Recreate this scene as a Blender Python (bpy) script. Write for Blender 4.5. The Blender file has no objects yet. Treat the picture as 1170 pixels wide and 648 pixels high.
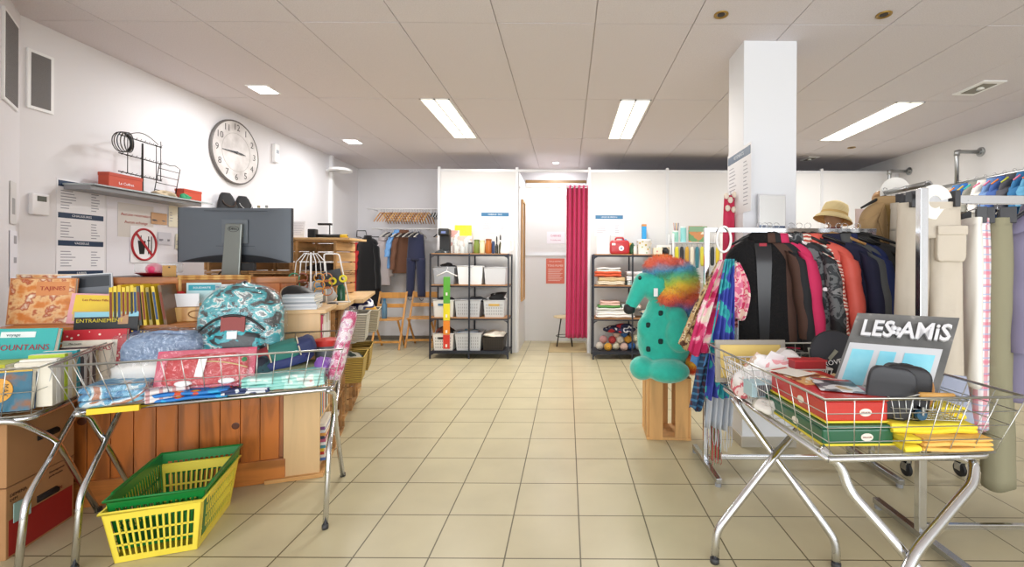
import bpy, bmesh, math, random
from mathutils import Vector, Matrix, noise as mnoise
random.seed(7)
PI = math.pi
C = bpy.context.scene.collection
sc = bpy.context.scene
# ---------------------------------------------------------------- camera, light, exposure
F, VX, VY, H, ROLL = 507.0, 648.5, 301.5, 1.293, math.radians(0.3)
cam_d = bpy.data.cameras.new('camera'); cam = bpy.data.objects.new('camera', cam_d); C.objects.link(cam)
cam_d.sensor_width = 36; cam_d.lens = F/1170*36; cam_d.clip_start = 0.05
cam_d.shift_x = -(VX-585)/1170; cam_d.shift_y = -(324-VY)/1170
cr, sr = math.cos(ROLL), math.sin(ROLL)
cam.matrix_world = Matrix(((cr, -sr, 0, 0), (0, 0, -1, 0), (sr, cr, 0, H), (0, 0, 0, 1)))
sc.camera = cam
sc.view_settings.view_transform = 'Standard'; sc.view_settings.look = 'None'
sc.view_settings.gamma = 1; sc.view_settings.use_curve_mapping = False
sc.view_settings.exposure = 0.13
sc.cycles.max_bounces = 8; sc.cycles.diffuse_bounces = 5; sc.cycles.glossy_bounces = 3
sc.cycles.transparent_max_bounces = 12; sc.cycles.transmission_bounces = 4
sc.cycles.sample_clamp_indirect = 4; sc.cycles.caustics_reflective = False; sc.cycles.caustics_refractive = False
world = bpy.data.worlds.new('daylight'); sc.world = world; world.use_nodes = True
world.node_tree.nodes['Background'].inputs[0].default_value = (0.93, 0.97, 1.0, 1)
world.node_tree.nodes['Background'].inputs[1].default_value = 1.8
def area(name, loc, rot, sx, sy, power, col=(1, 1, 1)):
    l = bpy.data.lights.new(name, 'AREA'); l.shape = 'RECTANGLE'; l.size = sx; l.size_y = sy; l.energy = power; l.color = col
    o = bpy.data.objects.new(name, l); C.objects.link(o); o.location = loc; o.rotation_euler = rot
    return o
# daylight entering by the shop windows behind the camera
area('shop_window_daylight', (0.6, -2.2, 1.45), (math.radians(90), 0, 0), 7.4, 2.5, 150, (0.96, 0.98, 1.0))
def P(px, py, Y):
    """photo pixel at depth Y -> point in the room"""
    dx, dy = px-VX, py-VY
    ex, ey = dx*cr+dy*sr, -dx*sr+dy*cr
    return Vector((ex*Y/F, Y, H-ey*Y/F))
# ---------------------------------------------------------------- materials
def lin(c):
    if isinstance(c, str): c = tuple(int(c[i:i+2], 16)/255 for i in (0, 2, 4))
    elif max(c) > 1.001: c = tuple(v/255 for v in c)
    return tuple((v/12.92 if v <= .04045 else ((v+.055)/1.055)**2.4) for v in c)+(1,)
MC = {}
def mat(col, rough=.6, metal=0, nz=0, scale=8, bump=0, emit=0, trans=0, alpha=1, coat=0, sheen=0, bscale=None):
    key = (str(col), rough, metal, nz, scale, bump, emit, trans, alpha, coat, sheen, bscale)
    if key in MC: return MC[key]
    m = bpy.data.materials.new('surface'); m.use_nodes = True; MC[key] = m
    n = m.node_tree; b = n.nodes['Principled BSDF']; c = lin(col)
    b.inputs['Base Color'].default_value = c; b.inputs['Roughness'].default_value = rough; b.inputs['Metallic'].default_value = metal
    b.inputs['Transmission Weight'].default_value = trans; b.inputs['Alpha'].default_value = alpha
    b.inputs['Coat Weight'].default_value = coat; b.inputs['Sheen Weight'].default_value = sheen
    if emit: b.inputs['Emission Color'].default_value = c; b.inputs['Emission Strength'].default_value = emit
    if nz or bump:
        tc = n.nodes.new('ShaderNodeTexCoord'); t = n.nodes.new('ShaderNodeTexNoise'); t.inputs['Scale'].default_value = scale; t.inputs['Detail'].default_value = 5
        n.links.new(tc.outputs['Object'], t.inputs['Vector'])
    if nz:
        mx = n.nodes.new('ShaderNodeMix'); mx.data_type = 'RGBA'
        mx.inputs['A'].default_value = tuple(max(0, v*(1-nz)) for v in c[:3])+(1,); mx.inputs['B'].default_value = tuple(min(1, v*(1+nz)) for v in c[:3])+(1,)
        n.links.new(t.outputs['Fac'], mx.inputs['Factor']); n.links.new(mx.outputs['Result'], b.inputs['Base Color'])
    if bump:
        t2 = t
        if bscale:
            t2 = n.nodes.new('ShaderNodeTexNoise'); t2.inputs['Scale'].default_value = bscale; n.links.new(tc.outputs['Object'], t2.inputs['Vector'])
        bp = n.nodes.new('ShaderNodeBump'); bp.inputs['Strength'].default_value = bump; bp.inputs['Distance'].default_value = .02
        n.links.new(t2.outputs['Fac'], bp.inputs['Height']); n.links.new(bp.outputs['Normal'], b.inputs['Normal'])
    return m
def ramp_mat(stops, kind='NOISE', scale=6, rough=.7, stretch=(1, 1, 1), detail=4, interp='CONSTANT', bump=0, rot=(0, 0, 0), distort=0, coat=0):
    """print or grain: a texture through a colour ramp. stops = [(pos, colour)]"""
    key = ('r', str(stops), kind, scale, rough, stretch, detail, interp, bump, rot, distort, coat)
    if key in MC: return MC[key]
    m = bpy.data.materials.new('pattern'); m.use_nodes = True; MC[key] = m
    n = m.node_tree; b = n.nodes['Principled BSDF']; b.inputs['Roughness'].default_value = rough; b.inputs['Coat Weight'].default_value = coat
    tc = n.nodes.new('ShaderNodeTexCoord'); mp = n.nodes.new('ShaderNodeMapping'); mp.inputs['Scale'].default_value = stretch; mp.inputs['Rotation'].default_value = rot
    n.links.new(tc.outputs['Object'], mp.inputs['Vector'])
    if kind == 'NOISE':
        t = n.nodes.new('ShaderNodeTexNoise'); t.inputs['Scale'].default_value = scale; t.inputs['Detail'].default_value = detail; t.inputs['Distortion'].default_value = distort; o = t.outputs['Fac']
    elif kind == 'VOR':
        t = n.nodes.new('ShaderNodeTexVoronoi'); t.inputs['Scale'].default_value = scale; o = t.outputs['Distance']
    elif kind == 'CELL':
        t = n.nodes.new('ShaderNodeTexVoronoi'); t.inputs['Scale'].default_value = scale; s = n.nodes.new('ShaderNodeSeparateColor'); n.links.new(t.outputs['Color'], s.inputs[0]); o = s.outputs[0]
    elif kind == 'GRAD':
        t = n.nodes.new('ShaderNodeSeparateXYZ'); o = t.outputs['Z']
    else:
        t = n.nodes.new('ShaderNodeTexWave'); t.wave_type = 'BANDS'; t.bands_direction = kind[-1]; t.inputs['Scale'].default_value = scale; t.inputs['Distortion'].default_value = distort; t.inputs['Detail'].default_value = 2; o = t.outputs['Fac']
    n.links.new(mp.outputs['Vector'], t.inputs[0])
    r = n.nodes.new('ShaderNodeValToRGB'); r.color_ramp.interpolation = interp
    el = r.color_ramp.elements
    while len(el) > 1: el.remove(el[0])
    el[0].position = stops[0][0]; el[0].color = lin(stops[0][1])
    for p, c in stops[1:]: e = el.new(p); e.color = lin(c)
    n.links.new(o, r.inputs['Fac']); n.links.new(r.outputs['Color'], b.inputs['Base Color'])
    if bump:
        bp = n.nodes.new('ShaderNodeBump'); bp.inputs['Strength'].default_value = bump; bp.inputs['Distance'].default_value = .01
        n.links.new(o, bp.inputs['Height']); n.links.new(bp.outputs['Normal'], b.inputs['Normal'])
    return m
def wood(base='c98f55', dark=.72, axis='z', scale=3, rough=.5, coat=0.1):
    c = lin(base)[:3]; st = {'x': (.12, 1, 1), 'y': (1, .12, 1), 'z': (1, 1, .12)}[axis]
    def sc_(k): return tuple(min(1, (x*k)**(1/2.2)) for x in c)
    return ramp_mat([(0.25, sc_(dark*.75)), (.42, sc_(dark)), (.55, sc_(1)), (.75, sc_(1.12))], 'NOISE', scale*5, rough, st, 5, 'LINEAR', .1, distort=.8, coat=coat)
def plaid(base, stripes, s=30, rough=.8):
    m = bpy.data.materials.new('plaid'); m.use_nodes = True; n = m.node_tree; b = n.nodes['Principled BSDF']; b.inputs['Roughness'].default_value = rough
    tc = n.nodes.new('ShaderNodeTexCoord'); prev = None
    for (ax, col, sc_, th) in stripes:
        w = n.nodes.new('ShaderNodeTexWave'); w.bands_direction = ax; w.inputs['Scale'].default_value = sc_; n.links.new(tc.outputs['Object'], w.inputs['Vector'])
        g = n.nodes.new('ShaderNodeMath'); g.operation = 'GREATER_THAN'; g.inputs[1].default_value = th; n.links.new(w.outputs['Fac'], g.inputs[0])
        k = n.nodes.new('ShaderNodeMath'); k.operation = 'MULTIPLY'; k.inputs[1].default_value = .6; n.links.new(g.outputs[0], k.inputs[0])
        x = n.nodes.new('ShaderNodeMix'); x.data_type = 'RGBA'; n.links.new(k.outputs[0], x.inputs['Factor']); x.inputs['B'].default_value = lin(col)
        if prev: n.links.new(prev, x.inputs['A'])
        else: x.inputs['A'].default_value = lin(base)
        prev = x.outputs['Result']
    n.links.new(prev, b.inputs['Base Color']); return m
CHROME = mat('d8dade', .12, 1); CHROMED = mat('b8babd', .22, 1); WIRE = mat('c9cac6', .3, 1); GALV = mat('a9abab', .38, 1)
WHITEP = mat('f4f4f4', .4); BLACKP = mat('17181a', .45); DARKM = mat('2d2f36', .45, .3); PAPER = mat('f3f2f4', .7); IVORY = mat('efe9d8', .6)
def film():
    m = bpy.data.materials.new('clear_film'); m.use_nodes = True; n = m.node_tree; n.nodes.clear()
    o = n.nodes.new('ShaderNodeOutputMaterial'); t = n.nodes.new('ShaderNodeBsdfTransparent'); g = n.nodes.new('ShaderNodeBsdfGlossy'); g.inputs['Roughness'].default_value = .12
    d = n.nodes.new('ShaderNodeBsdfDiffuse'); d.inputs[0].default_value = (.9, .9, .92, 1); a = n.nodes.new('ShaderNodeAddShader')
    tx = n.nodes.new('ShaderNodeTexNoise'); tx.inputs['Scale'].default_value = 14; tx.inputs['Distortion'].default_value = 2; tc = n.nodes.new('ShaderNodeTexCoord'); n.links.new(tc.outputs['Object'], tx.inputs[0])
    bp = n.nodes.new('ShaderNodeBump'); bp.inputs['Strength'].default_value = .9; bp.inputs['Distance'].default_value = .03; n.links.new(tx.outputs['Fac'], bp.inputs['Height']); n.links.new(bp.outputs[0], g.inputs['Normal'])
    x1 = n.nodes.new('ShaderNodeMixShader'); x1.inputs[0].default_value = .22; n.links.new(g.outputs[0], x1.inputs[1]); n.links.new(d.outputs[0], x1.inputs[2])
    x = n.nodes.new('ShaderNodeMixShader'); x.inputs[0].default_value = .12; n.links.new(t.outputs[0], x.inputs[1]); n.links.new(x1.outputs[0], x.inputs[2]); n.links.new(x.outputs[0], o.inputs[0])
    return m
FILM = film()
GLASS = mat('eef4f2', .05, 0, alpha=.28)
# ---------------------------------------------------------------- mesh builder
def rotz(a): return Matrix.Rotation(a, 4, 'Z')
def T(x, y, z, rz=0, rx=0, ry=0, s=None):
    m = Matrix.Translation((x, y, z)) @ Matrix.Rotation(rz, 4, 'Z') @ Matrix.Rotation(ry, 4, 'Y') @ Matrix.Rotation(rx, 4, 'X')
    return m @ Matrix.Diagonal((*s, 1)) if s else m
class MB:
    def __init__(s, M=None): s.v = []; s.f = []; s.M = M or Matrix()
    def add(s, vs, fs, M=None):
        m = s.M @ M if M is not None else s.M; k = len(s.v)
        s.v += [m @ Vector(p) for p in vs]; s.f += [tuple(i+k for i in f) for f in fs]; return s
    def box(s, c, d, M=None, taper=1, ty=None):
        x, y, z = (k/2 for k in d); t = taper; t2 = taper if ty is None else ty
        vs = [(-x*t, -y*t2, -z), (x*t, -y*t2, -z), (x*t, y*t2, -z), (-x*t, y*t2, -z), (-x, -y, z), (x, -y, z), (x, y, z), (-x, y, z)]
        vs = [(a+c[0], b+c[1], q+c[2]) for a, b, q in vs]
        return s.add(vs, [(3, 2, 1, 0), (4, 5, 6, 7), (0, 1, 5, 4), (1, 2, 6, 5), (2, 3, 7, 6), (3, 0, 4, 7)], M)
    def b2(s, x0, x1, y0, y1, z0, z1, M=None): return s.box(((x0+x1)/2, (y0+y1)/2, (z0+z1)/2), (x1-x0, y1-y0, z1-z0), M)
    def tube(s, pts, r, n=8, closed=False, M=None, rs=None):
        pts = [Vector(p) for p in pts]; N = len(pts); vs = []; fs = []; up = None
        for i, p in enumerate(pts):
            a = pts[i-1] if (i > 0 or closed) else p; b = pts[(i+1) % N] if (i < N-1 or closed) else p
            d = (b-a).normalized() if (b-a).length > 1e-9 else Vector((0, 0, 1))
            if up is None: up = d.orthogonal().normalized()
            up = (up-d*up.dot(d)); up = up.normalized() if up.length > 1e-6 else d.orthogonal().normalized()
            w = d.cross(up); rr = rs[i] if rs else r
            vs += [p+(up*math.cos(2*PI*k/n)+w*math.sin(2*PI*k/n))*rr for k in range(n)]
        for i in range(N if closed else N-1):
            j = (i+1) % N
            fs += [(i*n+k, i*n+(k+1) % n, j*n+(k+1) % n, j*n+k) for k in range(n)]
        if not closed: fs += [tuple(range(n))[::-1], tuple((N-1)*n+k for k in range(n))]
        return s.add(vs, fs, M)
    def lathe(s, prof, n=24, M=None, cap=True):
        vs = [(r*math.cos(2*PI*k/n), r*math.sin(2*PI*k/n), z) for r, z in prof for k in range(n)]
        fs = [(i*n+k, i*n+(k+1) % n, (i+1)*n+(k+1) % n, (i+1)*n+k) for i in range(len(prof)-1) for k in range(n)]
        if cap: fs += [tuple(range(n))[::-1], tuple((len(prof)-1)*n+k for k in range(n))]
        return s.add(vs, fs, M)
    def ell(s, c, r, n=16, M=None, R=None):
        vs = []; fs = []; m = n//2
        for i in range(m+1):
            th = PI*i/m
            for k in range(n): vs.append((r[0]*math.sin(th)*math.cos(2*PI*k/n), r[1]*math.sin(th)*math.sin(2*PI*k/n), r[2]*math.cos(th)))
        for i in range(m): fs += [(i*n+k, (i+1)*n+k, (i+1)*n+(k+1) % n, i*n+(k+1) % n) for k in range(n)]
        mm = Matrix.Translation(c) @ (R or Matrix())
        return s.add(vs, fs, M @ mm if M is not None else mm)
    def prism(s, poly, y0, y1, M=None):
        """poly in x,z ; extruded along y"""
        n = len(poly); vs = [(x, y0, z) for x, z in poly]+[(x, y1, z) for x, z in poly]
        return s.add(vs, [tuple(range(n)), tuple(range(2*n-1, n-1, -1))]+[(i, i+n, (i+1) % n+n, (i+1) % n) for i in range(n)], M)
    def grid(s, fn, nu, nv, M=None, closeu=False):
        vs = [fn(i/(nu if closeu else nu-1), j/(nv-1)) for j in range(nv) for i in range(nu)]
        fs = [(j*nu+i, j*nu+(i+1) % nu, (j+1)*nu+(i+1) % nu, (j+1)*nu+i) for j in range(nv-1) for i in range(nu if closeu else nu-1)]
        return s.add(vs, fs, M)
    def build(s, name, m, parent=None, smooth=False, bevel=0, solid=0, sub=0, loc=None, rz=0, ang=None):
        me = bpy.data.meshes.new(name); me.from_pydata([tuple(v) for v in s.v], [], s.f)
        bm = bmesh.new(); bm.from_mesh(me); bmesh.ops.recalc_face_normals(bm, faces=bm.faces); bm.to_mesh(me); bm.free()
        me.materials.append(m)
        if smooth:
            for p in me.polygons: p.use_smooth = True
            if ang is not None or smooth == 'auto':
                try: me.set_sharp_from_angle(angle=math.radians(ang or 40))
                except Exception: pass
        o = bpy.data.objects.new(name, me); C.objects.link(o); o.parent = parent
        if loc is not None: o.location = loc
        o.rotation_euler.z = rz
        if solid: q = o.modifiers.new('s', 'SOLIDIFY'); q.thickness = solid; q.offset = 0
        if bevel: q = o.modifiers.new('b', 'BEVEL'); q.width = bevel; q.segments = 2; q.limit_method = 'ANGLE'
        if sub: q = o.modifiers.new('u', 'SUBSURF'); q.levels = sub; q.render_levels = sub
        return o
def tag(o, label=None, cat=None, group=None, kind=None):
    if label: o['label'] = label
    if cat: o['category'] = cat
    if group: o['group'] = group
    if kind: o['kind'] = kind
    return o
def thing(name, label, cat, loc=(0, 0, 0), rz=0, group=None, tilt=None):
    o = bpy.data.objects.new(name, None); C.objects.link(o); o.location = loc; o.rotation_euler.z = rz; o.empty_display_size = .05
    if tilt: o.rotation_euler = tilt
    return tag(o, label, cat, group)
def struct(mb, name, m, **k): return tag(mb.build(name, m, **k), kind='structure')
def text(body, size, m, parent, M, name='lettering', depth=.0006, align='CENTER', italic=0, sx=1, space=1, bold=0):
    """raised or printed lettering as mesh, lies in the local xz plane facing -y"""
    cu = bpy.data.curves.new('t', 'FONT'); cu.body = body; cu.size = size; cu.align_x = align; cu.align_y = 'CENTER'; cu.extrude = depth; cu.resolution_u = 2; cu.shear = italic; cu.space_character = space; cu.offset = bold
    t = bpy.data.objects.new('t', cu); C.objects.link(t)
    me = bpy.data.meshes.new_from_object(t.evaluated_get(bpy.context.evaluated_depsgraph_get())); bpy.data.objects.remove(t)
    me.transform(M @ Matrix.Rotation(PI/2, 4, 'X') @ Matrix.Diagonal((sx, 1, 1, 1))); me.materials.clear(); me.materials.append(m)
    o = bpy.data.objects.new(name, me); C.objects.link(o); o.parent = parent; return o
def dup(root, loc, rz=0, label=None, group=None):
    r = root.copy(); C.objects.link(r); r.location = loc; r.rotation_euler.z = rz
    if label: r['label'] = label
    if group: r['group'] = group
    for ch in list(root.children):
        c = ch.copy(); C.objects.link(c); c.parent = r
        for g in list(ch.children):
            d = g.copy(); C.objects.link(d); d.parent = c
    return r
# ---------------------------------------------------------------- the room
XL, XR, YB, YF, ZC = -3.535, 4.8, 7.47, -2.4, 2.88
def floor_mat():
    m = bpy.data.materials.new('floor_tiles'); m.use_nodes = True; n = m.node_tree; b = n.nodes['Principled BSDF']
    tc = n.nodes.new('ShaderNodeTexCoord'); mp = n.nodes.new('ShaderNodeMapping'); mp.inputs['Location'].default_value = (-.0635+5*.333, -1.945+9*.333, 0)
    n.links.new(tc.outputs['Object'], mp.inputs['Vector'])
    br = n.nodes.new('ShaderNodeTexBrick'); br.offset = 0; br.squash = 1
    for k, v in (('Scale', 1), ('Brick Width', .333), ('Row Height', .333), ('Mortar Size', .0035), ('Mortar Smooth', .1), ('Bias', 0)): br.inputs[k].default_value = v
    br.inputs['Color1'].default_value = lin('cfc5a2'); br.inputs['Color2'].default_value = lin('cabf9c'); br.inputs['Mortar'].default_value = lin('6b6247')
    n.links.new(mp.outputs['Vector'], br.inputs['Vector'])
    no = n.nodes.new('ShaderNodeTexNoise'); no.inputs['Scale'].default_value = 3; no.inputs['Detail'].default_value = 6; n.links.new(tc.outputs['Object'], no.inputs['Vector'])
    mx = n.nodes.new('ShaderNodeMix'); mx.data_type = 'RGBA'; mx.blend_type = 'MULTIPLY'; mx.inputs['Factor'].default_value = .25
    n.links.new(br.outputs['Color'], mx.inputs['A']); n.links.new(no.outputs['Fac'], mx.inputs['B']); n.links.new(mx.outputs['Result'], b.inputs['Base Color'])
    b.inputs['Roughness'].default_value = .34; b.inputs['Specular IOR Level'].default_value = .45
    bp = n.nodes.new('ShaderNodeBump'); bp.invert = True; bp.inputs['Strength'].default_value = .5; bp.inputs['Distance'].default_value = .002; n.links.new(br.outputs['Fac'], bp.inputs['Height']); n.links.new(bp.outputs[0], b.inputs['Normal'])
    return m
struct(MB().b2(XL-.1, XR+.1, YF-.1, YB+.1, -.1, 0), 'floor', floor_mat())
WALLM = mat('e6e4e6', .75, nz=.015, scale=3); WALLR = mat('dcdad8', .75, nz=.015, scale=3)
struct(MB().b2(XL-.1, XL, 2.86, YB+.1, 0, ZC), 'wall_left', WALLM)
struct(MB().b2(XL-.1, XR+.1, YB, YB+.1, 0, ZC), 'wall_back', mat('dddcdf', .75, nz=.015, scale=3))
struct(MB().b2(XR, XR+.1, YF-.1, YB+.1, 0, ZC), 'wall_right', WALLR)
# chamfered corner wall at the front left and the front wall with its shop windows
ca = Vector((XL, 2.86, 0)); cb = Vector((XL+.62, 2.15, 0)); d = (cb-ca).normalized(); L = (cb-ca).length
CW = T(ca.x, ca.y, 0, math.atan2(d.y, d.x))
struct(MB(CW).b2(-.05, L, -.1, 0, 0, ZC), 'wall_front_left', WALLM)
struct(MB().b2(cb.x-.1, cb.x, YF-.1, 2.2, 0, ZC), 'wall_side', WALLM)
fw = MB()
fw.b2(cb.x-.1, XR, YF-.1, YF, 0, .25); fw.b2(cb.x-.1, XR, YF-.1, YF, 2.7, ZC)
for x in (cb.x-.05, -.2, 2.2, XR-.05): fw.b2(x-.06, x+.06, YF-.1, YF, .25, 2.7)
struct(fw, 'wall_front', mat('8d9094', .5))
# suspended ceiling: tiles with their own thickness on a grid
xs = [-1.77+.648*k for k in range(-3, 12)]; ys = [2.93+1.35*k for k in range(-4, 5)]
CEIL = ramp_mat([(.35, 'd3cdd0'), (.65, 'ddd7da')], 'NOISE', 160, .9, detail=2, interp='LINEAR', bump=.15)
cm = MB(); cm.b2(XL-.1, XR+.1, YF-.1, YB+.1, ZC+.012, ZC+.1)
for i in range(len(xs)-1):
    for j in range(len(ys)-1):
        x0, x1, y0, y1 = max(xs[i]+.0035, XL-.05), min(xs[i+1]-.0035, XR+.05), max(ys[j]+.003, YF), min(ys[j+1]-.003, YB+.05)
        if x1-x0 > .02 and y1-y0 > .02:
            z = ZC+random.uniform(0, .0025)
            cm.b2(x0, x1, y0, y1, z, ZC+.012)
struct(cm, 'ceiling', CEIL)
# skirting
SK = mat('6d675e', .4)
struct(MB().b2(XL, XR, YB-.012, YB, 0, .07), 'baseboard_back', SK)
struct(MB().b2(XL, XL+.012, 2.95, YB, 0, .07), 'baseboard_left', SK)
struct(MB().b2(XR-.012, XR, YF, YB, 0, .07), 'baseboard_right', SK)
# pillar with a tiled foot
PX0, PX1, PY0, PY1 = 1.243, 1.62, 3.147, 3.44
struct(MB().b2(PX0, PX1, PY0, PY1, 0, ZC+.005), 'pillar', mat('e3e5e9', .6), bevel=.004)
struct(MB().b2(PX0-.008, PX1+.008, PY0-.008, PY1+.008, 0, .075), 'trim_1', mat('b9b3a6', .35), bevel=.002)
# partition of white panels: posts, top rail, cubicle walls
PW = mat('dfdedd', .55); ALU = mat('dfe0e2', .35, .2)
PY, PZ = 6.43, 2.66
struct(MB().b2(-1.87, -.742, PY+.006, PY+.034, 0, PZ-.03), 'wall_partition_left', PW)
struct(MB().b2(.31, XR, PY+.006, PY+.034, 0, PZ-.03), 'wall_partition_right', PW)
struct(MB().b2(-.742, -.71, PY+.04, YB, 0, PZ-.03), 'wall_cubicle_left', PW)
struct(MB().b2(.31, .34, PY+.04, YB, 0, PZ-.03), 'wall_cubicle_right', PW)
struct(MB().b2(-.71, .31, YB-.04, YB-.013, 0, 2.62), 'wall_cubicle_back', PW)
tr = MB(); tr.b2(-1.89, XR, PY, PY+.04, PZ-.035, PZ)
for x in (-1.87, -.742, .31, 1.44, 2.56, 3.68, 4.77): tr.b2(x-.018, x+.018, PY-.004, PY+.044, 0, PZ+.03)
struct(tr, 'trim_2', ALU)
struct(MB().b2(-.71, .31, YB-.055, YB-.04, 1.43, 1.48).b2(-.70, .30, YB-.055, YB-.04, 2.6, 2.64), 'trim_3', ALU)
struct(MB().b2(-.71, .31, YB-.06, YB-.013, 2.645, 2.69), 'trim_4', wood('8f6b3c', axis='x'))
struct(MB().b2(XL-.0, XL+.05, 6.56, 6.61, .0, ZC), 'trim_5', mat('f0f0f0', .4))
# ---------------------------------------------------------------- things on the ceiling
EM = mat((1, .985, .92), .5, emit=3.2)
def strip_light(x0, x1, y0, y1, label):
    t = thing('ceiling_light', label, 'ceiling light', ((x0+x1)/2, (y0+y1)/2, ZC), group='recessed fluorescent strips')
    w, l = (x1-x0)/2, (y1-y0)/2
    f = MB(); f.b2(-w, -w+.012, -l, l, -.008, .004).b2(w-.012, w, -l, l, -.008, .004).b2(-w, w, -l, -l+.012, -.008, .004).b2(-w, w, l-.012, l, -.008, .004).b2(-.008, .008, -l, l, -.008, .004)
    f.build('frame', WHITEP, t)
    MB().b2(-w+.012, w-.012, -l+.012, l-.012, -.002, .003).build('diffuser', EM, t)
    g = MB()
    for k in range(26): y = -l+.03+k*(2*l-.06)/25; g.b2(-w+.012, -.008, y-.002, y+.002, -.007, -.003).b2(.008, w-.012, y-.002, y+.002, -.007, -.003)
    g.build('louver', mat('dedcd2', .3, .5), t)
    area('lamp_glow', (0, 0, -.03), (0, 0, 0), 2*w, 2*l, 36, (1, .975, .94)).parent = t
strip_light(-1.44, -1.15, 4.28, 5.61, 'fluorescent strip light in the ceiling left of the middle aisle, left of the other two')
strip_light(.50, .80, 4.28, 5.61, 'fluorescent strip light in the ceiling above the aisle, nearest left of the pillar')
strip_light(3.18, 3.46, 4.30, 5.64, 'fluorescent strip light in the ceiling to the right of the pillar')
def spot_square(px, py, label):
    Y = F*(ZC-H)/(VY-py); p = P(px, py, Y); t = thing('downlight', label, 'spotlight', (p.x, p.y, ZC))
    MB().b2(-.1, .1, -.1, .1, -.006, .004).build('frame', WHITEP, t, bevel=.002)
    MB().b2(-.082, .082, -.082, .082, -.009, -.005).build('diffuser', mat((.97, .97, 1), .5, emit=6), t)
    area('lamp_glow', (0, 0, -.02), (0, 0, 0), .16, .16, 14, (.97, .98, 1)).parent = t
spot_square(301, 104, 'square lit downlight in the ceiling near the wall clock')
spot_square(403, 163, 'square lit downlight in the ceiling beyond the clock, smaller in view')
def spot_round(px, py, label, lit=False, r=.045):
    Y = F*(ZC-H)/(VY-py); p = P(px, py, Y); t = thing('downlight', label, 'spotlight', (p.x, p.y, ZC))
    if lit:
        MB().lathe([(r, .004), (r, -.004), (r*.8, -.006)], 20).build('ring', WHITEP, t, True); MB().lathe([(r*.78, .0), (r*.78, -.0075)], 20).build('diffuser', mat((.97, .97, 1), .5, emit=6), t); area('lamp_glow', (0, 0, -.02), (0, 0, 0), .08, .08, 14, (.97, .98, 1)).parent = t
    else:
        MB().lathe([(r, .006), (r, -.004), (r*.8, -.006), (r*.55, .004)], 20).build('ring', mat('a58542', .35, .7), t, True)
        MB().lathe([(r*.52, .006), (r*.52, -.002)], 20).build('lens', mat('2a2420', .5), t)
spot_round(824, 16, 'old brass round downlight above and left of the pillar')
spot_round(1010, 15, 'old brass round downlight above and right of the pillar')
spot_round(635, 186, 'small lit round downlight above the changing cubicle', True, .06)
spot_round(973, 167, 'small dark round downlight beyond the right strip light', False, .05)
def emer(px, py, label, s=1):
    Y = F*(ZC-H)/(VY-py); p = P(px, py, Y); t = thing('emergency_light', label, 'emergency light', (p.x, p.y, ZC), .0)
    MB().b2(-.1*s, .1*s, -.16*s, .16*s, -.008, .004).build('frame', WHITEP, t, bevel=.003)
    MB().b2(-.06*s, .06*s, -.11*s, .11*s, -.012, -.006).build('recess', mat('7b7666', .4), t)
    MB().lathe([(.02, 0), (.03, -.02)], 12, T(-.02, -.04, -.01)).build('bulb', mat('f0f0ea', .2), t, True)
emer(1118, 98, 'recessed emergency light with a grey lens in the ceiling at the right')
emer(925, 180, 'small recessed emergency light in the ceiling just right of the pillar', .8)
# ================================================================ builders
def box_part(name, m, parent, x0, x1, y0, y1, z0, z1, bevel=.0, M=None):
    return MB(M).b2(x0, x1, y0, y1, z0, z1).build(name, m, parent, bevel=bevel)
PAGE = ramp_mat([(.3, 'e9e4d4'), (.6, 'f6f2e6')], 'WAVEZ', 60, .8, interp='LINEAR')
def book(label, w, h, t, col, loc, rz=0, rx=0, ry=0, art=(), txt=(), group=None, soft=False, m=None, name='book', cat='book'):
    """upright book, cover towards local -y, spine at x=-w/2, foot at z=0"""
    b = thing(name, label, cat, loc, group=group); b.rotation_euler = (rx, ry, rz)
    c = m or mat(col, .35, nz=.04)
    e = .001 if soft else .0025
    cv = MB(); cv.b2(-w/2, w/2, 0, e, 0, h).b2(-w/2, w/2, t-e, t, 0, h).b2(-w/2, -w/2+e, e, t-e, 0, h)
    cv.build('cover', c, b); MB().b2(-w/2+e, w/2-.003, e, t-e, .003, h-.003).build('pages', PAGE, b)
    for k, (x0, x1, z0, z1, cc) in enumerate(art):
        MB().b2(x0*w-w/2, x1*w-w/2, -.0006-.0003*k, .0002, z0*h, z1*h).build('cover_picture', cc if not isinstance(cc, (str, tuple)) else mat(cc, .35, nz=.08, scale=20), b)
    for s, sz, x, z, cc, *r in txt:
        M = T(x*w-w/2, -.0022, z*h) @ (Matrix.Rotation(r[0], 4, 'Y') if r else Matrix())
        text(s, sz, mat(cc, .5), b, M, 'title', .0004)
    return b
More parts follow.
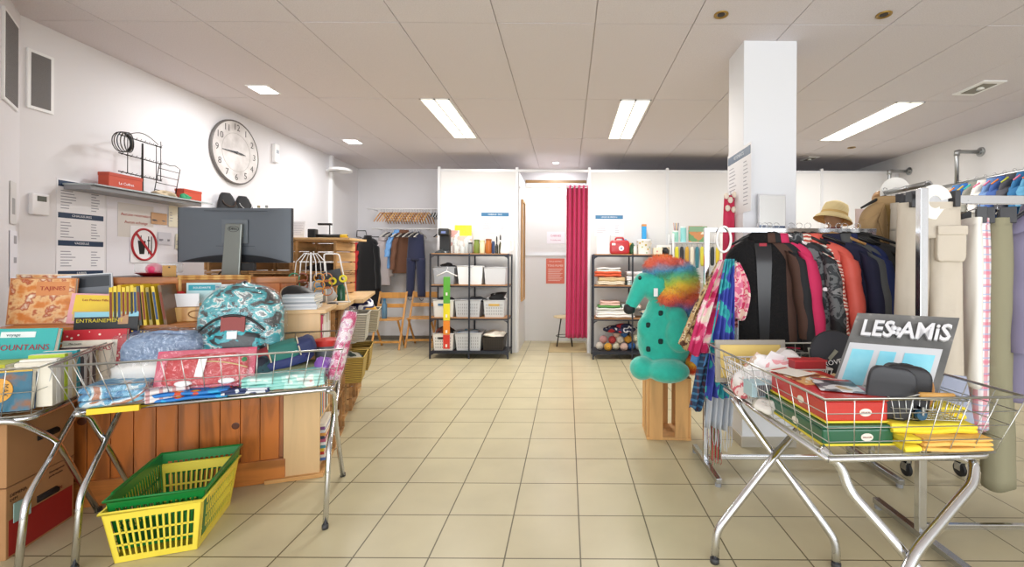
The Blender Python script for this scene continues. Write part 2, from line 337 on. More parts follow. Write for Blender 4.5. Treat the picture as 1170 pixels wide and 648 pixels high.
def folded(mb, w, d, h, layers=3, M=None, amp=.004):
    """a folded cloth: stacked rounded layers with a rolled front edge"""
    lh = h/layers; ns = 10
    for k in range(layers):
        z0 = k*lh; ww = w*(1-random.uniform(0, .05)); dd = d*(1-random.uniform(0, .05)); ph = random.uniform(0, 6)
        prof = [(-dd/2, z0+.001), (dd/2, z0+.001)]
        ring = []
        for q in range(9):
            a = -PI/2+PI*q/8; ring.append((dd/2+lh/2*math.cos(a), z0+lh/2+lh/2*math.sin(a)))
        for q in range(9):
            a = PI/2+PI*q/8; ring.append((-dd/2+lh/2*math.cos(a), z0+lh/2+lh/2*math.sin(a)))
        nu = len(ring)
        def fn(u, v, ring=ring, ww=ww, ph=ph):
            y, z = ring[int(round(u*nu)) % nu]; x = (v-.5)*ww
            e = 1-.25*max(0, abs(v-.5)*2-.85)/.15
            z = z0+lh/2+(z-z0-lh/2)*e
            return (x, y*(1-.02*(1-e)), z+amp*math.sin(x*30+ph+y*20)*.6+amp*math.sin(y*40+ph))
        k0 = len(mb.v); mb.grid(fn, nu, 14, M, closeu=True)
        mb.f += [tuple(k0+i for i in range(nu))[::-1], tuple(k0+13*nu+i for i in range(nu))]
    return mb
def cloth_stack(name, label, cat, loc, w, d, h, m, layers=3, rz=0, group=None, amp=.004):
    o = folded(MB(), w, d, h, layers, amp=amp).build(name, m, None, True, loc=loc, rz=rz, ang=60); return tag(o, label, cat, group)
def lumpy(name, label, cat, loc, r, m, rz=0, parent=None, amp=.18, seed=0, freq=3, group=None, n=22):
    """soft heap: ellipsoid pushed about by noise, flat underneath"""
    mb = MB().ell((0, 0, 0), r, n); o_ = Vector((seed*3.1, seed*1.7, 0))
    for i, v in enumerate(mb.v):
        q = Vector((v.x/r[0], v.y/r[1], v.z/r[2])); k = 1+amp*mnoise.noise(q*freq*.5+o_)*2
        v = Vector((v.x*k, v.y*k, v.z*k)); 
        v.z = max(v.z, -r[2]*.55)+r[2]*.55; mb.v[i] = v
    o = mb.build(name, m, parent, True, loc=loc, rz=rz)
    if parent is None: tag(o, label, cat, group)
    return o
def wire_box(prefix, parent, w, d, h, m, r=.0018, nx=10, ny=7, nz=4, taper=.85, z0=0, rim=.0035):
    """rectangular wire basket centred at 0: rim / wires parts"""
    def c(x, y, t): k = taper+(1-taper)*t; return (x*w/2*k, y*d/2*k, z0+h*t)
    MB().tube([c(-1, -1, 1), c(1, -1, 1), c(1, 1, 1), c(-1, 1, 1)], rim, 8, True).build('rim', m, parent, True)
    g = MB()
    for k in range(nz): g.tube([c(-1, -1, k/nz), c(1, -1, k/nz), c(1, 1, k/nz), c(-1, 1, k/nz)], r, 5, True)
    for k in range(nx+1):
        x = -1+2*k/nx; g.tube([c(x, -1, 1), c(x, -1, 0), c(x, 1, 0), c(x, 1, 1)], r, 5)
    for k in range(ny+1):
        y = -1+2*k/ny; g.tube([c(-1, y, 1), c(-1, y, 0), c(1, y, 0), c(1, y, 1)], r, 5)
    g.build('wires', m, parent, True)
def smoothpath(pts, n=6, rad=.06):
    """round the corners of a tube path"""
    pts = [Vector(p) for p in pts]; out = [pts[0]]
    for i in range(1, len(pts)-1):
        a, b, c = pts[i-1], pts[i], pts[i+1]; u = (a-b); v = (c-b); k = min(rad, u.length*.45, v.length*.45)
        p, q = b+u.normalized()*k, b+v.normalized()*k
        out += [p*(1-t)**2+b*2*t*(1-t)+q*t*t for t in [j/n for j in range(n+1)]]
    return out+[pts[-1]]
YEL = mat('f2cf2c', .4)
def sales_cart(label, M, L, W, zr0, zr1, zb, legs, nx, ny, nh, strip=True, a0=0, group='wire dump bin tables', rlegs=.0125):
    """wire bin: rim L (x) by W (y) in frame M; zr0 front rim height, zr1 back rim height; zb wire floor"""
    t = thing('sales_bin', label, 'wire display bin', M @ Vector((a0, 0, 0)), M.to_euler().z, group)
    i_ = .055
    def R(x, y): return Vector((x*L, y*W, zr0+(zr1-zr0)*y))
    def B(x, y): return Vector((i_+x*(L-2*i_), i_+y*(W-2*i_), zb))
    MB().tube([R(0, 0), R(1, 0), R(1, 1), R(0, 1)], .005, 8, True).build('rim', WIRE, t, True)
    g = MB()
    for k in range(nx+1):
        x = k/nx; g.tube([R(x, 0), B(x, 0), B(x, 1), R(x, 1)], .0019, 5)
    for k in range(1, ny):
        y = k/ny; g.tube([R(0, y), B(0, y), B(1, y), R(1, y)], .0019, 5)
    for j in range(1, nh+1):
        f = j/(nh+1)
        g.tube([B(x, y).lerp(R(x, y), f) for x, y in ((0, 0), (1, 0), (1, 1), (0, 1))], .0019, 5, True)
    g.build('wires', WIRE, t, True)
    MB().tube([B(0, 0), B(1, 0), B(1, 1), B(0, 1)], .004, 8, True).build('floor_frame', WIRE, t, True)
    fr = MB(); z = zb-.016
    fr.tube(smoothpath([(i_, i_+.01, z), (L-i_, i_+.01, z), (L-i_, W-i_-.01, z), (i_, W-i_-.01, z)]+[(i_, i_+.01, z)], rad=.05), .011, 10)
    fr.build('support_frame', CHROME, t, True)
    Mi = (Matrix.Translation(M @ Vector((a0, 0, 0))) @ Matrix.Rotation(M.to_euler().z, 4, 'Z')).inverted()
    for pts in legs:
        pl = [Mi @ Vector(p) for p in pts]
        lg = MB().tube(smoothpath(pl, rad=.05), rlegs, 12).build('leg', CHROME, t, True)
        MB().tube([pl[-1], pl[-1]+Vector((0, 0, .02))], rlegs+.0025, 12).build('foot_cap', mat('3a3a3c', .5), lg, True)
    if strip:
        MB().b2(i_+.04, i_+.22, i_-.012, i_+.004, zb-.03, zb-.004).build('price_strip', YEL, t, bevel=.002)
    return t
# ---------------------------------------------------------------- desk frame of the left side (row turned by 19 degrees)
DA = math.radians(19); D = T(-1.48, 2.70, 0, DA)
def dw(u, v, z=0): return D @ Vector((u, v, z))
PINE = wood('c4702a', .62, 'z', 2.2, .4, .25); PINEH = wood('c67a34', .68, 'x', 2.2, .4, .2); PINED = wood('a9673a', .72, 'z', 2.2, .4, .25)
VEN = wood('e0bd8c', .93, 'z', 1.5, .45, .1); CRATE = wood('b98a55', .75, 'x', 3, .7, 0); CRATE2 = wood('c9a06c', .78, 'x', 3, .7, 0)
# panelled counter
t = thing('shop_counter', 'panelled pine counter with magazine ledge behind the wire bins on the left', 'counter', dw(-1.0, .2), DA)
KN = mat('5e2f16', .5)
fp = MB()
for k in range(19):
    x0 = -.50+k*.0975; w = .0975
    if x0+w > .79: break
    fp.b2(x0+.002, x0+w-.002, -.2, -.185, .13, .94)
fp.b2(-.50, .78, -.188, -.17, .0, .94).build('front_panel', PINE, t, bevel=.0015)
MB().b2(-.51, .79, -.215, -.19, .0, .135).build('plinth', PINEH, t, bevel=.004)
MB().b2(.765, .785, -.19, .75, 0, .94).build('side_panel', PINED, t)
MB().b2(.785, .80, -.215, .6, 0, .13).build('plinth', PINEH, t, bevel=.003)
MB().b2(-.51, .79, -.21, .1, .925, .95).build('ledge', PINEH, t, bevel=.004)
up = MB()
for k in range(14):
    x0 = -.50+k*.133
    if x0+.133 > .79: break
    up.b2(x0+.002, x0+.131, .085, .10, .95, 1.165)
up.b2(-.50, .78, .1, .115, .95, 1.19).build('upper_panel', PINE, t, bevel=.0015)
MB().b2(-.51, .79, .075, .125, 1.16, 1.2).build('cap_rail', PINEH, t, bevel=.004)
MB().b2(-.51, .79, .125, .8, .97, 1.0).build('worktop', PINEH, t, bevel=.004)
for x, z in ((-.13, .45), (.16, .52), (.37, .72), (-.4, .3), (.55, .35), (-.3, .78)):
    MB().lathe([(.02, 0), (.015, .0015)], 12, T(x, -.2005, z, 0, PI/2)).build('knot', KN, t)
# ---------------------------------------------------------------- the wire bins
AF = T(-2.17, 1.86, 0, math.radians(22))
def aw(a, b, z=0): return AF @ Vector((a, b, z))
AR = math.radians(22)
def rl(v): return [tuple(x) for x in v]
sales_cart('wire bin table heaped with bags and wrapped cloths at the front left', AF, 1.1, .52, .85, .875, .65,
    [[aw(1.04, .47, .63), aw(1.045, .36, .56), aw(1.04, .02, .36), aw(1.037, -.1, .0)], [aw(1.03, .05, .63), aw(1.05, .13, .6), aw(1.05, .2, .42), aw(1.066, .46, 0)],
     [aw(.08, .47, .63), aw(.09, .33, .56), aw(.10, .0, .3), aw(.107, -.054, 0)], [aw(.06, .05, .63), aw(.07, .12, .6), aw(.08, .45, .12), aw(.085, .5, 0)]], 15, 7, 1)
sales_cart('wire bin table full of books at the left edge', AF, 1.1, .52, .85, .875, .64,
    [[aw(-.09, .47, .62), aw(-.08, .33, .56), aw(-.07, .0, .3), aw(-.065, -.054, 0)], [aw(-.35, .05, .625), aw(-.13, .05, .625), aw(-.08, .2, .48), aw(-.07, .5, 0)],
     [aw(-1.06, .47, .63), aw(-1.05, .0, .3), aw(-1.04, -.1, 0)], [aw(-1.06, .05, .63), aw(-1.05, .5, 0)]], 11, 6, 1, a0=-1.13)
CF = T(.85, 1.46, 0, math.radians(3.5))
Wc = Matrix()
sales_cart('wire bin table with biscuit tins and yellow cloth at the front right', CF, .71, 1.03, .85, .85, .64,
    [[P(838, 455, 2.2), P(846, 468, 2.17), P(940, 597, 1.93), P(955, 619, 1.9), (1.157, 1.9, 0)], [(1.36, 2.3, .63), P(884, 522, 2.0), P(822, 602, 1.93), P(818, 613, 1.926), (.645, 1.926, 0)],
     [P(938, 512, 1.57), P(962, 535, 1.56), P(970, 560, 1.54), P(1040, 640, 1.42), (1.33, 1.24, 0)], [P(1090, 520, 1.62), P(1113, 528, 1.58), P(1112, 552, 1.54), P(1045, 632, 1.39), (.72, 1.2, 0)]], 7, 10, 3, strip=False, rlegs=.017)
# ---------------------------------------------------------------- shopping baskets on the floor
def basket(label, loc, rz, m, h=.235, tilt=(0, 0)):
    t = thing('shopping_basket', label, 'shopping basket', loc, group='plastic shopping baskets')
    t.rotation_euler = (tilt[0], tilt[1], rz)
    W, Dp = .345, .47; k = .84
    def c(x, y, f): q = k+(1-k)*f; return Vector((x*W/2*q, y*Dp/2*q, h*f))
    MB().b2(-W/2*k, W/2*k, -Dp/2*k, Dp/2*k, 0, .006).build('base', m, t)
    for (p, q, n) in (((-1, -1), (1, -1), 13), ((1, -1), (1, 1), 18), ((1, 1), (-1, 1), 13), ((-1, 1), (-1, -1), 18)):
        g = MB(); P_ = lambda s, f: c(p[0]+(q[0]-p[0])*s, p[1]+(q[1]-p[1])*s, f)
        nrm = Vector((q[1]-p[1], -(q[0]-p[0]), 0)).normalized()*.0035
        def strip(s0, s1, f0, f1):
            a = [P_(s0, f0), P_(s1, f0), P_(s1, f1), P_(s0, f1)]; v = a+[x-nrm for x in a]
            g.add(v, [(0, 1, 2, 3), (7, 6, 5, 4), (0, 4, 5, 1), (1, 5, 6, 2), (2, 6, 7, 3), (3, 7, 4, 0)])
        strip(0, 1, 0, .12); strip(0, 1, .84, 1); strip(0, .07, .12, .84); strip(.93, 1, .12, .84)
        for r_ in (.34, .58): strip(.07, .93, r_-.018, r_+.018)
        for j in range(1, n): s = .07+.86*j/n; strip(s-.011*13/n, s+.011*13/n, .12, .84)
        g.build('side', m, t)
    r = MB().tube([c(-1.02, -1.02, 1), c(1.02, -1.02, 1), c(1.02, 1.02, 1), c(-1.02, 1.02, 1)], .007, 8, True); r.build('rim', m, t, True)
    for s in (-1, 1):
        h_ = MB().tube(smoothpath([c(s*1.03, -.75, 1.0), c(s*1.03+s*.01, -.72, 1.02), c(s*1.04, .72, 1.02), c(s*1.03, .75, 1.0)], rad=.02), .006, 8); h_.build('handle', m, t, True)
    return t
basket('yellow plastic shopping basket on the floor, under the green one', (-1.86, 2.13, .002), math.radians(20), mat('f1dc4c', .35, coat=.2))
basket('green plastic shopping basket nested inside the yellow one', (-1.865, 2.155, .05), math.radians(20.5), mat('0e7a33', .35, coat=.2), tilt=(.02, 0))
# ---------------------------------------------------------------- cardboard boxes at the left edge
CARD = mat('b08358', .8, nz=.06, scale=12)
def carton(label, loc, rz, w, d, h, red=0, marks=()):
    t = thing('cardboard_box', label, 'box', loc, rz, 'moving boxes at the left edge')
    MB().b2(-w/2, w/2, -d/2, d/2, 0, h).build('body', CARD, t, bevel=.003)
    if red:
        MB().b2(w/2-.0005, w/2+.001, -d/2+.012, d/2-.012, .01, red).build('red_print', mat('a0201c', .7), t)
    MB().b2(-w/2-.001, -.003, -d/2-.001, d/2+.001, h-.001, h+.003).b2(.003, w/2+.001, -d/2-.001, d/2+.001, h-.001, h+.003).build('lid_flap', CARD, t, bevel=.001)
    hz = h*.62 if red else h*.55
    hole = MB().tube([(w/2+.0008, -.03, hz), (w/2+.0008, .07, hz)], .016, 12).build('hand_hole', mat('1d120c', .9), t, True); hole.scale.x = 1
    MR = Matrix.Rotation(PI/2, 4, 'Z')
    for s, sz, y, z, c in marks:
        text(s, sz, mat(c, .7), t, T(w/2+.0015, y, z) @ MR, 'printing', .0003, 'LEFT')
    return t
bx = carton('cardboard box with red lower half on the floor at the left edge', (-2.64, 2.035, 0), math.radians(14), .38, .35, .305, .165, [('DEMENA', .02, -.16, .27, '3c1d12'), ('DEM', .018, -.16, .25, '3c1d12'), ('GENTLEMEN', .022, -.02, .185, '8a1f18'), ('demenagement', .014, .03, .285, '3c1d12'), ('garde meuble', .014, .03, .265, '3c1d12')])
MB().b2(.2, .2022, -.155, -.075, .15, .235).build('paper_label', mat('9cc2bf', .8), bx)
carton('plain brown cardboard box with hand hole, on top of the red one', (-2.645, 2.04, .31), math.radians(14), .38, .35, .3, 0, [])
# ================================================================ left wall
def WL(y, z, off=0): return T(XL+off, y, z, PI/2)
def wl(y, z, off=0): return (XL+off, y, z)
R90 = PI/2
# clock
t = thing('wall_clock', 'large round vintage wall clock with black numerals on the left wall', 'clock', wl(4.69, 2.45), R90)
MX = Matrix.Rotation(PI/2, 4, 'X')
MB().lathe([(.32, 0), (.335, .008), (.335, .03), (.325, .036), (.318, .03)], 48, MX, cap=False).build('rim', mat('6b6764', .5), t, 'auto')
MB().lathe([(.325, .026), (.322, .031)], 48, MX).build('dial', ramp_mat([(.35, 'bdb7b4'), (.6, 'e4e0de')], 'NOISE', 5, .6, interp='LINEAR'), t)
CK = mat('4d4a49', .6)
MB().tube([(.2*math.cos(a*PI/24), -.0315, .2*math.sin(a*PI/24)) for a in range(48)], .0015, 6, True).build('inner_ring', mat('a5a09d', .6), t)
for i in range(12):
    a = PI/2-(i+1)*PI/6; text(str(i+1), .095, CK, t, T(.262*math.cos(a), -.0318, .262*math.sin(a)), 'numeral', .0006)
MB().prism([(-.01, -.006), (.0, -.012), (.2, -.002), (.2, .002), (0, .012), (-.01, .006)], -.037, -.035, Matrix.Rotation(math.radians(178), 4, 'Y')).build('minute_hand', BLACKP, t)
MB().prism([(-.03, -.006), (.06, -.01), (.13, 0), (.06, .01), (-.03, .006)], -.040, -.038, Matrix.Rotation(math.radians(3), 4, 'Y')).build('hour_hand', BLACKP, t)
MB().lathe([(.014, .03), (.014, .042)], 16, MX).build('hub', BLACKP, t)
# sensor, thermostat, vents
t = thing('alarm_sensor', 'small white sensor box on the left wall right of the clock', 'sensor', wl(5.33, 2.6), R90)
MB().b2(-.04, .04, -.045, 0, -.11, .11).build('housing', WHITEP, t, bevel=.008); MB().b2(-.02, .02, -.048, -.044, .0, .04).build('lens', mat('b9c0c8', .2), t)
t = thing('detector_bracket', 'flat white detector disc on the pipe near the back left corner', 'detector', wl(6.5, 2.63), R90)
MB().lathe([(.16, 0), (.16, .03), (.1, .05)], 24, T(0, -.2, 0)).build('disc', WHITEP, t, 'auto'); MB().b2(-.02, .02, -.2, 0, .0, .03).build('arm', WHITEP, t)
t = thing('thermostat', 'white thermostat with grey display at the left end of the wall', 'thermostat', wl(2.955, 1.675), R90)
MB().b2(-.05, .05, -.028, 0, -.075, .065).build('housing', mat('ecebec', .5), t, bevel=.006); MB().b2(-.022, .03, -.0295, -.027, .015, .05).build('display', mat('56594f', .3), t)
def vent(label, M, w, h, loc, rz):
    t = thing('air_vent', label, 'vent', loc, rz)
    MB().b2(-w/2-.02, w/2+.02, -.012, 0, -h/2-.02, h/2+.02).build('frame', WHITEP, t, bevel=.002)
    g = MB(); n = int(h/.012)
    for k in range(n): z = -h/2+h*k/n; g.b2(-w/2, w/2, -.0145, -.012, z+.002, z+.0085)
    g.b2(-w/2, w/2, -.0135, -.0115, -h/2, h/2).build('grille', mat('6e6a68', .6), t)
vent('narrow grey air vent high on the left wall, by the corner', None, .11, .35, wl(2.965, 2.49), R90)
cwa = math.atan2((cb-ca).y, (cb-ca).x)
vent('tall grey air vent high on the angled corner wall at the very left', None, .26, .5, CW @ Vector((.25, 0.0, 2.50)), cwa+PI)
def sheet(name, label, cat, loc, rz, w, h, bars=(), lines=0, col='f1f0f3', tx=(), th=.0015, extra=(), group=None, cols=2):
    """a printed paper or sign on a wall: paper, header bars, printed rows"""
    t = thing(name, label, cat, loc, rz, group)
    MB().b2(-w/2, w/2, -th, 0, -h, 0).build('paper', mat(col, .6), t)
    for z, hh, c in bars: MB().b2(-w/2+.01, w/2-.01, -th-.0008, -th, z-hh, z).build('header_bar', mat(c, .5), t)
    if lines:
        g = MB(); z0 = .06
        for k in range(lines):
            z = -z0-(h-z0-.03)*k/lines
            if any(b[0]-b[1]-.02 < z < b[0]+.02 for b in bars): continue
            ww = random.uniform(.15, .32)
            g.b2(-w*.42, -w*.42+w*ww, -th-.0006, -th+.0002, z-.005, z+.001)
            if cols > 1: g.b2(w*.2, w*.2+w*random.uniform(.1, .2), -th-.0006, -th+.0002, z-.005, z+.001)
        if g.v: g.build('printed_rows', mat('9a9aa6', .7), t)
    for s, sz, x, z, c in tx: text(s, sz, mat(c, .6), t, T(x, -th-.0012, z), 'printed_text', .0003)
    for x0, x1, z0, z1, c in extra: MB().b2(x0, x1, -th-.0008, -th, z0, z1).build('printed_block', mat(c, .6), t)
    return t
NAVY = '1c3554'
t = sheet('price_list', 'tall white price list with four navy header bars on the left wall', 'poster', wl(3.225, 1.87, .001), R90, .32, .78, [(-.012, .042, NAVY), (-.235, .038, NAVY), (-.43, .038, NAVY), (-.645, .035, NAVY)], 34)
for z, s in ((-.033, 'VETEMENTS'), (-.254, 'CHAUSSURES'), (-.449, 'VAISSELLE'), (-.663, 'LIVRES')): text(s, .022, PAPER, t, T(0, -.0035, z), 'printed_text', .0003)
sheet('whiteboard', 'wide pale board with pinned notes on the left wall under the glass shelf', 'noticeboard', wl(3.95, 1.80, .001), R90, 1.1, .78, col='eceaf0', tx=())
t = sheet('notice', 'notice with red lettering under the glass shelf', 'notice', wl(3.63, 1.76, .004), R90, .30, .27, (), 0, 'ded9d4', [('Aucune reservation', .032, 0, -.09, 'b5483c'), ('Aucun echange', .032, 0, -.15, 'b5483c')])
t = thing('no_food_sign', 'round red no food or drink sign on the left wall', 'sign', wl(3.695, 1.435, .0068), R90)
MB().b2(-.115, .115, -.0015, 0, -.15, .15).build('paper', PAPER, t)
MB().tube([(.105*math.cos(a*PI/24), -.003, .128*math.sin(a*PI/24)) for a in range(48)], .0085, 8, True).build('ring', mat('b3202a', .5), t, True)
MB().b2(-.125, .125, -.006, -.003, -.009, .009, Matrix.Rotation(math.radians(52), 4, 'Y')).build('slash', mat('b3202a', .5), t)
MB().prism([(-.055, .03), (-.04, -.08), (-.0, -.08), (.012, .03)], -.003, -.0015).b2(-.03, -.024, -.003, -.0015, .03, .075).build('cup_symbol', BLACKP, t)
MB().b2(.035, .042, -.003, -.0015, -.08, .07).b2(.06, .068, -.003, -.0015, -.08, .07).b2(.028, .05, -.003, -.0015, .03, .04).build('cutlery_symbol', BLACKP, t)
for (px0, px1, y0, y1, c, lb) in ((173, 191, 246, 259, 'c9a079', 'small kraft paper note pinned right of the red lettered notice'), (193, 207, 238, 262, 'e9e4cf', 'cream note with grey lines at the left edge of the monitor'), (181, 196, 268, 282, 'd9d9e2', 'small grey card pinned below the kraft note'), (201, 210, 270, 287, 'e2ddc6', 'lowest cream slip beside the monitor')):
    Ya, Yb = 1785/(VX-px0), 1785/(VX-px1); Ym = (Ya+Yb)/2; zt = H+(VY-y0)*Ym/F; zb = H+(VY-y1)*Ym/F
    sheet('pinned_note', lb, 'note', wl(Ym, zt, .0095), R90, Yb-Ya, zt-zb, (), 4, c)
sheet('framed_print', 'faint grey print on the angled corner wall at the left edge', 'picture', CW @ Vector((.17, .003, 1.78)), cwa+PI, .12, .26, (), 0, 'dcdad8', (), .004, [(-.03, .03, -.2, -.1, 'a7a6a6')])
sheet('information_sheet', 'white sheet with two grey stamps at the left edge below the grey print', 'poster', CW @ Vector((.15, .003, 1.48)), cwa+PI, .16, .34, (), 0, 'e9e8ee', (), .002, [(.0, .06, -.08, -.03, '9c9ba0'), (.0, .06, -.2, -.165, '9c9ba0')])
# glass shelf and what stands on it
GS = mat('aab4b6', .15, .1, coat=.3)
t = thing('wall_shelf', 'grey glass wall shelf under the wire jewellery racks', 'shelf', wl(3.62, 1.84), R90)
MB().b2(-.52, .52, -.225, 0, -.012, 0).build('shelf_board', GS, t, bevel=.002)
MB().b2(-.52, .42, -.2, -.01, -.045, -.0125).build('bracket_rail', mat('8c8d90', .4, .3), t, bevel=.003)
def red_box(label, y, w, h, tx):
    t = thing('gift_box', label, 'box', wl(y, 1.8405, .09), R90, 'red boxes on the glass shelf')
    MB().b2(-w/2, w/2, -.04, .04, 0, h).build('body', mat('c2492f', .5), t, bevel=.002)
    MB().b2(-w/2-.002, w/2+.002, -.042, .042, h*.8, h+.003).build('lid', mat('b8432c', .5), t, bevel=.002)
    if tx: text('Le Coffret', .028, PAPER, t, T(0, -.043, h*.4), 'printed_text', .0003)
red_box('wide red box at the left end of the glass shelf', 3.42, .26, .115, True)
red_box('small red box at the right end of the glass shelf', 4.03, .19, .10, False)
BW = mat('2d2724', .5, .6)
t = thing('jewellery_stand', 'tall black wire jewellery tree on the glass shelf with bangles', 'jewellery stand', wl(3.56, 1.8405, .12), R90)
MB().lathe([(.05, 0), (.045, .01), (.008, .02), (.006, .4)], 16).build('foot', BW, t, 'auto')
g = MB()
for z in (.14, .28, .42): g.tube([(-.19, 0, z), (.17, 0, z-.01)], .004, 6)
for k in range(-5, 5):
    for z in (.14, .28, .42): g.tube([(k*.036, 0, z), (k*.036, -.015, z-.012), (k*.036, -.028, z+.004)], .0018, 5)
g.tube([(-.12, 0, .14), (-.12, 0, .43)], .003, 6).tube([(.12, 0, .14), (.12, 0, .42)], .003, 6).tube([(.16, 0, .13), (.16, 0, .46)], .003, 6)
g.tube([(-.13+.26*k/10, 0, .43+.05*math.sin(PI*k/10)) for k in range(11)], .003, 6); g.build('branches', BW, t, True)
for k in range(5): tag(MB().tube([(.0+.055*math.cos(a*PI/12), -.012*k, .075*math.sin(a*PI/12)) for a in range(24)], .0035, 6, True).build('bangle', mat(['33302e', '4d4640', '26303a', '5a5148', '3a3a3a'][k], .3, .6), None, True, loc=wl(3.56-.19, 1.8405+.36, .14), rz=R90+.15*(k-2)), 'dark hoop bangle hung on the left arm of the tall jewellery tree', 'bangle', 'dark bangles on the jewellery tree')
t = thing('earring_rack', 'smaller black wire ladder rack for earrings on the glass shelf', 'jewellery stand', wl(3.83, 1.8405, .1), R90)
g = MB().tube([(-.1, .05, 0), (-.1, 0, .27), (-.05, 0, .29), (0, 0, .28), (.05, 0, .29), (.1, 0, .27), (.1, .05, 0)], .0035, 6)
for z in (.06, .12, .18, .24): g.tube([(-.1, .0+.05*(1-z/.27), z), (.1, .05*(1-z/.27), z-.005)], .003, 6)
g.build('frame', BW, t, True)
MB().tube([(-.03, .03, .045), (.03, .03, .04)], .009, 10).build('red_clip', mat('b5222a', .5), t, True)
lumpy('scrunchie', 'small green scrunchie on the glass shelf', 'scrunchie', wl(3.92, 1.8405, .15), (.045, .035, .03), mat('1f8a5a', .7), R90, amp=.35, seed=2)
lumpy('beige_ribbon', 'heap of beige ribbon on the glass shelf under the wire racks', 'ribbon', wl(3.72, 1.8405, .16), (.08, .04, .025), mat('c9b79a', .8), R90, amp=.4, seed=5)
# second wall shelf behind the monitor with busts and bottles
t = thing('wall_shelf', 'narrow white wall shelf behind the computer monitor with jewellery busts', 'shelf', wl(4.95, 1.80), R90)
MB().b2(-.7, .7, -.2, 0, -.02, 0).build('shelf_board', WHITEP, t, bevel=.002); MB().b2(-.6, -.57, -.15, 0, -.1, -.02).b2(.57, .6, -.15, 0, -.1, -.02).build('bracket', WHITEP, t)
for k, (y, lb) in enumerate(((4.47, 'black necklace bust with dark beads, left one above the monitor'), (4.70, 'black necklace bust with silver chain, right one above the monitor'))):
    t = thing('necklace_bust', lb, 'jewellery display', wl(y, 1.8, .1), R90-.4, 'necklace busts')
    MB().grid(lambda u, v: (math.cos(u*2*PI)*(.10-.055*v**1.5)*(1 if v < .95 else .8), -.02+.04*v+math.sin(u*2*PI)*(.05-.02*v), .19*v), 20, 8, closeu=True).build('bust', mat('121214', .7), t, True, solid=.003)
    MB().tube([(.05*math.cos(a)*1.2, -.055+.03*math.sin(a)+.02, .11+.06*math.sin(a)) for a in [PI+PI*j/14 for j in range(15)]], .005 if k == 0 else .003, 6).build('necklace', mat(['4a3b33', 'c8c8c8'][k], .3, .5), t, True)
for k in range(5):
    y = 4.93+.13*k; hh = [.10, .12, .08, .11, .07][k]; lb = ['clear glass flacon next to the black busts', 'tallest glass flacon on the white shelf above the monitor', 'short clear flacon in the middle of the row above the monitor', 'amber tinted flacon above the monitor', 'last small flacon at the right end above the monitor'][k]
    t = thing('perfume_bottle', lb, 'bottle', wl(y, 1.8, .1), R90, 'flacons on the white shelf')
    MB().lathe([(.03, 0), (.033, .01), (.033, hh*.7), (.012, hh*.85), (.012, hh)], 14).build('bottle', mat(['c9cfc6', 'd8d8c8', 'bfc6c0', 'b89a5a', 'd0d4d0'][k], .1, alpha=.6), t, 'auto')
    MB().lathe([(.014, hh), (.014, hh+.02)], 12).build('cap', mat(['8a7a52', '7a7a7a', '9a9a90', '5e4a2a', '4a4a4a'][k], .3, .6), t, 'auto')
# ================================================================ on the counter
t = thing('computer_monitor', 'large dark grey computer monitor seen from behind on the pine counter', 'monitor', dw(-.62, .55, 1.0), math.radians(2))
MON = mat('646b73', .36, .35); MOND = mat('24272b', .4, .2)
def mback(u, v):
    x = (u-.5)*.745; z = .29+v*.37; e = max(abs(u-.5)*2, abs(v-.5)*1.6)
    return (x, -.035*(1-min(1, e)**3)-.004-.04*(abs(u-.5)*2)**2+.02, z)
m = MB().grid(mback, 25, 13); n0 = len(m.v)
m.grid(lambda u, v: (lambda q: (q[0], -.04*(abs(u-.5)*2)**2+.034, q[2]))(mback(u, v)), 25, 13)
m.build('back_shell', MON, t, True)
e = MB().grid(lambda u, v: (mback(u, 0)[0], -.04*(abs(u-.5)*2)**2+.016+.02*v, .29), 25, 2).grid(lambda u, v: (mback(u, 1)[0], -.04*(abs(u-.5)*2)**2+.016+.02*v, .66), 25, 2)
for sx in (-1, 1): e.b2(sx*.3725-.002, sx*.3725+.002, -.026, -.004, .29, .66)
e.build('edge_trim', MOND, t)
def arch(u, v): x = (u-.5)*.70; zt = .295+.05*(1-(2*u-1)**2); z = .292+(zt-.292)*v; q = mback(u*.94+.03, (z-.29)/.37); return (x, q[1]-.0035, z)
MB().grid(arch, 21, 4).build('dark_vent_arch', MOND, t, True)
MB().b2(-.085, .085, -.030, -.022, .42, .58).build('mount_plate', mat('6a7177', .45, .2), t, bevel=.002)
MB().b2(-.2, .22, -.022, -.0195, .4, .402).b2(-.25, .25, -.019, -.0165, .638, .64).build('seam_line', MOND, t)
st = MB(); a = [(-.045, -.055, .55), (.065, -.055, .55), (.065, -.04, .55), (-.045, -.04, .55), (-.075, -.07, .0), (.05, -.07, .0), (.05, -.052, .0), (-.075, -.052, .0)]
st.add(a, [(0, 1, 2, 3), (4, 5, 6, 7), (0, 1, 5, 4), (1, 2, 6, 5), (2, 3, 7, 6), (3, 0, 4, 7)]); st.b2(-.04, .06, -.05, -.028, .46, .55)
st = st.build('stand', mat('868b87', .35, .6), t, bevel=.006)
MB().b2(-.14, .12, -.12, .12, 0, .012).build('stand_base', mat('868b87', .35, .6), t, bevel=.004)
MB().tube([(.012+.034*math.cos(a*PI/12), -.058, .515+.02*math.sin(a*PI/12)) for a in range(24)], .0012, 6, True).build('logo_ring', BLACKP, t)
text('DELL', .024, BLACKP, t, T(.012, -.0585, .515), 'logo', .0005)
MB().b2(-.04, .14, -.045, -.02, .235, .289).build('port_block', BLACKP, t, bevel=.003)
MB().tube([(.06, -.03, .25), (-.02, -.04, .245), (-.09, -.03, .225), (-.2, .0, .1)], .005, 8).build('cable', BLACKP, t, True)
t = thing('cash_drawer', 'black cash drawer on the counter left of the monitor', 'cash drawer', dw(-1.06, .55, 1.0), DA)
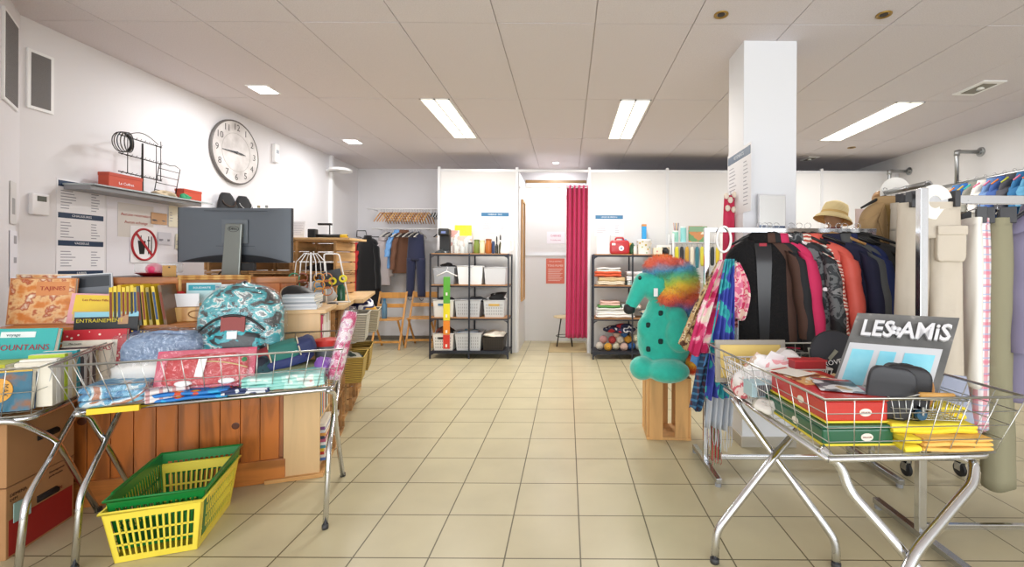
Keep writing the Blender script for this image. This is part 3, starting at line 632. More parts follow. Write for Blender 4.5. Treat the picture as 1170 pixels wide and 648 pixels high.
MB().b2(-.2, .17, -.18, .18, 0, .19).build('body', BLACKP, t, bevel=.004); MB().b2(-.2, .17, -.19, -.18, .02, .16).build('drawer_front', DARKM, t, bevel=.003); MB().b2(-.21, .18, -.2, .19, .19, .2).build('tray_mat', mat('2b3138', .4), t, bevel=.003)
t = thing('candy_dish', 'red dish with pink ball and clear tub left of the monitor', 'dish', dw(-1.04, .5, 1.2), DA)
MB().lathe([(.06, .0), (.1, .02), (.105, .022), (.06, .006)], 24).build('dish', mat('b3161e', .4), t, 'auto')
MB().ell((-.01, 0, .045), (.045, .04, .04), 16).build('ball', mat('d8386a', .4), t, True)
MB().b2(-.1, .12, -.035, .06, .022, .085).build('clear_tub', GLASS, t, bevel=.01)
t = thing('cardboard_tag', 'small kraft card leaning beside the red dish', 'card', dw(-.94, .42, 1.2), DA); MB().b2(-.035, .035, 0, .003, 0, .07).build('card', mat('c69a5e', .8), t); MB().lathe([(.005, 0), (.005, .001)], 10, T(0, -.0002, .058, 0, PI/2)).build('hole', BLACKP, t)
# ledge: magazines, books
LZ = .951
food = ramp_mat([(0, '8a3f16'), (.4, 'd9853d'), (.5, 'e9c08a'), (.56, 'b5532a'), (.64, 'f0e2c8')], 'NOISE', 14, .3, detail=3, interp='LINEAR')
book('cookery book with orange food photograph on the counter ledge, far left', .27, .25, .02, 'c98a5a', dw(-1.40, .17, LZ), DA+.02, -.12, art=[(.02, .98, .02, .98, food), (.4, .9, .62, .92, 'd98f55')], txt=[('TAJINES', .03, .65, .77, 'a8281c')], group='books and magazines on the counter ledge')
book('larger magazine with cream and photo cover behind the orange cookery book', .30, .27, .008, 'e0cdb5', dw(-1.40, .235, LZ), DA, -.08, art=[(.02, .98, .02, .98, food)], group='books and magazines on the counter ledge', soft=True)
book('blue and white laptop magazine on the counter ledge behind the cookery book', .24, .27, .008, 'dfe3e8', dw(-1.235, .225, LZ), DA, -.1, -.08, art=[(0, 1, 0, .5, '1c93b3'), (.25, .98, .55, .98, '6e747c'), (.3, .95, .72, .95, '33383f')], txt=[('PC', .05, .25, .42, 'f2f2f2')], group='books and magazines on the counter ledge', soft=True)
book('pink children book with yellow panel leaning on the counter ledge', .22, .165, .018, 'e7a9b2', dw(-1.155, .12, LZ), DA, -.2, .05, art=[(.08, .92, .3, .95, 'eccb3a'), (.1, .9, .08, .4, 'd3b27c'), (.4, .7, .1, .3, '5a4034')], txt=[('Les Petites Filles', .018, .5, .78, 'a02a30')], group='books and magazines on the counter ledge')
x = -.985
for k in range(12):
    col = ['e3c21f', 'e8cc35', 'dcb81c', 'e6c832', 'd9c23a', 'e3c21f', 'c9b23a', '4b4a40', 'dfbd22', 'a08a30', 'e0c030', '6a4a2a'][k]
    b = book('yellow spined children magazine in the row on the counter ledge', .16, .205+.006*(k % 3), .014, col, dw(x, .04, LZ), DA+PI/2, 0, 0, art=(), group='yellow magazines on the counter ledge', soft=True)
    ln = .02 if k < 6 else .06+.035*(k-6); b.rotation_euler = (0, 0, DA+PI/2); 
    b.rotation_euler.rotate_axis('X', -ln*.6)
    MB().b2(-.0812, -.0798, .002, .012, .03, .18).build('spine_print', mat(['7a3520', '2c2c2c', '2c4a7a', '7a3520'][k % 4], .6), b)
    b['label'] = ['yellow magazine with brown spine print in the row on the ledge', 'yellow magazine with black spine print in the row on the ledge', 'yellow magazine with blue spine print in the row on the ledge', 'yellow magazine with rust print in the row on the ledge'][k % 4] if k not in (7, 9, 11) else ['thin dark grey magazine in the yellow row', 'olive coloured magazine in the yellow row', 'brown magazine leaning at the right end of the yellow row'][(k-7)//2]
    x += .0175+.004*max(0, k-6)
BAM = ramp_mat([(.2, 'c08a48'), (.5, 'd3a25c'), (.8, 'd9ac68')], 'WAVEX', 5, .4, interp='LINEAR', distort=2, coat=.2); BAMD = mat('9a6a30', .5)
t = thing('bamboo_organiser', 'bamboo letter organiser with open frame and drawer on the counter ledge', 'organiser', dw(-.655, .155, LZ), DA)
MB().b2(-.2, .24, -.09, .09, 0, .082).build('drawer_box', BAM, t, bevel=.004)
MB().tube([(.0+.045*math.cos(a*PI/12), -.092, .042+.022*math.sin(a*PI/12)) for a in range(24)], .0035, 6, True).build('oval_handle', BAMD, t, True)
f = MB()
for p, q in (((-.15, .07, .08), (-.15, .07, .262)), ((.2, .07, .08), (.2, .07, .262)), ((-.16, .07, .255), (.21, .07, .255)), ((-.16, .07, .24), (.21, .07, .24)), ((-.15, -.05, .08), (-.15, -.05, .14)), ((.2, -.05, .08), (.2, -.05, .14)), ((-.16, -.05, .095), (.21, -.05, .095))): f.tube([p, q], .008, 10)
f.build('frame', BAM, t, True)
for (x, z, w, h, c, lb, tx) in ((-.735, 1.035, .15, .075, 'f2f2f4', 'white flyer with a small pink mark in the bamboo organiser', ''), (-.655, 1.04, .17, .13, 'bfe0e4', 'pale blue flyer with teal heading in the bamboo organiser', 'SOLIDARITE'), (-.54, 1.04, .14, .12, 'e8eef2', 'plain white flyer at the right of the bamboo organiser', '')):
    t = thing('flyer', lb, 'flyer', dw(x, .09 if h < .1 else .14, z), DA); MB().b2(-w/2, w/2, 0, .002, 0, h).build('sheet', mat(c, .5), t)
    if tx: MB().b2(-w/2+.01, w/2-.03, -.0008, 0, h-.045, h-.012).build('heading', mat('2a9db0', .5), t); text(tx, .016, PAPER, t, T(-.01, -.0012, h-.029), 'printed_text', .0002)
    else: MB().b2(-w/2+.012, -w/2+.03, -.0008, 0, h-.02, h-.01).build('mark', mat('d8609a' if h < .1 else '9ab', .5) if h < .1 else mat('8fa3b8', .5), t)
lumpy('red_pouch', 'small red pouch sticking out at the left of the bamboo organiser', 'pouch', dw(-.79, .16, LZ+.083), (.035, .03, .06), mat('c4232b', .6), DA, seed=4)
# ---------------------------------------------------------------- cabinet and crates of the row
t = thing('bookcase', 'pale veneer bookcase end standing right of the pine counter', 'bookcase', dw(-.11, .17), DA)
MB().b2(-.1, .09, -.175, -.155, .02, .985).build('side_panel', VEN, t, bevel=.0015)
MB().b2(-.1, .09, .155, .175, .02, .985).build('side_panel', VEN, t, bevel=.0015)
MB().b2(-.1, -.085, -.155, .155, .02, .985).build('back_panel', VEN, t)
for z in (.05, .33, .68): MB().b2(-.085, .088, -.155, .155, z, z+.018).build('shelf', VEN, t, bevel=.001)
MB().b2(-.11, .125, -.19, .19, .985, 1.01).build('top', VEN, t, bevel=.003)
MB().b2(-.19, .115, -.2, .18, 0, .022).build('plinth', wood('cf9c5e', .85, 'x'), t, bevel=.002)
def spine_row(u0, v0, z, n, t0, w, h, cols, group, labels, gap=.001, outu=.0):
    v = v0
    for k in range(n):
        tt = t0*random.uniform(.8, 1.2); hh = h*random.uniform(.88, 1.0); c = cols[k % len(cols)]
        b = book(labels(k, c), w, hh, tt, c[0], dw(u0-w/2+outu, v, z), DA+PI, 0, 0, group=group)
        v += tt+gap
    return v
CN = [('d0486a', 'pink'), ('e8e2d4', 'white'), ('3c63a8', 'blue'), ('e0b32a', 'yellow'), ('c8503a', 'red'), ('f0f0f0', 'white')]
def lay(loc, rz, w, d, h, col, label, group, cat='book', name='book'):
    b = thing(name, label, cat, loc, rz, group); c = mat(col, .4)
    MB().b2(-w/2, w/2, -d/2, d/2, 0, .0015).b2(-w/2, w/2, -d/2, d/2, h-.0015, h).b2(-w/2, w/2, -d/2, -d/2+.0015, 0.001, h-.001).build('cover', c, b)
    MB().b2(-w/2+.002, w/2-.002, -d/2+.0014, d/2-.002, .0015, h-.0015).build('pages', PAGE, b); return b
# upright books in the middle shelf, spines to the aisle
v = .02
for k, (c, nm, tt) in enumerate((('2c3f72', 'navy', .02), ('e3b52c', 'yellow', .028), ('3aa3d0', 'light blue', .024), ('e2603c', 'orange red', .03), ('e9e4da', 'cream', .03), ('8a3040', 'dark red', .03), ('3c6a4a', 'green', .03), ('d8d8dc', 'pale grey', .03), ('b0762c', 'ochre', .03))):
    h = .24-.012*(k % 3); b = thing('book', nm+' book standing in the middle shelf of the pale bookcase', 'book', dw(-.09, v+.0, .3485), DA, 'books in the pale bookcase')
    MB().b2(-.08, .07, .0, tt, 0, h).build('cover', mat(c, .4), b, bevel=.0015); MB().b2(-.078, .0, .002, tt-.002, h-.001, h+.0006).build('pages', PAGE, b)
    v += tt+.003
v = .02
for k, (c, nm, tt) in enumerate((('cc3b6e', 'pink', .045), ('efe9dc', 'cream', .05), ('e9e7e4', 'white', .045), ('c9b9a2', 'beige', .04), ('d9d4cc', 'grey white', .05), ('b79a7a', 'tan', .04))):
    h = .27-.01*(k % 2); b = thing('binder', nm+' upright binder in the top shelf of the pale bookcase', 'binder', dw(-.09, v, .6985), DA, 'binders in the pale bookcase')
    MB().b2(-.08, .075, 0, tt, 0, h).build('cover', mat(c, .5), b, bevel=.002); MB().b2(.0752, .0758, tt*.25, tt*.75, h*.4, h*.8).build('spine_label', PAPER, b); v += tt+.003
z = .0685
for k, (c, nm) in enumerate((('4a6aa8', 'blue'), ('d9d4c8', 'cream'), ('c03c34', 'red'), ('e8c23c', 'yellow'), ('4c8a9a', 'teal'), ('e9e9ec', 'white'), ('b85a7a', 'mauve'), ('3a3f55', 'dark blue'), ('d99a4a', 'orange'), ('cfd6dc', 'pale grey'), ('7a4a8a', 'purple'), ('e6dfd0', 'ivory'))):
    hh = .018; lay(dw(-.075+random.uniform(-.004, .004), .17, z), DA+random.uniform(-.03, .03), .15, .24, hh, c, nm+' magazine lying in the stack on the bottom shelf of the pale bookcase', 'magazines stacked in the pale bookcase', 'magazine', 'magazine'); z += hh+.001
def crate(label, loc, rz, w=.42, h=.32, d=.36, m=CRATE, group='wooden crates of the left row', open_dir=1):
    """crate on its side: slatted, open towards local +x"""
    t = thing('wooden_crate', label, 'crate', loc, rz, group); th = .012
    for z0 in (0, h-th):
        g = MB()
        for k in range(3): a = d/3; g.b2(-d+k*a+.004, -d+(k+1)*a-.004, -w/2, w/2, z0, z0+th)
        g.build('slats', m, t, bevel=.001)
    for y0 in (-w/2, w/2-th):
        g = MB()
        for k in range(3): a = h/3; g.b2(-d, -.001, y0+.0005, y0+th-.0005, k*a+.006+th*(k == 0), (k+1)*a-.006-th*(k == 2))
        g.build('side_slats', m, t, bevel=.001)
    g = MB()
    for k in range(3): a = h/3; g.b2(-d, -d+.008, -w/2+th, w/2-th, k*a+.006+th*(k == 0), (k+1)*a-.006-th*(k == 2))
    g.build('bottom_slats', m, t)
    for sy in (-1, 1):
        for x in (-.028, -d+.02): g = MB(); g.b2(x-.012, x+.012, sy*(w/2-th-.012)-.011, sy*(w/2-th-.012)+.011, th, h-th); g.build('corner_post', m, t)
    return t
cols_ = [.59, 1.02, 1.45, 1.82]
names = ['nearest', 'second', 'third', 'farthest']
for i, v in enumerate(cols_):
    w = .42 if i < 3 else .3
    for j in range(3):
        if i == 3 and j == 2: pass
        crate('%s column of the crate row right of the bookcase, %s crate' % (names[i], ['bottom', 'middle', 'top'][j]), dw(-.01+random.uniform(-.01, .02), v, .322*j), DA+random.uniform(-.01, .01), w=w, m=[CRATE, CRATE2][(i+j) % 2])
t = thing('worktop', 'pale wooden worktop planks lying over the crate row', 'worktop', dw(0, .4, .967), DA)
WT = wood('dcb883', .9, 'y', 1.5, .45, .1)
for k, (x0, x1) in enumerate(((-.46, -.22), (-.215, .06))): MB().b2(x0, x1+.0, -.02, 1.62, 0, .03).build('plank', WT, t, bevel=.003)
MB().b2(.062, .13, .5, 1.62, 0, .03).build('plank', WT, t, bevel=.003)
# ================================================================ soft goods helper
def sup(mb, c, r, e1=.6, e2=.6, n=28, m=14, R=None, M=None, amp=0, freq=3, seed=0, flat=None, top=1):
    """soft box: super-ellipsoid with creases"""
    sg = lambda x, p: math.copysign(abs(x)**p, x); MM = Matrix.Translation(c) @ (R or Matrix())
    if M is not None: MM = M @ MM
    def fn(u, v):
        a = u*2*PI; b = -PI/2+PI*v; cb_ = sg(math.cos(b), e1); k = 1
        q = Vector((cb_*sg(math.cos(a), e2), cb_*sg(math.sin(a), e2), sg(math.sin(b), e1)))
        if amp: k = 1+amp*2*mnoise.noise(q*freq+Vector((seed*2.3, seed, 1)))
        tp = 1-(1-top)*(q.z*.5+.5)
        return (q.x*r[0]*k*tp, q.y*r[1]*k*tp, q.z*r[2]*k)
    return mb.grid(fn, n, m, MM, closeu=True)
BINF = .654
TEALP = ramp_mat([(0, '10181c'), (.40, '1d2a30'), (.45, '2a9aa6'), (.52, '46b7c0'), (.56, 'dfe6e4'), (.60, '6f7a7e'), (.66, '2a9aa6'), (.72, 'c9d2d0')], 'NOISE', 13, .35, detail=6, interp='CONSTANT', stretch=(1, 1, 1.5), distort=.8, coat=.3)
t = thing('backpack', 'teal and grey camouflage backpack in clear wrap standing in the left wire bin', 'backpack', aw(.57, .36, BINF+.04), AR-.12); t.rotation_euler.x = -.12
def bp(u, v, w=.205, h=.485, d=.10, y0=0, z0=0):
    a = u*2*PI; top = 1-max(0, (v-.5)/.5)**2.6*.999; k = top**.5; ct, st_ = math.cos(a), math.sin(a)
    return (w*k*math.copysign(abs(ct)**.7, ct)*(1+.03*math.sin(v*9)), y0+d*k**.6*math.copysign(abs(st_)**.7, st_)*(1 if st_ < 0 else .7), z0+h*v+.006*math.sin(a*3+v*8))
m = MB().grid(bp, 36, 20, closeu=True); m.f.append(tuple(range(36))[::-1]); m.build('body', TEALP, t, True)
m = MB().grid(lambda u, v: bp(u, v, .15, .24, .07, -.065, .03), 30, 12, closeu=True); m.f.append(tuple(range(30))[::-1]); m.build('front_pocket', TEALP, t, True)
MB().grid(lambda u, v: ((u-.5)*.30, -.115-.012*math.cos((u-.5)*3), .30-.04*abs(u-.5)**2*8+v*.014), 14, 3).build('zip', BLACKP, t, True, solid=.004)
MB().b2(-.05, .06, -.128, -.118, .215, .30).build('leather_patch', mat('8c3a36', .5, nz=.1, scale=40), t, bevel=.002)
MB().b2(-.015, .03, -.138, -.134, .185, .225).build('price_tag', PAPER, t)
MB().tube([(-.03+.06*j/8, .0, .462+.03*math.sin(PI*j/8)) for j in range(9)], .007, 8).build('grab_loop', BLACKP, t, True)
m = MB().grid(lambda u, v: bp(u, v, .215, .50, .115, 0, -.01), 36, 20, closeu=True)
for i, q in enumerate(m.v): m.v[i] = q+Vector((mnoise.noise(q*9), mnoise.noise(q*9+Vector((5, 0, 0))), 0))*.018
m.build('plastic_wrap', FILM, t, True)
# folded and wrapped textiles
BLUET = ramp_mat([(0, '3a86b8'), (.42, '6fb4d8'), (.5, 'd8e6ee'), (.56, 'b9795a'), (.62, '7fc0de')], 'NOISE', 7, .6, detail=2, distort=1)
t = thing('wrapped_towel', 'light blue towel with brown print in plastic, front left corner of the bin', 'towel', aw(.17, .15, BINF), AR+.1)
folded(MB(), .22, .18, .085, 3).build('towel', BLUET, t, True); sup(MB(), (0, 0, .047), (.125, .125, .056), .45, .45, amp=.03, seed=3).build('plastic_wrap', FILM, t, True)
cloth_stack('folded_cloth', 'white cloth with red and blue stripes folded beside the blue towel', 'cloth', aw(.345, .12, BINF), .16, .15, .05, plaid('eae6e6', [('X', 'b84a50', 7, .8), ('Y', '5a76b0', 5, .85)]), 3, AR+.4)
DEN = ramp_mat([(.35, '5f7aa0'), (.6, '8fa6c6')], 'NOISE', 60, .8, detail=3, interp='LINEAR')
t = thing('denim_bag', 'pale denim bag wrapped in crinkled clear plastic in the left bin', 'bag', aw(.27, .33, BINF), AR-.15)
sup(MB(), (0, 0, .16), (.17, .085, .12), .5, .5, amp=.06, seed=1).build('body', DEN, t, True)
sup(MB(), (0, -.035, .075), (.185, .105, .08), .5, .5, amp=.05, seed=7).build('white_lining', mat('eceae6', .8), t, True)
MB().tube([(-.11+.22*j/12, -.03, .265+.02*math.sin(PI*j/12)) for j in range(13)], .009, 8).build('hem', mat('7d95b8', .8), t, True)
sup(MB(), (0, 0, .145), (.205, .13, .15), .5, .6, n=36, m=20, amp=.07, freq=4, seed=2).build('plastic_wrap', FILM, t, True)
t = thing('wrapped_bag', 'bright red quilted bag sealed in pink tinted plastic at the front of the left bin', 'bag', aw(.50, .105, BINF+.032), AR-.02); t.rotation_euler.x = -.32
RED = mat('c80f20', .45, nz=.12, scale=14, bump=.5, bscale=25)
sup(MB(), (0, 0, .085), (.165, .028, .075), .35, .4, amp=.04, seed=5).build('body', RED, t, True)
MB().b2(-.205, .195, .0, .004, -.005, .185).build('pink_backing', mat('d84a6a', .25, coat=.4), t, bevel=.003)
sup(MB(), (0, 0, .088), (.2, .036, .092), .3, .35, amp=.05, freq=5, seed=6).build('plastic_wrap', FILM, t, True)
MB().b2(-.045, -.012, -.041, -.039, .045, .135, Matrix.Rotation(.12, 4, 'Y')).build('price_tag', PAPER, t)
MB().tube([(-.01+.18*j/10, -.036, .12-.04*(j/10)**2) for j in range(11)], .003, 6).build('cord', mat('d9c08a', .6), t, True)
for x in (-.08, .09): MB().ell((x, -.035, .022), (.035, .006, .014), 12).build('white_label', PAPER, t, True)
MB().ell((.155, -.036, .12), (.012, .003, .012), 12).build('green_sticker', mat('2f7a4a', .5), t, True)
cloth_stack('folded_cloth', 'blue folded cloth with red and yellow balls, under the red bag', 'cloth', aw(.46, .12, BINF), .3, .17, .03, ramp_mat([(0, 'e8c92c'), (.20, 'd24a2a'), (.3, '1f78c8'), (.7, '2aa3dc')], 'VOR', 14, .5), 2, AR)
cloth_stack('folded_cloth', 'mint green folded cloth with pale print at the right end of the left bin', 'cloth', aw(.83, .135, BINF), .36, .17, .075, ramp_mat([(0, '8fd0c8'), (.5, 'b5e2dc'), (.62, 'e3eeea'), (.7, 'e3b9b4')], 'NOISE', 12, .5, detail=2), 4, AR+.05)
cloth_stack('folded_cloth', 'navy folded cloth with light pattern under the mint cloth', 'cloth', aw(.68, .06, BINF), .2, .07, .025, ramp_mat([(.0, '2a3a66'), (.55, 'd9dee6')], 'NOISE', 22, .6, detail=2), 2, AR)
t = thing('folded_bag', 'green and brick red bag with navy ends in the left bin right of the backpack', 'bag', aw(.79, .27, BINF+.085), AR+.2); t.rotation_euler.y = -.22
m = sup(MB(), (-.09, 0, .065), (.07, .085, .05), .5, .5, amp=.05).build('red_panel', mat('9c3238', .7), t, True)
sup(MB(), (.02, 0, .07), (.085, .09, .052), .5, .5, amp=.04, seed=1).build('green_panel', mat('2d7268', .7), t, True)
sup(MB(), (.12, 0, .07), (.05, .088, .05), .6, .5, amp=.05, seed=2).build('navy_panel', mat('2c3560', .7), t, True)
sup(MB(), (.0, .0, .02), (.15, .095, .03), .5, .5, amp=.08, seed=3).build('navy_lining', mat('2b3568', .7), t, True)
for x in (-.045, .09): MB().tube([(x+.008*math.sin(j), -.088+.0*j, .03+.0*j) for j in range(1)]+[(x, .09*math.cos(a), .068+.058*math.sin(a)) for a in [PI+.3-(PI+.6)*j/12 for j in range(13)]], .0035, 6).build('piping', mat('d9ccb0', .6), t, True)
t = tag(sup(MB(), (0, 0, .045), (.16, .085, .042), .4, .4, amp=.06, seed=9).build('folded_jacket', mat('76795a', .8, nz=.08), None, True, loc=aw(.86, .28, BINF), rz=AR+.35), 'olive green folded garment under the green and red bag', 'garment')
lumpy('purple_pouch', 'purple and pink printed pouch in the left bin below the red lid', 'pouch', aw(.99, .24, BINF+.01), (.065, .05, .07), ramp_mat([(0, '8a5ab0'), (.5, 'a884cc'), (.6, 'e6dcea'), (.66, 'd0487a')], 'NOISE', 14, .6, detail=2), AR, seed=8)
t = thing('storage_tub', 'grey round tub with red lid at the back right of the left bin', 'tub', aw(.985, .38, BINF), AR)
MB().lathe([(.055, 0), (.06, .16)], 24).build('tub', mat('6f7478', .4), t, 'auto'); MB().lathe([(.066, .16), (.068, .165), (.068, .19), (.06, .195)], 24).build('lid', mat('d2382f', .45), t, 'auto')
t = thing('wrapped_roll', 'pink floral roll wrapped in film sticking up at the right end of the bin', 'roll', aw(1.045, .15, BINF+.01), AR); t.rotation_euler = (-.12, .22, AR)
FLO = ramp_mat([(0, 'd2417c'), (.45, 'e39ab8'), (.52, 'f0dfe6'), (.62, 'd9aac6')], 'NOISE', 22, .5, detail=2)
MB().lathe([(.0, 0), (.03, .0), (.036, .05), (.036, .34), (.03, .37), (.0, .37)], 16, cap=False).build('roll', FLO, t, True)
MB().lathe([(.04, -.0), (.045, .1), (.044, .36), (.02, .40)], 16, T(0, 0, 0), cap=False).build('plastic_wrap', FILM, t, True)
lumpy('knitted_hat', 'dark patterned soft cloth heap between backpack and green bag', 'cloth', aw(.70, .2, BINF+.02), (.08, .06, .09), ramp_mat([(0, '1c2030'), (.45, '2a4a52'), (.55, 'a0a4a8'), (.6, '2a2f45')], 'NOISE', 12, .7), AR, seed=11)
# ---------------------------------------------------------------- left edge bin: books
def bw(a, b, z=0): return AF @ Vector((a-.03, b, z))
SEA = ramp_mat([(.0, '1f8f92'), (.45, '38a8a6'), (.6, '6cc4c0')], 'NOISE', 3, .4, detail=4, interp='LINEAR', stretch=(.4, 1, 3))
b = book('large teal album with mountains and sea on its cover, standing in the left edge bin', .34, .30, .025, '3fb0ae', bw(-.30, .32, .68), AR-.2, -.22, art=[(0, 1, 0, .42, SEA), (.0, 1, 0, .08, 'e9e6dc'), (.35, .75, .86, .95, 'e6eeee')], txt=[('THE MOUNTAINS', .038, .5, .70, 'a83a48'), ('voyage', .02, .5, .90, '3c6a70')], group='books in the left edge bin')
RD = ramp_mat([(0, 'f0d8c8'), (.22, 'c4222f')], 'VOR', 42, .4)
book('red dotted colouring book with MANDALAS on a cream panel in the left edge bin', .26, .27, .02, 'c4222f', bw(-.05, .455, .675), AR-.1, -.12, art=[(0, 1, 0, 1, RD), (.0, .86, 0, .80, 'efe4d4')], txt=[('MANDALAS', .034, .43, .64, 'b8243a'), ('Mes beaux', .012, .2, .74, '5a4a44')], group='books in the left edge bin')
book('black book with bold yellow title below a pale blue sky in the left edge bin', .27, .33, .02, '1c1c1e', bw(-.03, .50, .70), AR-.1, -.12, art=[(0, 1, .92, 1, '8cc6d8'), (.68, .84, .80, .96, 'b58a64')], txt=[('ENTRAINEMENT', .027, .4, .86, 'd9c43a')], group='books in the left edge bin')
book('navy patterned book, right of the red dotted one in the left edge bin', .2, .24, .02, '2a3560', bw(.06, .48, .69), AR-.35, -.1, art=[(0, 1, 0, 1, ramp_mat([(0, 'e8c23a'), (.2, '2a3560')], 'VOR', 36, .4))], group='books in the left edge bin')
v = .10
BC = [('ece6d6', 'cream'), ('f0ede4', 'white'), ('c9c4b4', 'pale grey'), ('b8cf3a', 'lime green'), ('e6e0d0', 'ivory'), ('d9c9a4', 'sand'), ('34a6b4', 'turquoise'), ('3a3f44', 'charcoal'), ('d8d8d4', 'light grey'), ('6a5a4c', 'brown'), ('efe9e0', 'off white'), ('4a3a3c', 'dark plum'), ('c8b890', 'buff')]
for k, (c, nm) in enumerate(BC):
    tt = random.uniform(.018, .03); h = random.uniform(.17, .215)
    b = thing('book', '%s book in the row along the right side of the left edge bin' % nm, 'book', bw(-.012, v, .661), AR, 'books in the left edge bin')
    MB().b2(-.12, 0, 0, tt, 0, h).build('cover', mat(c, .45), b, bevel=.001); MB().b2(-.118, -.002, .0015, tt-.0015, h-.001, h+.0006).build('pages', PAGE, b); v += tt+.002
b = book('dark blue story book with orange title badge at the front of the left edge bin', .28, .17, .03, '1f3a5a', bw(-.20, .06, .661), AR, -.08, art=[(0, 1, 0, .96, ramp_mat([(0, '16304e'), (.5, '2a6a84'), (.6, '8a5a34'), (.68, '1c2a4a')], 'NOISE', 9, .4, interp='LINEAR')), (0, 1, .96, 1, 'd9b23a')], group='books in the left edge bin')
MB().lathe([(.05, 0), (.05, .002)], 20, T(.04, -.001, .09, 0, PI/2, 0, (.9, 1, 1.2))).build('title_badge', mat('e0a23c', .5), b)
text('MAX', .025, mat('2a2420', .5), b, T(.062, -.0035, .09) @ Matrix.Rotation(PI/2, 4, 'Y'), 'title', .0004); text('DE VIEZZI', .019, mat('2a2420', .5), b, T(.037, -.0035, .09) @ Matrix.Rotation(PI/2, 4, 'Y'), 'title', .0004)
for k, (c, nm, y) in enumerate((('e8b44a', 'yellow edged', .11), ('c9a06a', 'tan', .14), ('e9dcb8', 'cream paged', .17))):
    book('%s thick book behind the dark blue story book in the left edge bin' % nm, .26, .165, .026, c, bw(-.275, y, .661), AR, -.08, group='books in the left edge bin')
lay(bw(-.33, .24, .661), AR, .26, .14, .18, 'c6c83c', 'lime yellow box of cards lying in the left edge bin', 'books in the left edge bin')
# ================================================================ crate wall behind the till and what stands on it
t = thing('side_table', 'low white table under the crate wall behind the till', 'table', (-2.72, 4.25, 0))
MB().b2(-.62, .62, -.22, .22, .58, .6).build('table_top', WHITEP, t, bevel=.002)
for x in (-.58, .58):
    for y in (-.18, .18): MB().b2(x-.02, x+.02, y-.02, y+.02, 0, .58).build('leg', WHITEP, t)
for j in range(3):
    for i in range(3):
        crate('crate wall behind the till, %s crate in the %s row' % (['leftmost', 'middle', 'rightmost'][i], ['lowest', 'middle', 'top'][j]), (-3.12+.405*i, 4.05, .6+.3*j), -R90, w=.4, h=.297, d=.36, m=[CRATE2, CRATE][(i+j) % 2], group='crates stacked behind the till')
t = thing('shelf_board', 'wooden board lying on top of the crate wall, reaching right', 'shelf', (-2.6, 4.2, 1.5)); MB().b2(-.7, .62, -.17, .17, 0, .02).build('board', WT, t, bevel=.002)
ct = 1.52
t = thing('table_sign', 'white paper sign with lines leaning on the crate wall by the monitor', 'sign', (-2.50, 4.12, ct), 0); t.rotation_euler.x = -.15
MB().b2(-.07, .05, 0, .004, 0, .16).build('paper', PAPER, t); g = MB()
for k in range(7): g.b2(-.06, .04-.01*(k % 3), -.001, 0, .14-.018*k, .142-.018*k)
g.build('printed_rows', mat('9a9aa6', .6), t)
t = thing('stapler', 'black and yellow hand tool lying on the board right of the paper sign', 'tool', (-2.16, 4.1, ct), .1)
MB().tube([(-.2, 0, .02), (.12, 0, .018)], .016, 12).build('barrel', BLACKP, t, True); MB().tube([(.06, 0, .018), (.12, 0, .018)], .018, 12).build('yellow_tip', mat('d9b62a', .5), t, True); MB().b2(-.22, -.15, -.03, .03, 0, .08).build('grip', BLACKP, t, bevel=.006)
t = thing('desk_lamp', 'thin black clamp arm standing on the board at the back left corner', 'lamp', (-2.28, 4.25, ct), 0)
MB().lathe([(.04, 0), (.04, .01)], 20).build('base', BLACKP, t); MB().tube([(0, 0, 0), (0, 0, .14)], .006, 8).build('pole', BLACKP, t, True); MB().b2(-.11, .02, -.015, .015, .13, .15).build('head', BLACKP, t, bevel=.004)
lumpy('black_gloves', 'black gloves on the crate wall beside the monitor', 'gloves', (-2.68, 4.08, ct), (.09, .05, .03), BLACKP, seed=3, amp=.3)
lumpy('dark_scarf_heap', 'dark cloth lying inside the top right crate behind the till', 'cloth', (-2.32, 4.2, 1.213), (.12, .08, .05), mat('2b2628', .8), seed=6, amp=.3)
# bookcase top: magazines, cap ; worktop: jewellery tree, bags
t0z = 1.0105
for k in range(8): lay(dw(-.13+random.uniform(-.006, .006), .1+random.uniform(-.004, .004), t0z+.0112*k), DA+random.uniform(-.05, .05), .17, .22, .0105, ['dfe2e6', 'c9ccd2', 'e9e9ec', '9aa0a8', 'd9dce0', 'bfc4ca', 'e6e8ea', 'aab0b6'][k], 'thin grey and white magazine in the stack on the pale bookcase', 'stack of magazines on the pale bookcase', 'magazine', 'magazine')
t = thing('skate_cap', 'black flat cap with pale rim leaning on the magazine stack', 'cap', dw(-.20, .21, 1.012), DA+.3); t.rotation_euler = (.9, .45, DA+.35)
MB().grid(lambda u, v: (.12*math.cos(u*2*PI)*math.sin(v*PI/2+.01), .085*math.sin(u*2*PI)*math.sin(v*PI/2+.01), .09+.06*math.cos(v*PI/2)), 24, 8, closeu=True).build('crown', BLACKP, t, True, solid=.002)
MB().tube([(.12*math.cos(a*PI/12), .085*math.sin(a*PI/12), .09) for a in range(24)], .005, 6, True).build('rim', mat('c9b090', .6), t, True)
wz = .9975
t = thing('accessory_tree', 'white wire tree hung with hair ties on the wooden worktop', 'jewellery stand', dw(-.17, .50, wz), DA)
MB().lathe([(.07, 0), (.065, .012), (.006, .02), (.006, .36), (.0, .37)], 18, cap=False).build('pole', WHITEP, t, 'auto')
g = MB()
for k in range(6):
    a = k*PI/3; g.tube([(0, 0, .35), (.04*math.cos(a), .04*math.sin(a), .36), (.09*math.cos(a), .09*math.sin(a), .30), (.10*math.cos(a), .10*math.sin(a), .2)], .003, 6)
g.build('branches', WHITEP, t, True)
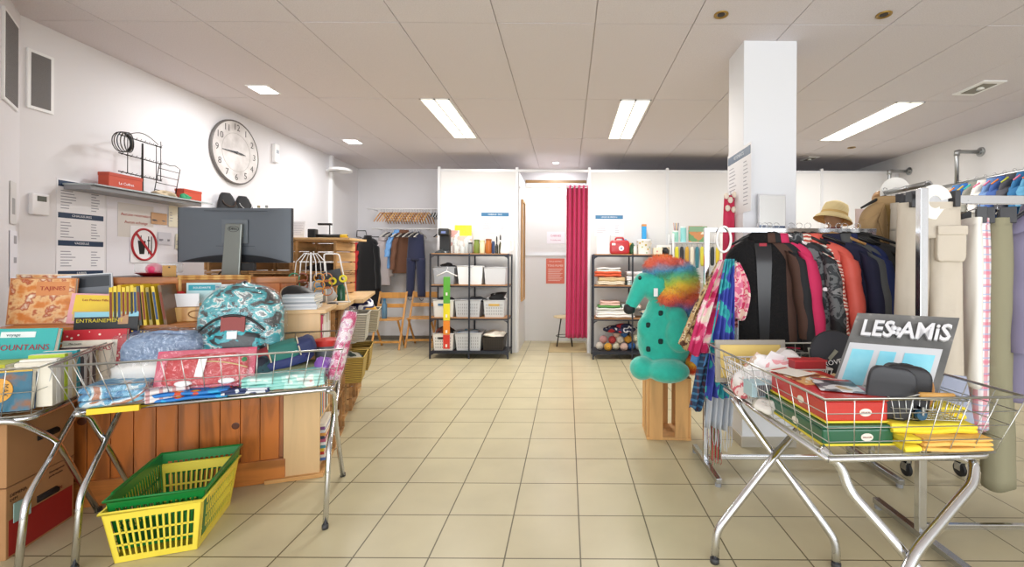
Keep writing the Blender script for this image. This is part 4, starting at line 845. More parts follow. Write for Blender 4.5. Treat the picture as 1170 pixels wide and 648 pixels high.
for k in range(6):
    a = k*PI/3+.2; c = ['c47a4a', '3a8fb8', 'b8623a', '2f9a78', '7a4a3a', 'd9a04a'][k]; g = MB()
    for q in range(3): g.tube([(.10*math.cos(a)+.032*math.cos(b*PI/7), .10*math.sin(a)+.01*q, .19-.05*q+.03*math.sin(b*PI/7)) for b in range(14)], .004, 5, True)
    tag(g.build('hair_ties', mat(c, .6), None, True, loc=dw(-.17, .50, wz), rz=DA), ['brown', 'blue', 'rust', 'green', 'dark brown', 'ochre'][k]+' bunch of hair ties hanging on the white wire tree', 'hair ties')
t = thing('earring_card', 'black card with two round yellow earrings on a white frame', 'earrings', dw(-.03, .62, wz), DA)
MB().tube(smoothpath([(-.06, 0, 0), (-.08, 0, .36), (.02, 0, .36), (.09, 0, 0)], rad=.02), .005, 8).tube([(-.07, 0, .005), (.1, 0, .005)], .005, 8).build('stand', WHITEP, t, True)
MB().b2(-.06, .09, -.012, -.008, .12, .24, Matrix.Rotation(-.25, 4, 'Y')).build('card', BLACKP, t)
for x in (-.02, .05): MB().tube([(x+.021*math.cos(a*PI/10), -.018, .165+(x*.25)+.021*math.sin(a*PI/10)) for a in range(20)], .008, 8, True).build('yellow_hoop', mat('e9dc2c', .4), t, True)
lumpy('grey_pouch', 'silver grey plastic bag on the worktop beside the wire tree', 'bag', dw(-.16, .72, wz), (.12, .07, .10), mat('b4b8bc', .3), DA, seed=12, amp=.2)
t = thing('spray_bottle', 'clear and lime green bottle lying by the magazine stack', 'bottle', dw(-.28, .50, wz), DA)
MB().lathe([(.03, 0), (.034, .01), (.034, .1), (.014, .13), (.014, .15)], 16).build('bottle', mat('a9cf3c', .25, alpha=.8), t, 'auto'); MB().lathe([(.017, .15), (.017, .18)], 12).build('cap', WHITEP, t)
t = thing('green_bottle', 'small dark green bottle on the worktop right of the grey bag', 'bottle', dw(-.02, .80, wz), DA)
MB().lathe([(.03, 0), (.03, .1), (.012, .14), (.012, .17)], 16).build('bottle', mat('1f5a40', .2), t, 'auto'); MB().lathe([(.014, .17), (.014, .185)], 12).build('cap', WHITEP, t)
lumpy('small_scissors_pouch', 'tiny dark pouch on the bare front part of the worktop', 'pouch', dw(-.02, .42, wz), (.035, .02, .012), DARKM, DA, seed=2)
# crate contents seen from the aisle
t = thing('cardboard_box', 'brown cardboard box with a black hand hole in the nearest top crate', 'box', dw(-.17, .60, .322*2+.0135), DA)
MB().b2(-.12, .11, -.13, .13, 0, .25).build('body', CARD, t, bevel=.002); MB().b2(.1101, .112, -.04, .04, .12, .19).build('hand_hole', BLACKP, t); MB().b2(.1101, .111, .06, .1, .02, .12).build('barcode', mat('e6e6e6', .6), t)
def wicker(label, loc, rz, w, d, h, col, group='baskets in the crate row', name='storage_basket'):
    t = thing(name, label, 'basket', loc, rz, group); k = .86
    MW = ramp_mat([(.3, tuple(int(col[i:i+2], 16)*.7/255 for i in (0, 2, 4))), (.6, col)], 'WAVEZ', 22, .6, interp='LINEAR', bump=.6)
    g = MB(); g.box((0, 0, .004), (w*k, d*k, .008))
    def side(p, q):
        n = Vector((q[1]-p[1], p[0]-q[0], 0)).normalized()*.004; v = []
        for z, kk in ((0, k), (h, 1)):
            for s in (p, q): v.append(Vector((s[0]*w/2*kk, s[1]*d/2*kk, z)))
        v += [x-n for x in v]; g.add(v, [(0, 1, 3, 2), (5, 4, 6, 7), (0, 2, 6, 4), (1, 5, 7, 3), (2, 3, 7, 6), (0, 4, 5, 1)])
    for p, q in (((-1, -1), (1, -1)), ((1, -1), (1, 1)), ((1, 1), (-1, 1)), ((-1, 1), (-1, -1))): side(p, q)
    g.build('woven_body', MW, t)
    MB().tube([(-w/2, -d/2, h), (w/2, -d/2, h), (w/2, d/2, h), (-w/2, d/2, h)], .008, 8, True).build('rim', MW, t, True)
    return t
wicker('yellow wicker basket sticking out of the crate row, nearest one', dw(-.01, 1.0, .335), DA, .3, .34, .2, 'cfae52')
wicker('second yellow wicker basket further along the crate row', dw(.0, 1.42, .335), DA, .3, .34, .2, 'c9a650')
wicker('white openwork basket in the top of the crate row, left of the black coat', dw(.02, 1.0, .66), DA, .28, .34, .22, 'd9d4c4')
wicker('cream basket with clothes hanging out at the far end of the crate row', dw(.06, 1.50, .66), DA, .3, .3, .2, 'd8ccb0')
lumpy('clothes_heap', 'navy and white clothes heaped in the far cream basket', 'clothes', dw(.06, 1.50, .80), (.12, .12, .10), ramp_mat([(0, '2a2a55'), (.45, 'e6e6ea'), (.55, '2d2d58'), (.62, 'd9a23a')], 'NOISE', 7, .8, detail=1), DA, seed=14, amp=.25)
lumpy('white_toy', 'grey and white soft toy hanging out of the middle crate', 'toy', dw(.0, 1.2, .60), (.05, .07, .12), mat('d2d2d6', .8), DA, seed=15, amp=.2)
lumpy('cloths', 'folded dark cloths inside the nearest yellow wicker basket', 'cloths', dw(-.01, 1.0, .43), (.12, .14, .09), ramp_mat([(0, '3a4a44'), (.5, 'c9c4b4')], 'NOISE', 8, .8, detail=1), DA, seed=16)
z = .012
for k in range(5):
    lay(dw(-.12, .58, z+.004), DA+random.uniform(-.04, .04), .2, .28, .03, ['e9e4d8', 'c8503a', '3a6aa0', 'e0c24a', 'd9d9dd'][k], ['cream', 'red', 'blue', 'yellow', 'pale grey'][k]+' comic album in the stack in the nearest bottom crate', 'albums in the nearest bottom crate'); z += .032
# ================================================================ alcove at the back left
HOOKM = CHROMED
def hanger(label, loc, rz, m, w=.42, group=None, bar=False, style='wood', dz=.0):
    """coat hanger hanging at loc (rail point), arms along local x"""
    t = thing('coat_hanger', label, 'hanger', loc, rz, group)
    pts = [(0, 0, -.045)]+[(0, 0, -.02)]+[(.0+.018*math.sin(a), 0, -.0-.0+.018*math.cos(a)-.004) for a in [PI*.75-1.5*PI*j/10 for j in range(11)]]
    MB().tube(pts, .0018, 6).build('hook', HOOKM, t, True)
    g = MB(); th = .008 if style == 'wood' else .005
    arm = [(-w/2, 0, -.125-dz), (-w*.3, -.008, -.085-dz*.4), (-.03, 0, -.05), (0, 0, -.045), (.03, 0, -.05), (w*.3, -.008, -.085-dz*.4), (w/2, 0, -.125-dz)]
    g.tube(arm, th, 8, rs=[th*.9, th*1.3, th*1.2, th*1.3, th*1.2, th*1.3, th*.9])
    if bar: g.tube([(-w*.46, 0, -.122-dz), (w*.46, 0, -.122-dz)], .003, 6)
    g.build('arms', m, t, True)
    return t
t = thing('clothes_rail', 'upper white wall rail carrying the wooden hangers in the back left corner', 'rail', (-2.8, YB-.28, 2.17), group='wall rails of the alcove')
MB().tube([(-.45, 0, 0), (1.0, 0, 0)], .01, 10).build('bar', WHITEP, t, True); MB().tube([(-.4, .28, .0), (-.4, 0, 0)], .008, 8).tube([(.4, .28, 0), (.4, 0, 0)], .008, 8).build('bracket', WHITEP, t, True)
r2 = dup(t, (-2.72, YB-.28, 1.85), 0, 'lower white wall rail carrying hangers and overalls in the back left corner')
WH = mat('c08a46', .5)
WHS = [mat('c89050', .5), mat('a8703a', .5), mat('d9a562', .5)]
for k in range(18):
    hanger('natural wooden coat hanger on the upper rail of the alcove', (-3.02+.045*k, YB-.28, 2.15), R90-.22+.02*math.sin(k*2), WHS[k % 3], .38, 'wooden hangers on the upper alcove rail', dz=.08)
for k in range(16):
    hanger(['black coat hanger among the mixed ones right of the wooden hangers', 'white coat hanger among the mixed ones right of the wooden hangers'][k % 2], (-2.19+.022*k, YB-.28, 2.15), R90+.1, [BLACKP, mat('d9d9d9', .5)][k % 2], .34, 'mixed %s hangers on the upper alcove rail' % ['black', 'white'][k % 2])
for k in range(26):
    if 13 <= k <= 18: continue
    c = ['dcd8d0', '3a3a3c', 'b9b4a8', '2a2a2c'][k % 4] if k < 20 else ['d9a92c', '1c1c1e'][k % 2]
    nm = {'dcd8d0': 'white', '3a3a3c': 'dark grey', 'b9b4a8': 'beige', '2a2a2c': 'black', 'd9a92c': 'yellow', '1c1c1e': 'black clip'}[c]
    hanger(nm+' hanger on the lower alcove rail, %s the navy overalls' % ('left of' if k < 13 else 'right of'), (-2.93+.045*k, YB-.28, 1.83), R90-.25, mat(c, .5), .36, nm+' hangers on the lower alcove rail %s' % ('left' if k < 13 else 'right'), bar=True)
# ---- garments
def garment(label, loc, rz, m, w=.44, h=.66, sleeve=.56, name='jacket', cat='jacket', collar=True, th=.075, open_=.0, lining=None, group=None, hem=1.08, hood=False, zipm=None, extra=None, quilt=0, seed=1, shoulder=.135, top=-.045, lapels=True):
    """garment on a hanger: loc = rail point. shell lofted from neck to hem, sleeves, collar"""
    t = thing(name, label, cat, loc, rz, group)
    def shell(u, v, off=0):
        a = u*2*PI; s = v
        if s < .22:
            q = s/.22; ww = .062+(w/2-.062)*math.sin(q*R90)**.8; zz = top-(shoulder)*q**1.35; dd = .045+(th-.045)*q
        else:
            q = (s-.22)/.78; ww = w/2*(.93+.0*q+(hem-.93)*q**.8)*(1 if q > .05 else 1.03); zz = top-shoulder-(h-shoulder)*q; dd = th*(1+.15*q)
        f = 1+(.05*math.sin(a*4+seed+s*3)+.035*math.sin(a*7+seed*2))*s
        if quilt: f += .05*abs(math.sin(zz*PI/quilt))
        c_, s_ = math.cos(a), math.sin(a)
        return ((ww+off)*math.copysign(abs(c_)**.85, c_), (dd+off)*math.copysign(abs(s_)**.8, s_)*f, zz)
    MB().grid(shell, 44, 40, closeu=True).build('body', m, t, True, solid=.004)
    for sx in (-1, 1):
        def slv(u, v, sx=sx):
            a = u*2*PI; x = sx*(w/2-.035+.075*v**.7+.0*v); z = top-shoulder*.72-sleeve*v; r = .062-.016*v
            y = -.02-.035*v
            f = 1+.10*math.sin(v*16+seed+a)*(1-abs(v-.5))+(.06*abs(math.sin(z*PI/quilt)) if quilt else 0)
            return (x+r*math.cos(a)*f*.85, y+r*math.sin(a)*f, z+.035*math.cos(a)*-sx*(1-v))
        b = MB().grid(slv, 18, 22, closeu=True); b.f.append(tuple(range(18))[::-1]); b.build('sleeve', m, t, True)
    if collar:
        MB().grid(lambda u, v: ((.068+.012*v)*math.cos(-PI*.42+2*PI*.92*u-PI*.03+R90*-.08), -.012+(.05+.012*v)*math.sin(PI*.54+2*PI*.92*(u-.5)+PI), top+.012-.03*v+.03*(1 if 1 else 0)*(1-v)), 26, 4).build('collar', m, t, True, solid=.005)
    if open_:
        MB().grid(lambda u, v: ((u-.5)*open_*2*(1-.45*v), -((.045+(th-.045)*min(1, ((.02+(h-.06)*v)/shoulder)**.74))*(1.0+.17*v)*1.05+.006), top-.02-(h-.06)*v), 8, 20).build('front_opening', lining or BLACKP, t, True)
        for sx in ((-1, 1) if lapels else ()):
            MB().add([(sx*.055, -.055, top-.01), (sx*(open_+.06), -th*1.02, top-.12), (sx*(open_*.9), -th*1.12, top-.34), (sx*open_*.5, -th*1.05, top-.16)], [(0, 1, 2, 3)]).build('lapel', m, t, solid=.006)
    if zipm: MB().b2(-.004, .004, -th*1.1-.006, -th-.0, top-h+.02, top-.05).build('zip', zipm, t)
    if hood:
        sup(MB(), (0, .05, top-.05), (.12, .09, .11), .8, .8, amp=.08, seed=3).build('hood', m, t, True)
    return t
NV = mat('252b4a', .85, sheen=.3)
def overalls():
    t = thing('overalls', 'navy overalls hanging from the lower rail in the back left corner', 'overalls', (-2.45, YB-.3, 1.83), -.25)
    MB().grid(lambda u, v: ((.13+.035*v)*math.cos(u*2*PI), .06*math.sin(u*2*PI)*(1+.08*math.sin(u*25)), -.08-.42*v), 30, 10, closeu=True).build('body', NV, t, True, solid=.004)
    for s in (-1, 1):
        b = MB().grid(lambda u, v: (s*(.085+.02*v)+(.085-.02*v)*math.cos(u*2*PI), .055*math.sin(u*2*PI), -.46-.62*v), 20, 12, closeu=True); b.f += [tuple(range(20))[::-1], tuple(220+i for i in range(20))]; b.build('leg', NV, t, True)
        MB().tube([(s*.07, -.03, -.09), (s*.05, 0, -.03)], .012, 8).build('strap', NV, t, True)
        MB().tube([(s*(.105)+.035*math.cos(a), 0, -1.10+.04*math.sin(a)) for a in [PI+PI*j/8 for j in range(9)]], .005, 6).build('stirrup', NV, t, True)
    return t
overalls()
garment('brown long jacket hanging left of the navy overalls', (-2.66, YB-.28, 1.83), R90-.75, mat('6a4632', .8), .34, .66, .5, th=.05)
garment('light blue shirt hanging left of the brown jacket', (-2.74, YB-.28, 1.83), R90-.8, mat('6fa0d6', .8), .34, .58, .3, name='shirt', cat='shirt', th=.045)
t = thing('coat_hook', 'black wall hook bracket above the red garment in the alcove', 'hook', (-3.28, YB, 1.72)); MB().tube([(-.2, 0, 0), (-.2, -.15, 0), (-.19, -.16, .1), (-.05, -.16, .1), (-.03, -.15, 0), (.35, -.15, 0), (.35, 0, 0)], .008, 8).build('rod', BLACKP, t, True)
garment('long black coat hanging on the alcove wall above the end of the crate row', (-3.25, YB-.24, 1.74), -.1, mat('0e0e11', .95, sheen=.3), .34, 1.15, .72, name='coat', cat='coat', th=.11, hem=1.3)
garment('red narrow garment with white stripe hanging left of the black coat', (-3.43, YB-.24, 1.62), 1.4, mat('c02a2a', .7), .22, .8, .3, th=.04)
garment('grey fluffy scarf coat hanging right of the black coat', (-3.02, YB-.2, 1.72), .1, mat('c6bcbc', .95), .22, .75, .5, th=.05, name='cardigan', cat='cardigan')
# folding chairs
FW = wood('d59a4e', .85, 'z', 2, .45, .1)
t = thing('folding_chair', 'left slatted wooden folding chair at the back wall with a blue bottle', 'chair', (-2.71, 6.75, 0), .1, 'wooden folding chairs')
def bar(g, a, b, w=.028, d=.018):
    a, b = Vector(a), Vector(b); x = Vector((1, 0, 0)); v = (b-a).normalized(); y = v.cross(x).normalized(); xx = y.cross(v)
    vs = [p+xx*sx*w/2+y*sy*d/2 for p in (a, b) for sx, sy in ((-1, -1), (1, -1), (1, 1), (-1, 1))]
    g.add(vs, [(3, 2, 1, 0), (4, 5, 6, 7), (0, 1, 5, 4), (1, 2, 6, 5), (2, 3, 7, 6), (3, 0, 4, 7)])
for s in (-1, 1):
    g = MB(); bar(g, (s*.20, -.2, 0), (s*.20, .24, .84)); g.build('back_leg', FW, t, bevel=.003)
    g = MB(); bar(g, (s*.17, .22, 0), (s*.17, -.16, .44)); g.build('front_leg', FW, t, bevel=.003)
MB().b2(-.21, .21, .20, .22, .74, .83).build('backrest', FW, t, bevel=.005); MB().b2(-.2, .2, .12, .14, .6, .66).build('backrest', FW, t, bevel=.005)
g = MB()
for k in range(6): g.b2(-.19, .19, -.19+.06*k, -.145+.06*k, .435, .45)
g.build('seat', FW, t, bevel=.002); MB().b2(-.2, .2, -.17, -.15, .1, .13).build('stretcher', FW, t)
dup(t, (-2.27, 6.95, 0), .05, 'right slatted wooden folding chair half hidden by the left metal shelving')
t = thing('water_bottle', 'blue plastic water bottle standing on the left folding chair', 'bottle', (-2.77, 6.72, .452)); MB().lathe([(.035, 0), (.04, .01), (.04, .2), (.018, .25), (.018, .27)], 16).build('bottle', mat('5f8fb0', .15, alpha=.75), t, 'auto'); MB().lathe([(.02, .27), (.02, .3)], 12).build('cap', mat('2f6f9a', .4), t)
# ================================================================ metal shelving
SM = mat('33363f', .45, .4); SW = wood('b9895c', .85, 'x', 1.5, .5, 0)
def shelving(label, x, y, w=1.055, d=.36):
    t = thing('shelving_unit', label, 'shelving', (x, y, 0), 0, 'black metal shelving units')
    for px_ in (-w/2, 0, w/2):
        for py_ in (-d/2, d/2):
            if px_ == 0 and 0: continue
            MB().b2(px_-.01, px_+.01, py_-.01, py_+.01, 0, 1.425).build('post', SM, t)
    for z, m_ in ((.10, SM), (.555, SW), (1.0, SW), (1.425, SW)):
        s = MB().b2(-w/2+.011, w/2-.011, -d/2+.004, d/2-.004, z-.012, z+.003).build('shelf', m_, t)
        g = MB()
        for yy in (-d/2, d/2): g.b2(-w/2, w/2, yy-.005, yy+.005, z-.03, z-.010)
        for xx in (-w/2, w/2): g.b2(xx-.005, xx+.005, -d/2, d/2, z-.03, z-.010)
        g.build('edge', SM, s)
    for xx, sx in ((-w/2, 1), (w/2, -1)):
        for z in (1.39, .52, .07):
            MB().add([(xx, -d/2-.004, z), (xx+sx*.06, -d/2-.004, z), (xx+sx*.02, -d/2-.004, z-.02), (xx, -d/2-.004, z-.06)], [(0, 1, 2, 3)]).build('corner_brace', SM, t, solid=.006)
    return t
SX1, SY = -1.3275, 6.18; SX2 = .88
shelving('black metal shelving unit with storage bins left of the changing cubicle', SX1, SY)
shelving('black metal shelving unit with linen behind the green soft toy', SX2, SY)
def bin_(label, x, z, w, h, d, col, alpha=1, holes=False, rz=0, y=None, group='bins on the left shelving', lbl=None):
    t = thing('storage_bin', label, 'storage bin', (x, (SY-.01) if y is None else y, z), rz, group)
    m_ = mat(col, .4, alpha=alpha, nz=.02); k = .88
    def c(sx, sy, f, o=0): q = k+(1-k)*f; return (sx*(w/2*q-o), sy*(d/2*q-o), h*f)
    v = [c(sx, sy, f, o) for o in (0, .006) for f in (0, 1) for sx, sy in ((-1, -1), (1, -1), (1, 1), (-1, 1))]
    v = [(p[0], p[1], max(p[2], .006) if i >= 8 else p[2]) for i, p in enumerate(v)]
    f = [(3, 2, 1, 0), (8, 9, 10, 11)]
    for i in range(4):
        j = (i+1) % 4; f += [(i, j, j+4, i+4), (i+8, i+12, j+12, j+8), (i+4, j+4, j+12, i+12)]
    MB().add(v, f).build('body', m_, t, bevel=.004)
    MB().tube([c(-1, -1, 1), c(1, -1, 1), c(1, 1, 1), c(-1, 1, 1)], .007, 8, True).build('rim', m_, t, True)
    if holes:
        g = MB()
        for r_ in range(4):
            for q in range(10): xx = -w*.36+w*.72*q/9; zz = h*(.2+.18*r_); g.b2(xx-.004, xx+.004, -d/2*(k+(1-k)*zz/h)-.0015, -d/2*(k+(1-k)*zz/h)+.001, zz-.012, zz+.012)
        g.build('slots', mat('8f9196', .6) if col > 'a' else mat('0c0a08', .6), t)
    if lbl: MB().b2(-w*.25, w*.25, -d/2*.98-.003, -d/2*.98, h*.68, h*.8).build('label_slot', mat(lbl, .5), t)
    return t
L = SX1-.5275
B_ = [(.175, 1.004, .29, .235, 'a9acb2', 1, 0, None, 'grey plastic bin in the top shelf left, behind the white hanger'), (.53, 1.004, .35, .25, 'eef0f2', 1, 0, None, 'white plastic bin in the middle of the top shelf'), (.87, 1.004, .30, .235, 'd3d5da', 1, 0, None, 'pale grey bin at the right of the top shelf'),
      (.17, .559, .28, .23, 'ecebe8', 1, 0, '3a6a9a', 'white bin with blue label in the middle shelf left'), (.50, .559, .35, .235, 'c3c6cc', 1, 1, None, 'grey ribbed bin in the centre of the middle shelf'), (.86, .559, .29, .23, 'cfd1d4', 1, 1, 'c9a24a', 'pale grey ribbed bin with small gold label at the right of the middle shelf'),
      (.17, .104, .28, .23, 'efeeea', 1, 1, '2a2a2c', 'white bin with black label slot on the bottom shelf left'), (.51, .104, .36, .24, 'c6c9ce', 1, 1, None, 'grey ribbed bin in the centre of the bottom shelf'), (.85, .104, .30, .19, '2a2320', 1, 1, None, 'dark brown woven bin with white cloth at the right of the bottom shelf')]
for (x, z, w, h, c, al, ho, lb, lab) in B_: bin_(lab, L+x, z, w, h, .3, c, al, ho, lbl=lb)
def heap(lab, x, z, r, c, seed, name='clothes_heap', cat='clothes', y=None):
    lumpy(name, lab, cat, (x, SY-.02 if y is None else y, z), r, c if not isinstance(c, str) else mat(c, .85), seed=seed, amp=.3)
heap('black hat on top of the grey bin in the top shelf', L+.2, 1.20, (.09, .08, .06), '1a1a1c', 1, 'hat', 'hat')
heap('dark shoes sticking out of the white bin with blue label', L+.17, .76, (.11, .1, .04), '2a2e3a', 2, 'shoes', 'shoes')
heap('dark cloths in the centre bin of the middle shelf', L+.6, .76, (.12, .1, .045), '3a3c42', 3)
heap('black and white hats piled in the right bin of the middle shelf', L+.88, .76, (.13, .12, .09), ramp_mat([(0, 'f0f0f0'), (.42, '1d1c1f')], 'NOISE', 4, .8, detail=1), 4, 'hats', 'hats')
heap('brown and black shoes in the white bin on the bottom shelf', L+.17, .31, (.12, .11, .06), ramp_mat([(0, '7a3a24'), (.45, '1d1c1f')], 'NOISE', 9, .7, detail=1), 5, 'shoes', 'shoes')
heap('blue and grey cloths in the centre bin of the bottom shelf', L+.5, .32, (.14, .11, .035), ramp_mat([(0, '5a9ac0'), (.45, '9aa0a8')], 'NOISE', 7, .8, detail=1), 6)
heap('white furry cloth spilling over the dark brown woven bin', L+.86, .27, (.14, .14, .06), 'ece6d8', 7)
heap('folded white textile in the middle bin of the top shelf', L+.53, 1.21, (.15, .12, .035), 'd9dce2', 8)
heap('pale textile with red edge in the right bin of the top shelf', L+.87, 1.195, (.12, .11, .03), ramp_mat([(0, 'c8402f'), (.35, 'd9d9dc')], 'NOISE', 6, .8, detail=1), 9)
# growth chart strip on a white hanger
t = thing('growth_chart', 'long child height chart strip in green, yellow, orange and red hanging on the shelving', 'height chart', (L+.235, SY-.225, 1.20))
MB().tube([(-.14, 0, -.08), (0, 0, -.015), (.14, 0, -.08)], .008, 8).tube([(0, 0, -.015), (0, 0, .01), (.015, 0, .03), (0, .01, .045)], .003, 6).build('white_hanger', WHITEP, t, True)
MB().tube([(-.12, .0, -.02), (-.2, .0, .02)], .001, 4).build('cord', WHITEP, t)
for k, (c, z0, z1) in enumerate((('5aa83c', -.45, -.09), ('e9d92f', -.68, -.45), ('e88a2c', -.87, -.68), ('d23a2c', -1.06, -.87))):
    s = MB().b2(-.045, .045, -.004, .004, z0+.003, z1).build('panel', mat(c, .5), t, bevel=.004)
    MB().lathe([(.022, -.0055), (.022, -.0045)], 14, T(0, 0, (z0+z1)/2) @ MX).build('figure', mat('f0ece0', .5), s); MB().b2(-.012, .012, -.006, -.0045, (z0+z1)/2-.07, (z0+z1)/2-.03).build('number', mat('f0ece0', .5), s)
# on top of the left shelving
TZ = 1.4285
t = thing('coffee_machine', 'black filter coffee machine at the left end of the shelving top', 'coffee machine', (L+.15, SY-.02, TZ), .1)
MB().b2(-.07, .07, -.02, .09, 0, .32).build('body', BLACKP, t, bevel=.015); MB().b2(-.075, .075, -.12, .09, .24, .34).build('head', BLACKP, t, bevel=.02); MB().b2(-.075, .075, -.13, .0, 0, .035).build('drip_tray', mat('3a3c40', .3, .5), t, bevel=.006); MB().b2(-.03, .03, -.123, -.119, .27, .3).build('display', mat('6a7ab0', .3), t)
t = thing('dish_lid', 'dark glass lid leaning in front of the coffee machine', 'lid', (L+.14, SY-.13, TZ)); MB().lathe([(.10, 0), (.1, .01), (.05, .04), (.012, .05), (.014, .065)], 24, T(0, 0, 0, s=(1, .35, 1))).build('lid', mat('3b3f40', .2, .3), t, 'auto')
t = thing('lemon_tray', 'yellow tray with lemon pattern standing behind the glasses on the shelving', 'tray', (L+.37, SY+.12, TZ+.25)); MB().b2(-.12, .12, -.008, .008, 0, .155).build('tray', ramp_mat([(0, 'fbe54a'), (.2, 'e8cf2c'), (.5, 'f2dc3a')], 'VOR', 18, .4), t, bevel=.02)
t = thing('picture_box', 'white and pink boxed item under the yellow tray on the shelving', 'box', (L+.37, SY+.10, TZ)); MB().b2(-.13, .13, -.03, .05, 0, .25).build('body', ramp_mat([(0, 'e6c4b4'), (.45, 'f2eeea'), (.6, 'd8b8a8')], 'NOISE', 6, .5, detail=1), t, bevel=.003)
t = thing('pink_box', 'red and white box behind the coffee machine', 'box', (L+.20, SY+.13, TZ)); MB().b2(-.09, .12, -.02, .03, 0, .33).build('body', ramp_mat([(0, 'd8a49a'), (.45, 'f4efea'), (.62, 'c9574a')], 'NOISE', 5, .5, detail=1), t, bevel=.003)
for k, (x, hh, r, lb) in enumerate(((.30, .20, .033, 'tall stemmed glass nearest the coffee machine'), (.38, .17, .036, 'plain tumbler in front of the yellow tray'), (.45, .21, .034, 'tallest clear glass left of the green jar'), (.34, .10, .035, 'low clear glass in front of the stemmed glass'), (.42, .09, .034, 'low clear glass at the front of the glass group'))):
    t = thing('drinking_glass', lb, 'glass', (L+x, SY-(.02 if k < 3 else .12), TZ), 0, 'glasses on the left shelving')
    MB().lathe([(r*.7, 0), (r*.8, .01), (r, hh), (r-.003, hh), (r*.7, .014)], 18, cap=True).build('bowl', mat('e8eeee', .05, alpha=.35), t, 'auto')
    MB().lathe([(r*.85, 0), (r*.85, .006)], 18).build('foot', mat('dfe6e6', .05, alpha=.6), t)
def jar(lb, x, r, hh, c, lidc=None, y=0, name='jar', cat='jar', X0=None, group=None, rough=.3):
    t = thing(name, lb, cat, ((L if X0 is None else X0)+x, SY-.06+y, TZ), 0, group)
    MB().lathe([(r*.8, 0), (r, .015), (r, hh*.75), (r*.85, hh*.9), (r*.9, hh)], 18).build('body', mat(c, rough), t, 'auto')
    if lidc: MB().lathe([(r*.92, hh), (r*.92, hh+.02), (r*.2, hh+.025)], 18).build('lid', mat(lidc, rough), t, 'auto')
    return t
jar('steel mug with dark lid left of the green jar', .515, .03, .13, '8f9496', '2a2a2c', name='mug', cat='mug'); jar('olive green ceramic jar on the left shelving', .60, .042, .17, '76873a', '5f7030')
jar('cream ceramic jar between the green and orange ones', .68, .04, .16, 'e6dfb8', 'd8cfa4'); jar('orange brown ceramic jar on the left shelving', .765, .045, .18, 'b5682c', '8a4a20')
jar('navy blue small bottle right of the orange jar', .83, .022, .17, '2c3f66', name='bottle', cat='bottle')
jar('pink cup behind the green jar', .55, .05, .10, 'e0b4a8', y=.13, name='cup', cat='cup')
for k, (x, h_) in enumerate(((.875, .17), (.925, .19))):
    t = thing('oil_bottle', ['shorter dark oil bottle', 'taller dark oil bottle with spout'][k]+' next to the white kettle', 'bottle', (L+x, SY-.05, TZ), 0, 'oil bottles')
    MB().lathe([(.02, 0), (.022, .01), (.022, h_*.6), (.008, h_*.8), (.008, h_)], 14).build('bottle', mat(['3a3a34', '4a4a30'][k], .15), t, 'auto'); MB().lathe([(.01, h_), (.01, h_+.05), (.004, h_+.07)], 10).build('pourer', BLACKP, t, 'auto')
t = thing('kettle', 'white electric kettle at the right end of the left shelving', 'kettle', (L+1.0, SY-.06, TZ)); MB().lathe([(.07, 0), (.075, .02), (.06, .17), (.045, .2), (.01, .215)], 22).build('body', WHITEP, t, 'auto'); MB().tube(smoothpath([(.05, -.01, .19), (.1, -.01, .18), (.1, -.01, .05), (.07, -.01, .04)], rad=.02), .009, 8).build('handle', WHITEP, t, True); MB().prism([(-.05, .14), (-.09, .19), (-.05, .18)], -.02, .02).build('spout', WHITEP, t)
# signs on the partition
def psign(lb, x, ztop, w, h, bar, tx, lines):
    sheet('price_notice', lb, 'sign', (x, PY+.004, ztop), 0, w, h, [(0, .055, '3b76a0')] if bar else (), lines, 'eceaf0', [(tx, .028, 0, -.028, 'e9eef2')])
psign('small notice with blue header above the kettle', -1.055, 2.03, .42, .29, 1, 'VAISSELLE - PRIX', 8); psign('small notice with blue header above the red toy case', .60, 2.0, .42, .30, 1, 'LINGE DE MAISON', 8)
# ================================================================ changing cubicle
t = thing('curtain_rod', 'thin white curtain rod across the cubicle opening', 'curtain rod', (-.2, PY+.06, 2.41)); MB().tube([(-.52, 0, 0), (.49, 0, 0)], .011, 10).build('rod', WHITEP, t, True); MB().lathe([(.02, -.0), (.02, .015)], 14, T(.475, 0, 0, 0, 0, R90)).lathe([(.02, 0), (.02, .015)], 14, T(-.52, 0, 0, 0, 0, R90)).build('end_cap', WHITEP, t)
PK = mat('c92463', .8, sheen=.2)
t = thing('curtain', 'bright pink curtain drawn to the right of the changing cubicle', 'curtain', (.145, PY+.06, 2.44))
def cf(u, v): x = (u-.5)*.33*(1-.03*math.sin(v*3)+.03*v); return (x, .035*math.sin(u*2*PI*5)*(1-.15*v)+.012*math.sin(u*31+v*2), -2.23*v)
MB().grid(cf, 90, 30).build('cloth', PK, t, True, solid=.003)
for k in range(5): MB().tube([(-.15+.075*k, .014*math.cos(a), -.03+.02*math.sin(a)) for a in [2*PI*j/12 for j in range(12)]], .004, 6, True).build('eyelet', CHROMED, t, True)
t = thing('stool', 'stool with pale wooden seat and black legs behind the pink curtain', 'stool', (-.04, 7.02, .004))
MB().lathe([(.17, .44), (.18, .445), (.18, .46), (.17, .465)], 28).build('seat', wood('e3cfa4', .9, 'x'), t, 'auto')
for k in range(4):
    a = PI/4+k*PI/2; MB().tube([(.08*math.cos(a), .08*math.sin(a), .44), (.17*math.cos(a), .17*math.sin(a), .0)], .01, 8).build('leg', BLACKP, t, True)
MB().tube([(.135*math.cos(a*PI/12), .135*math.sin(a*PI/12), .15) for a in range(24)], .006, 6, True).build('ring', BLACKP, t, True)
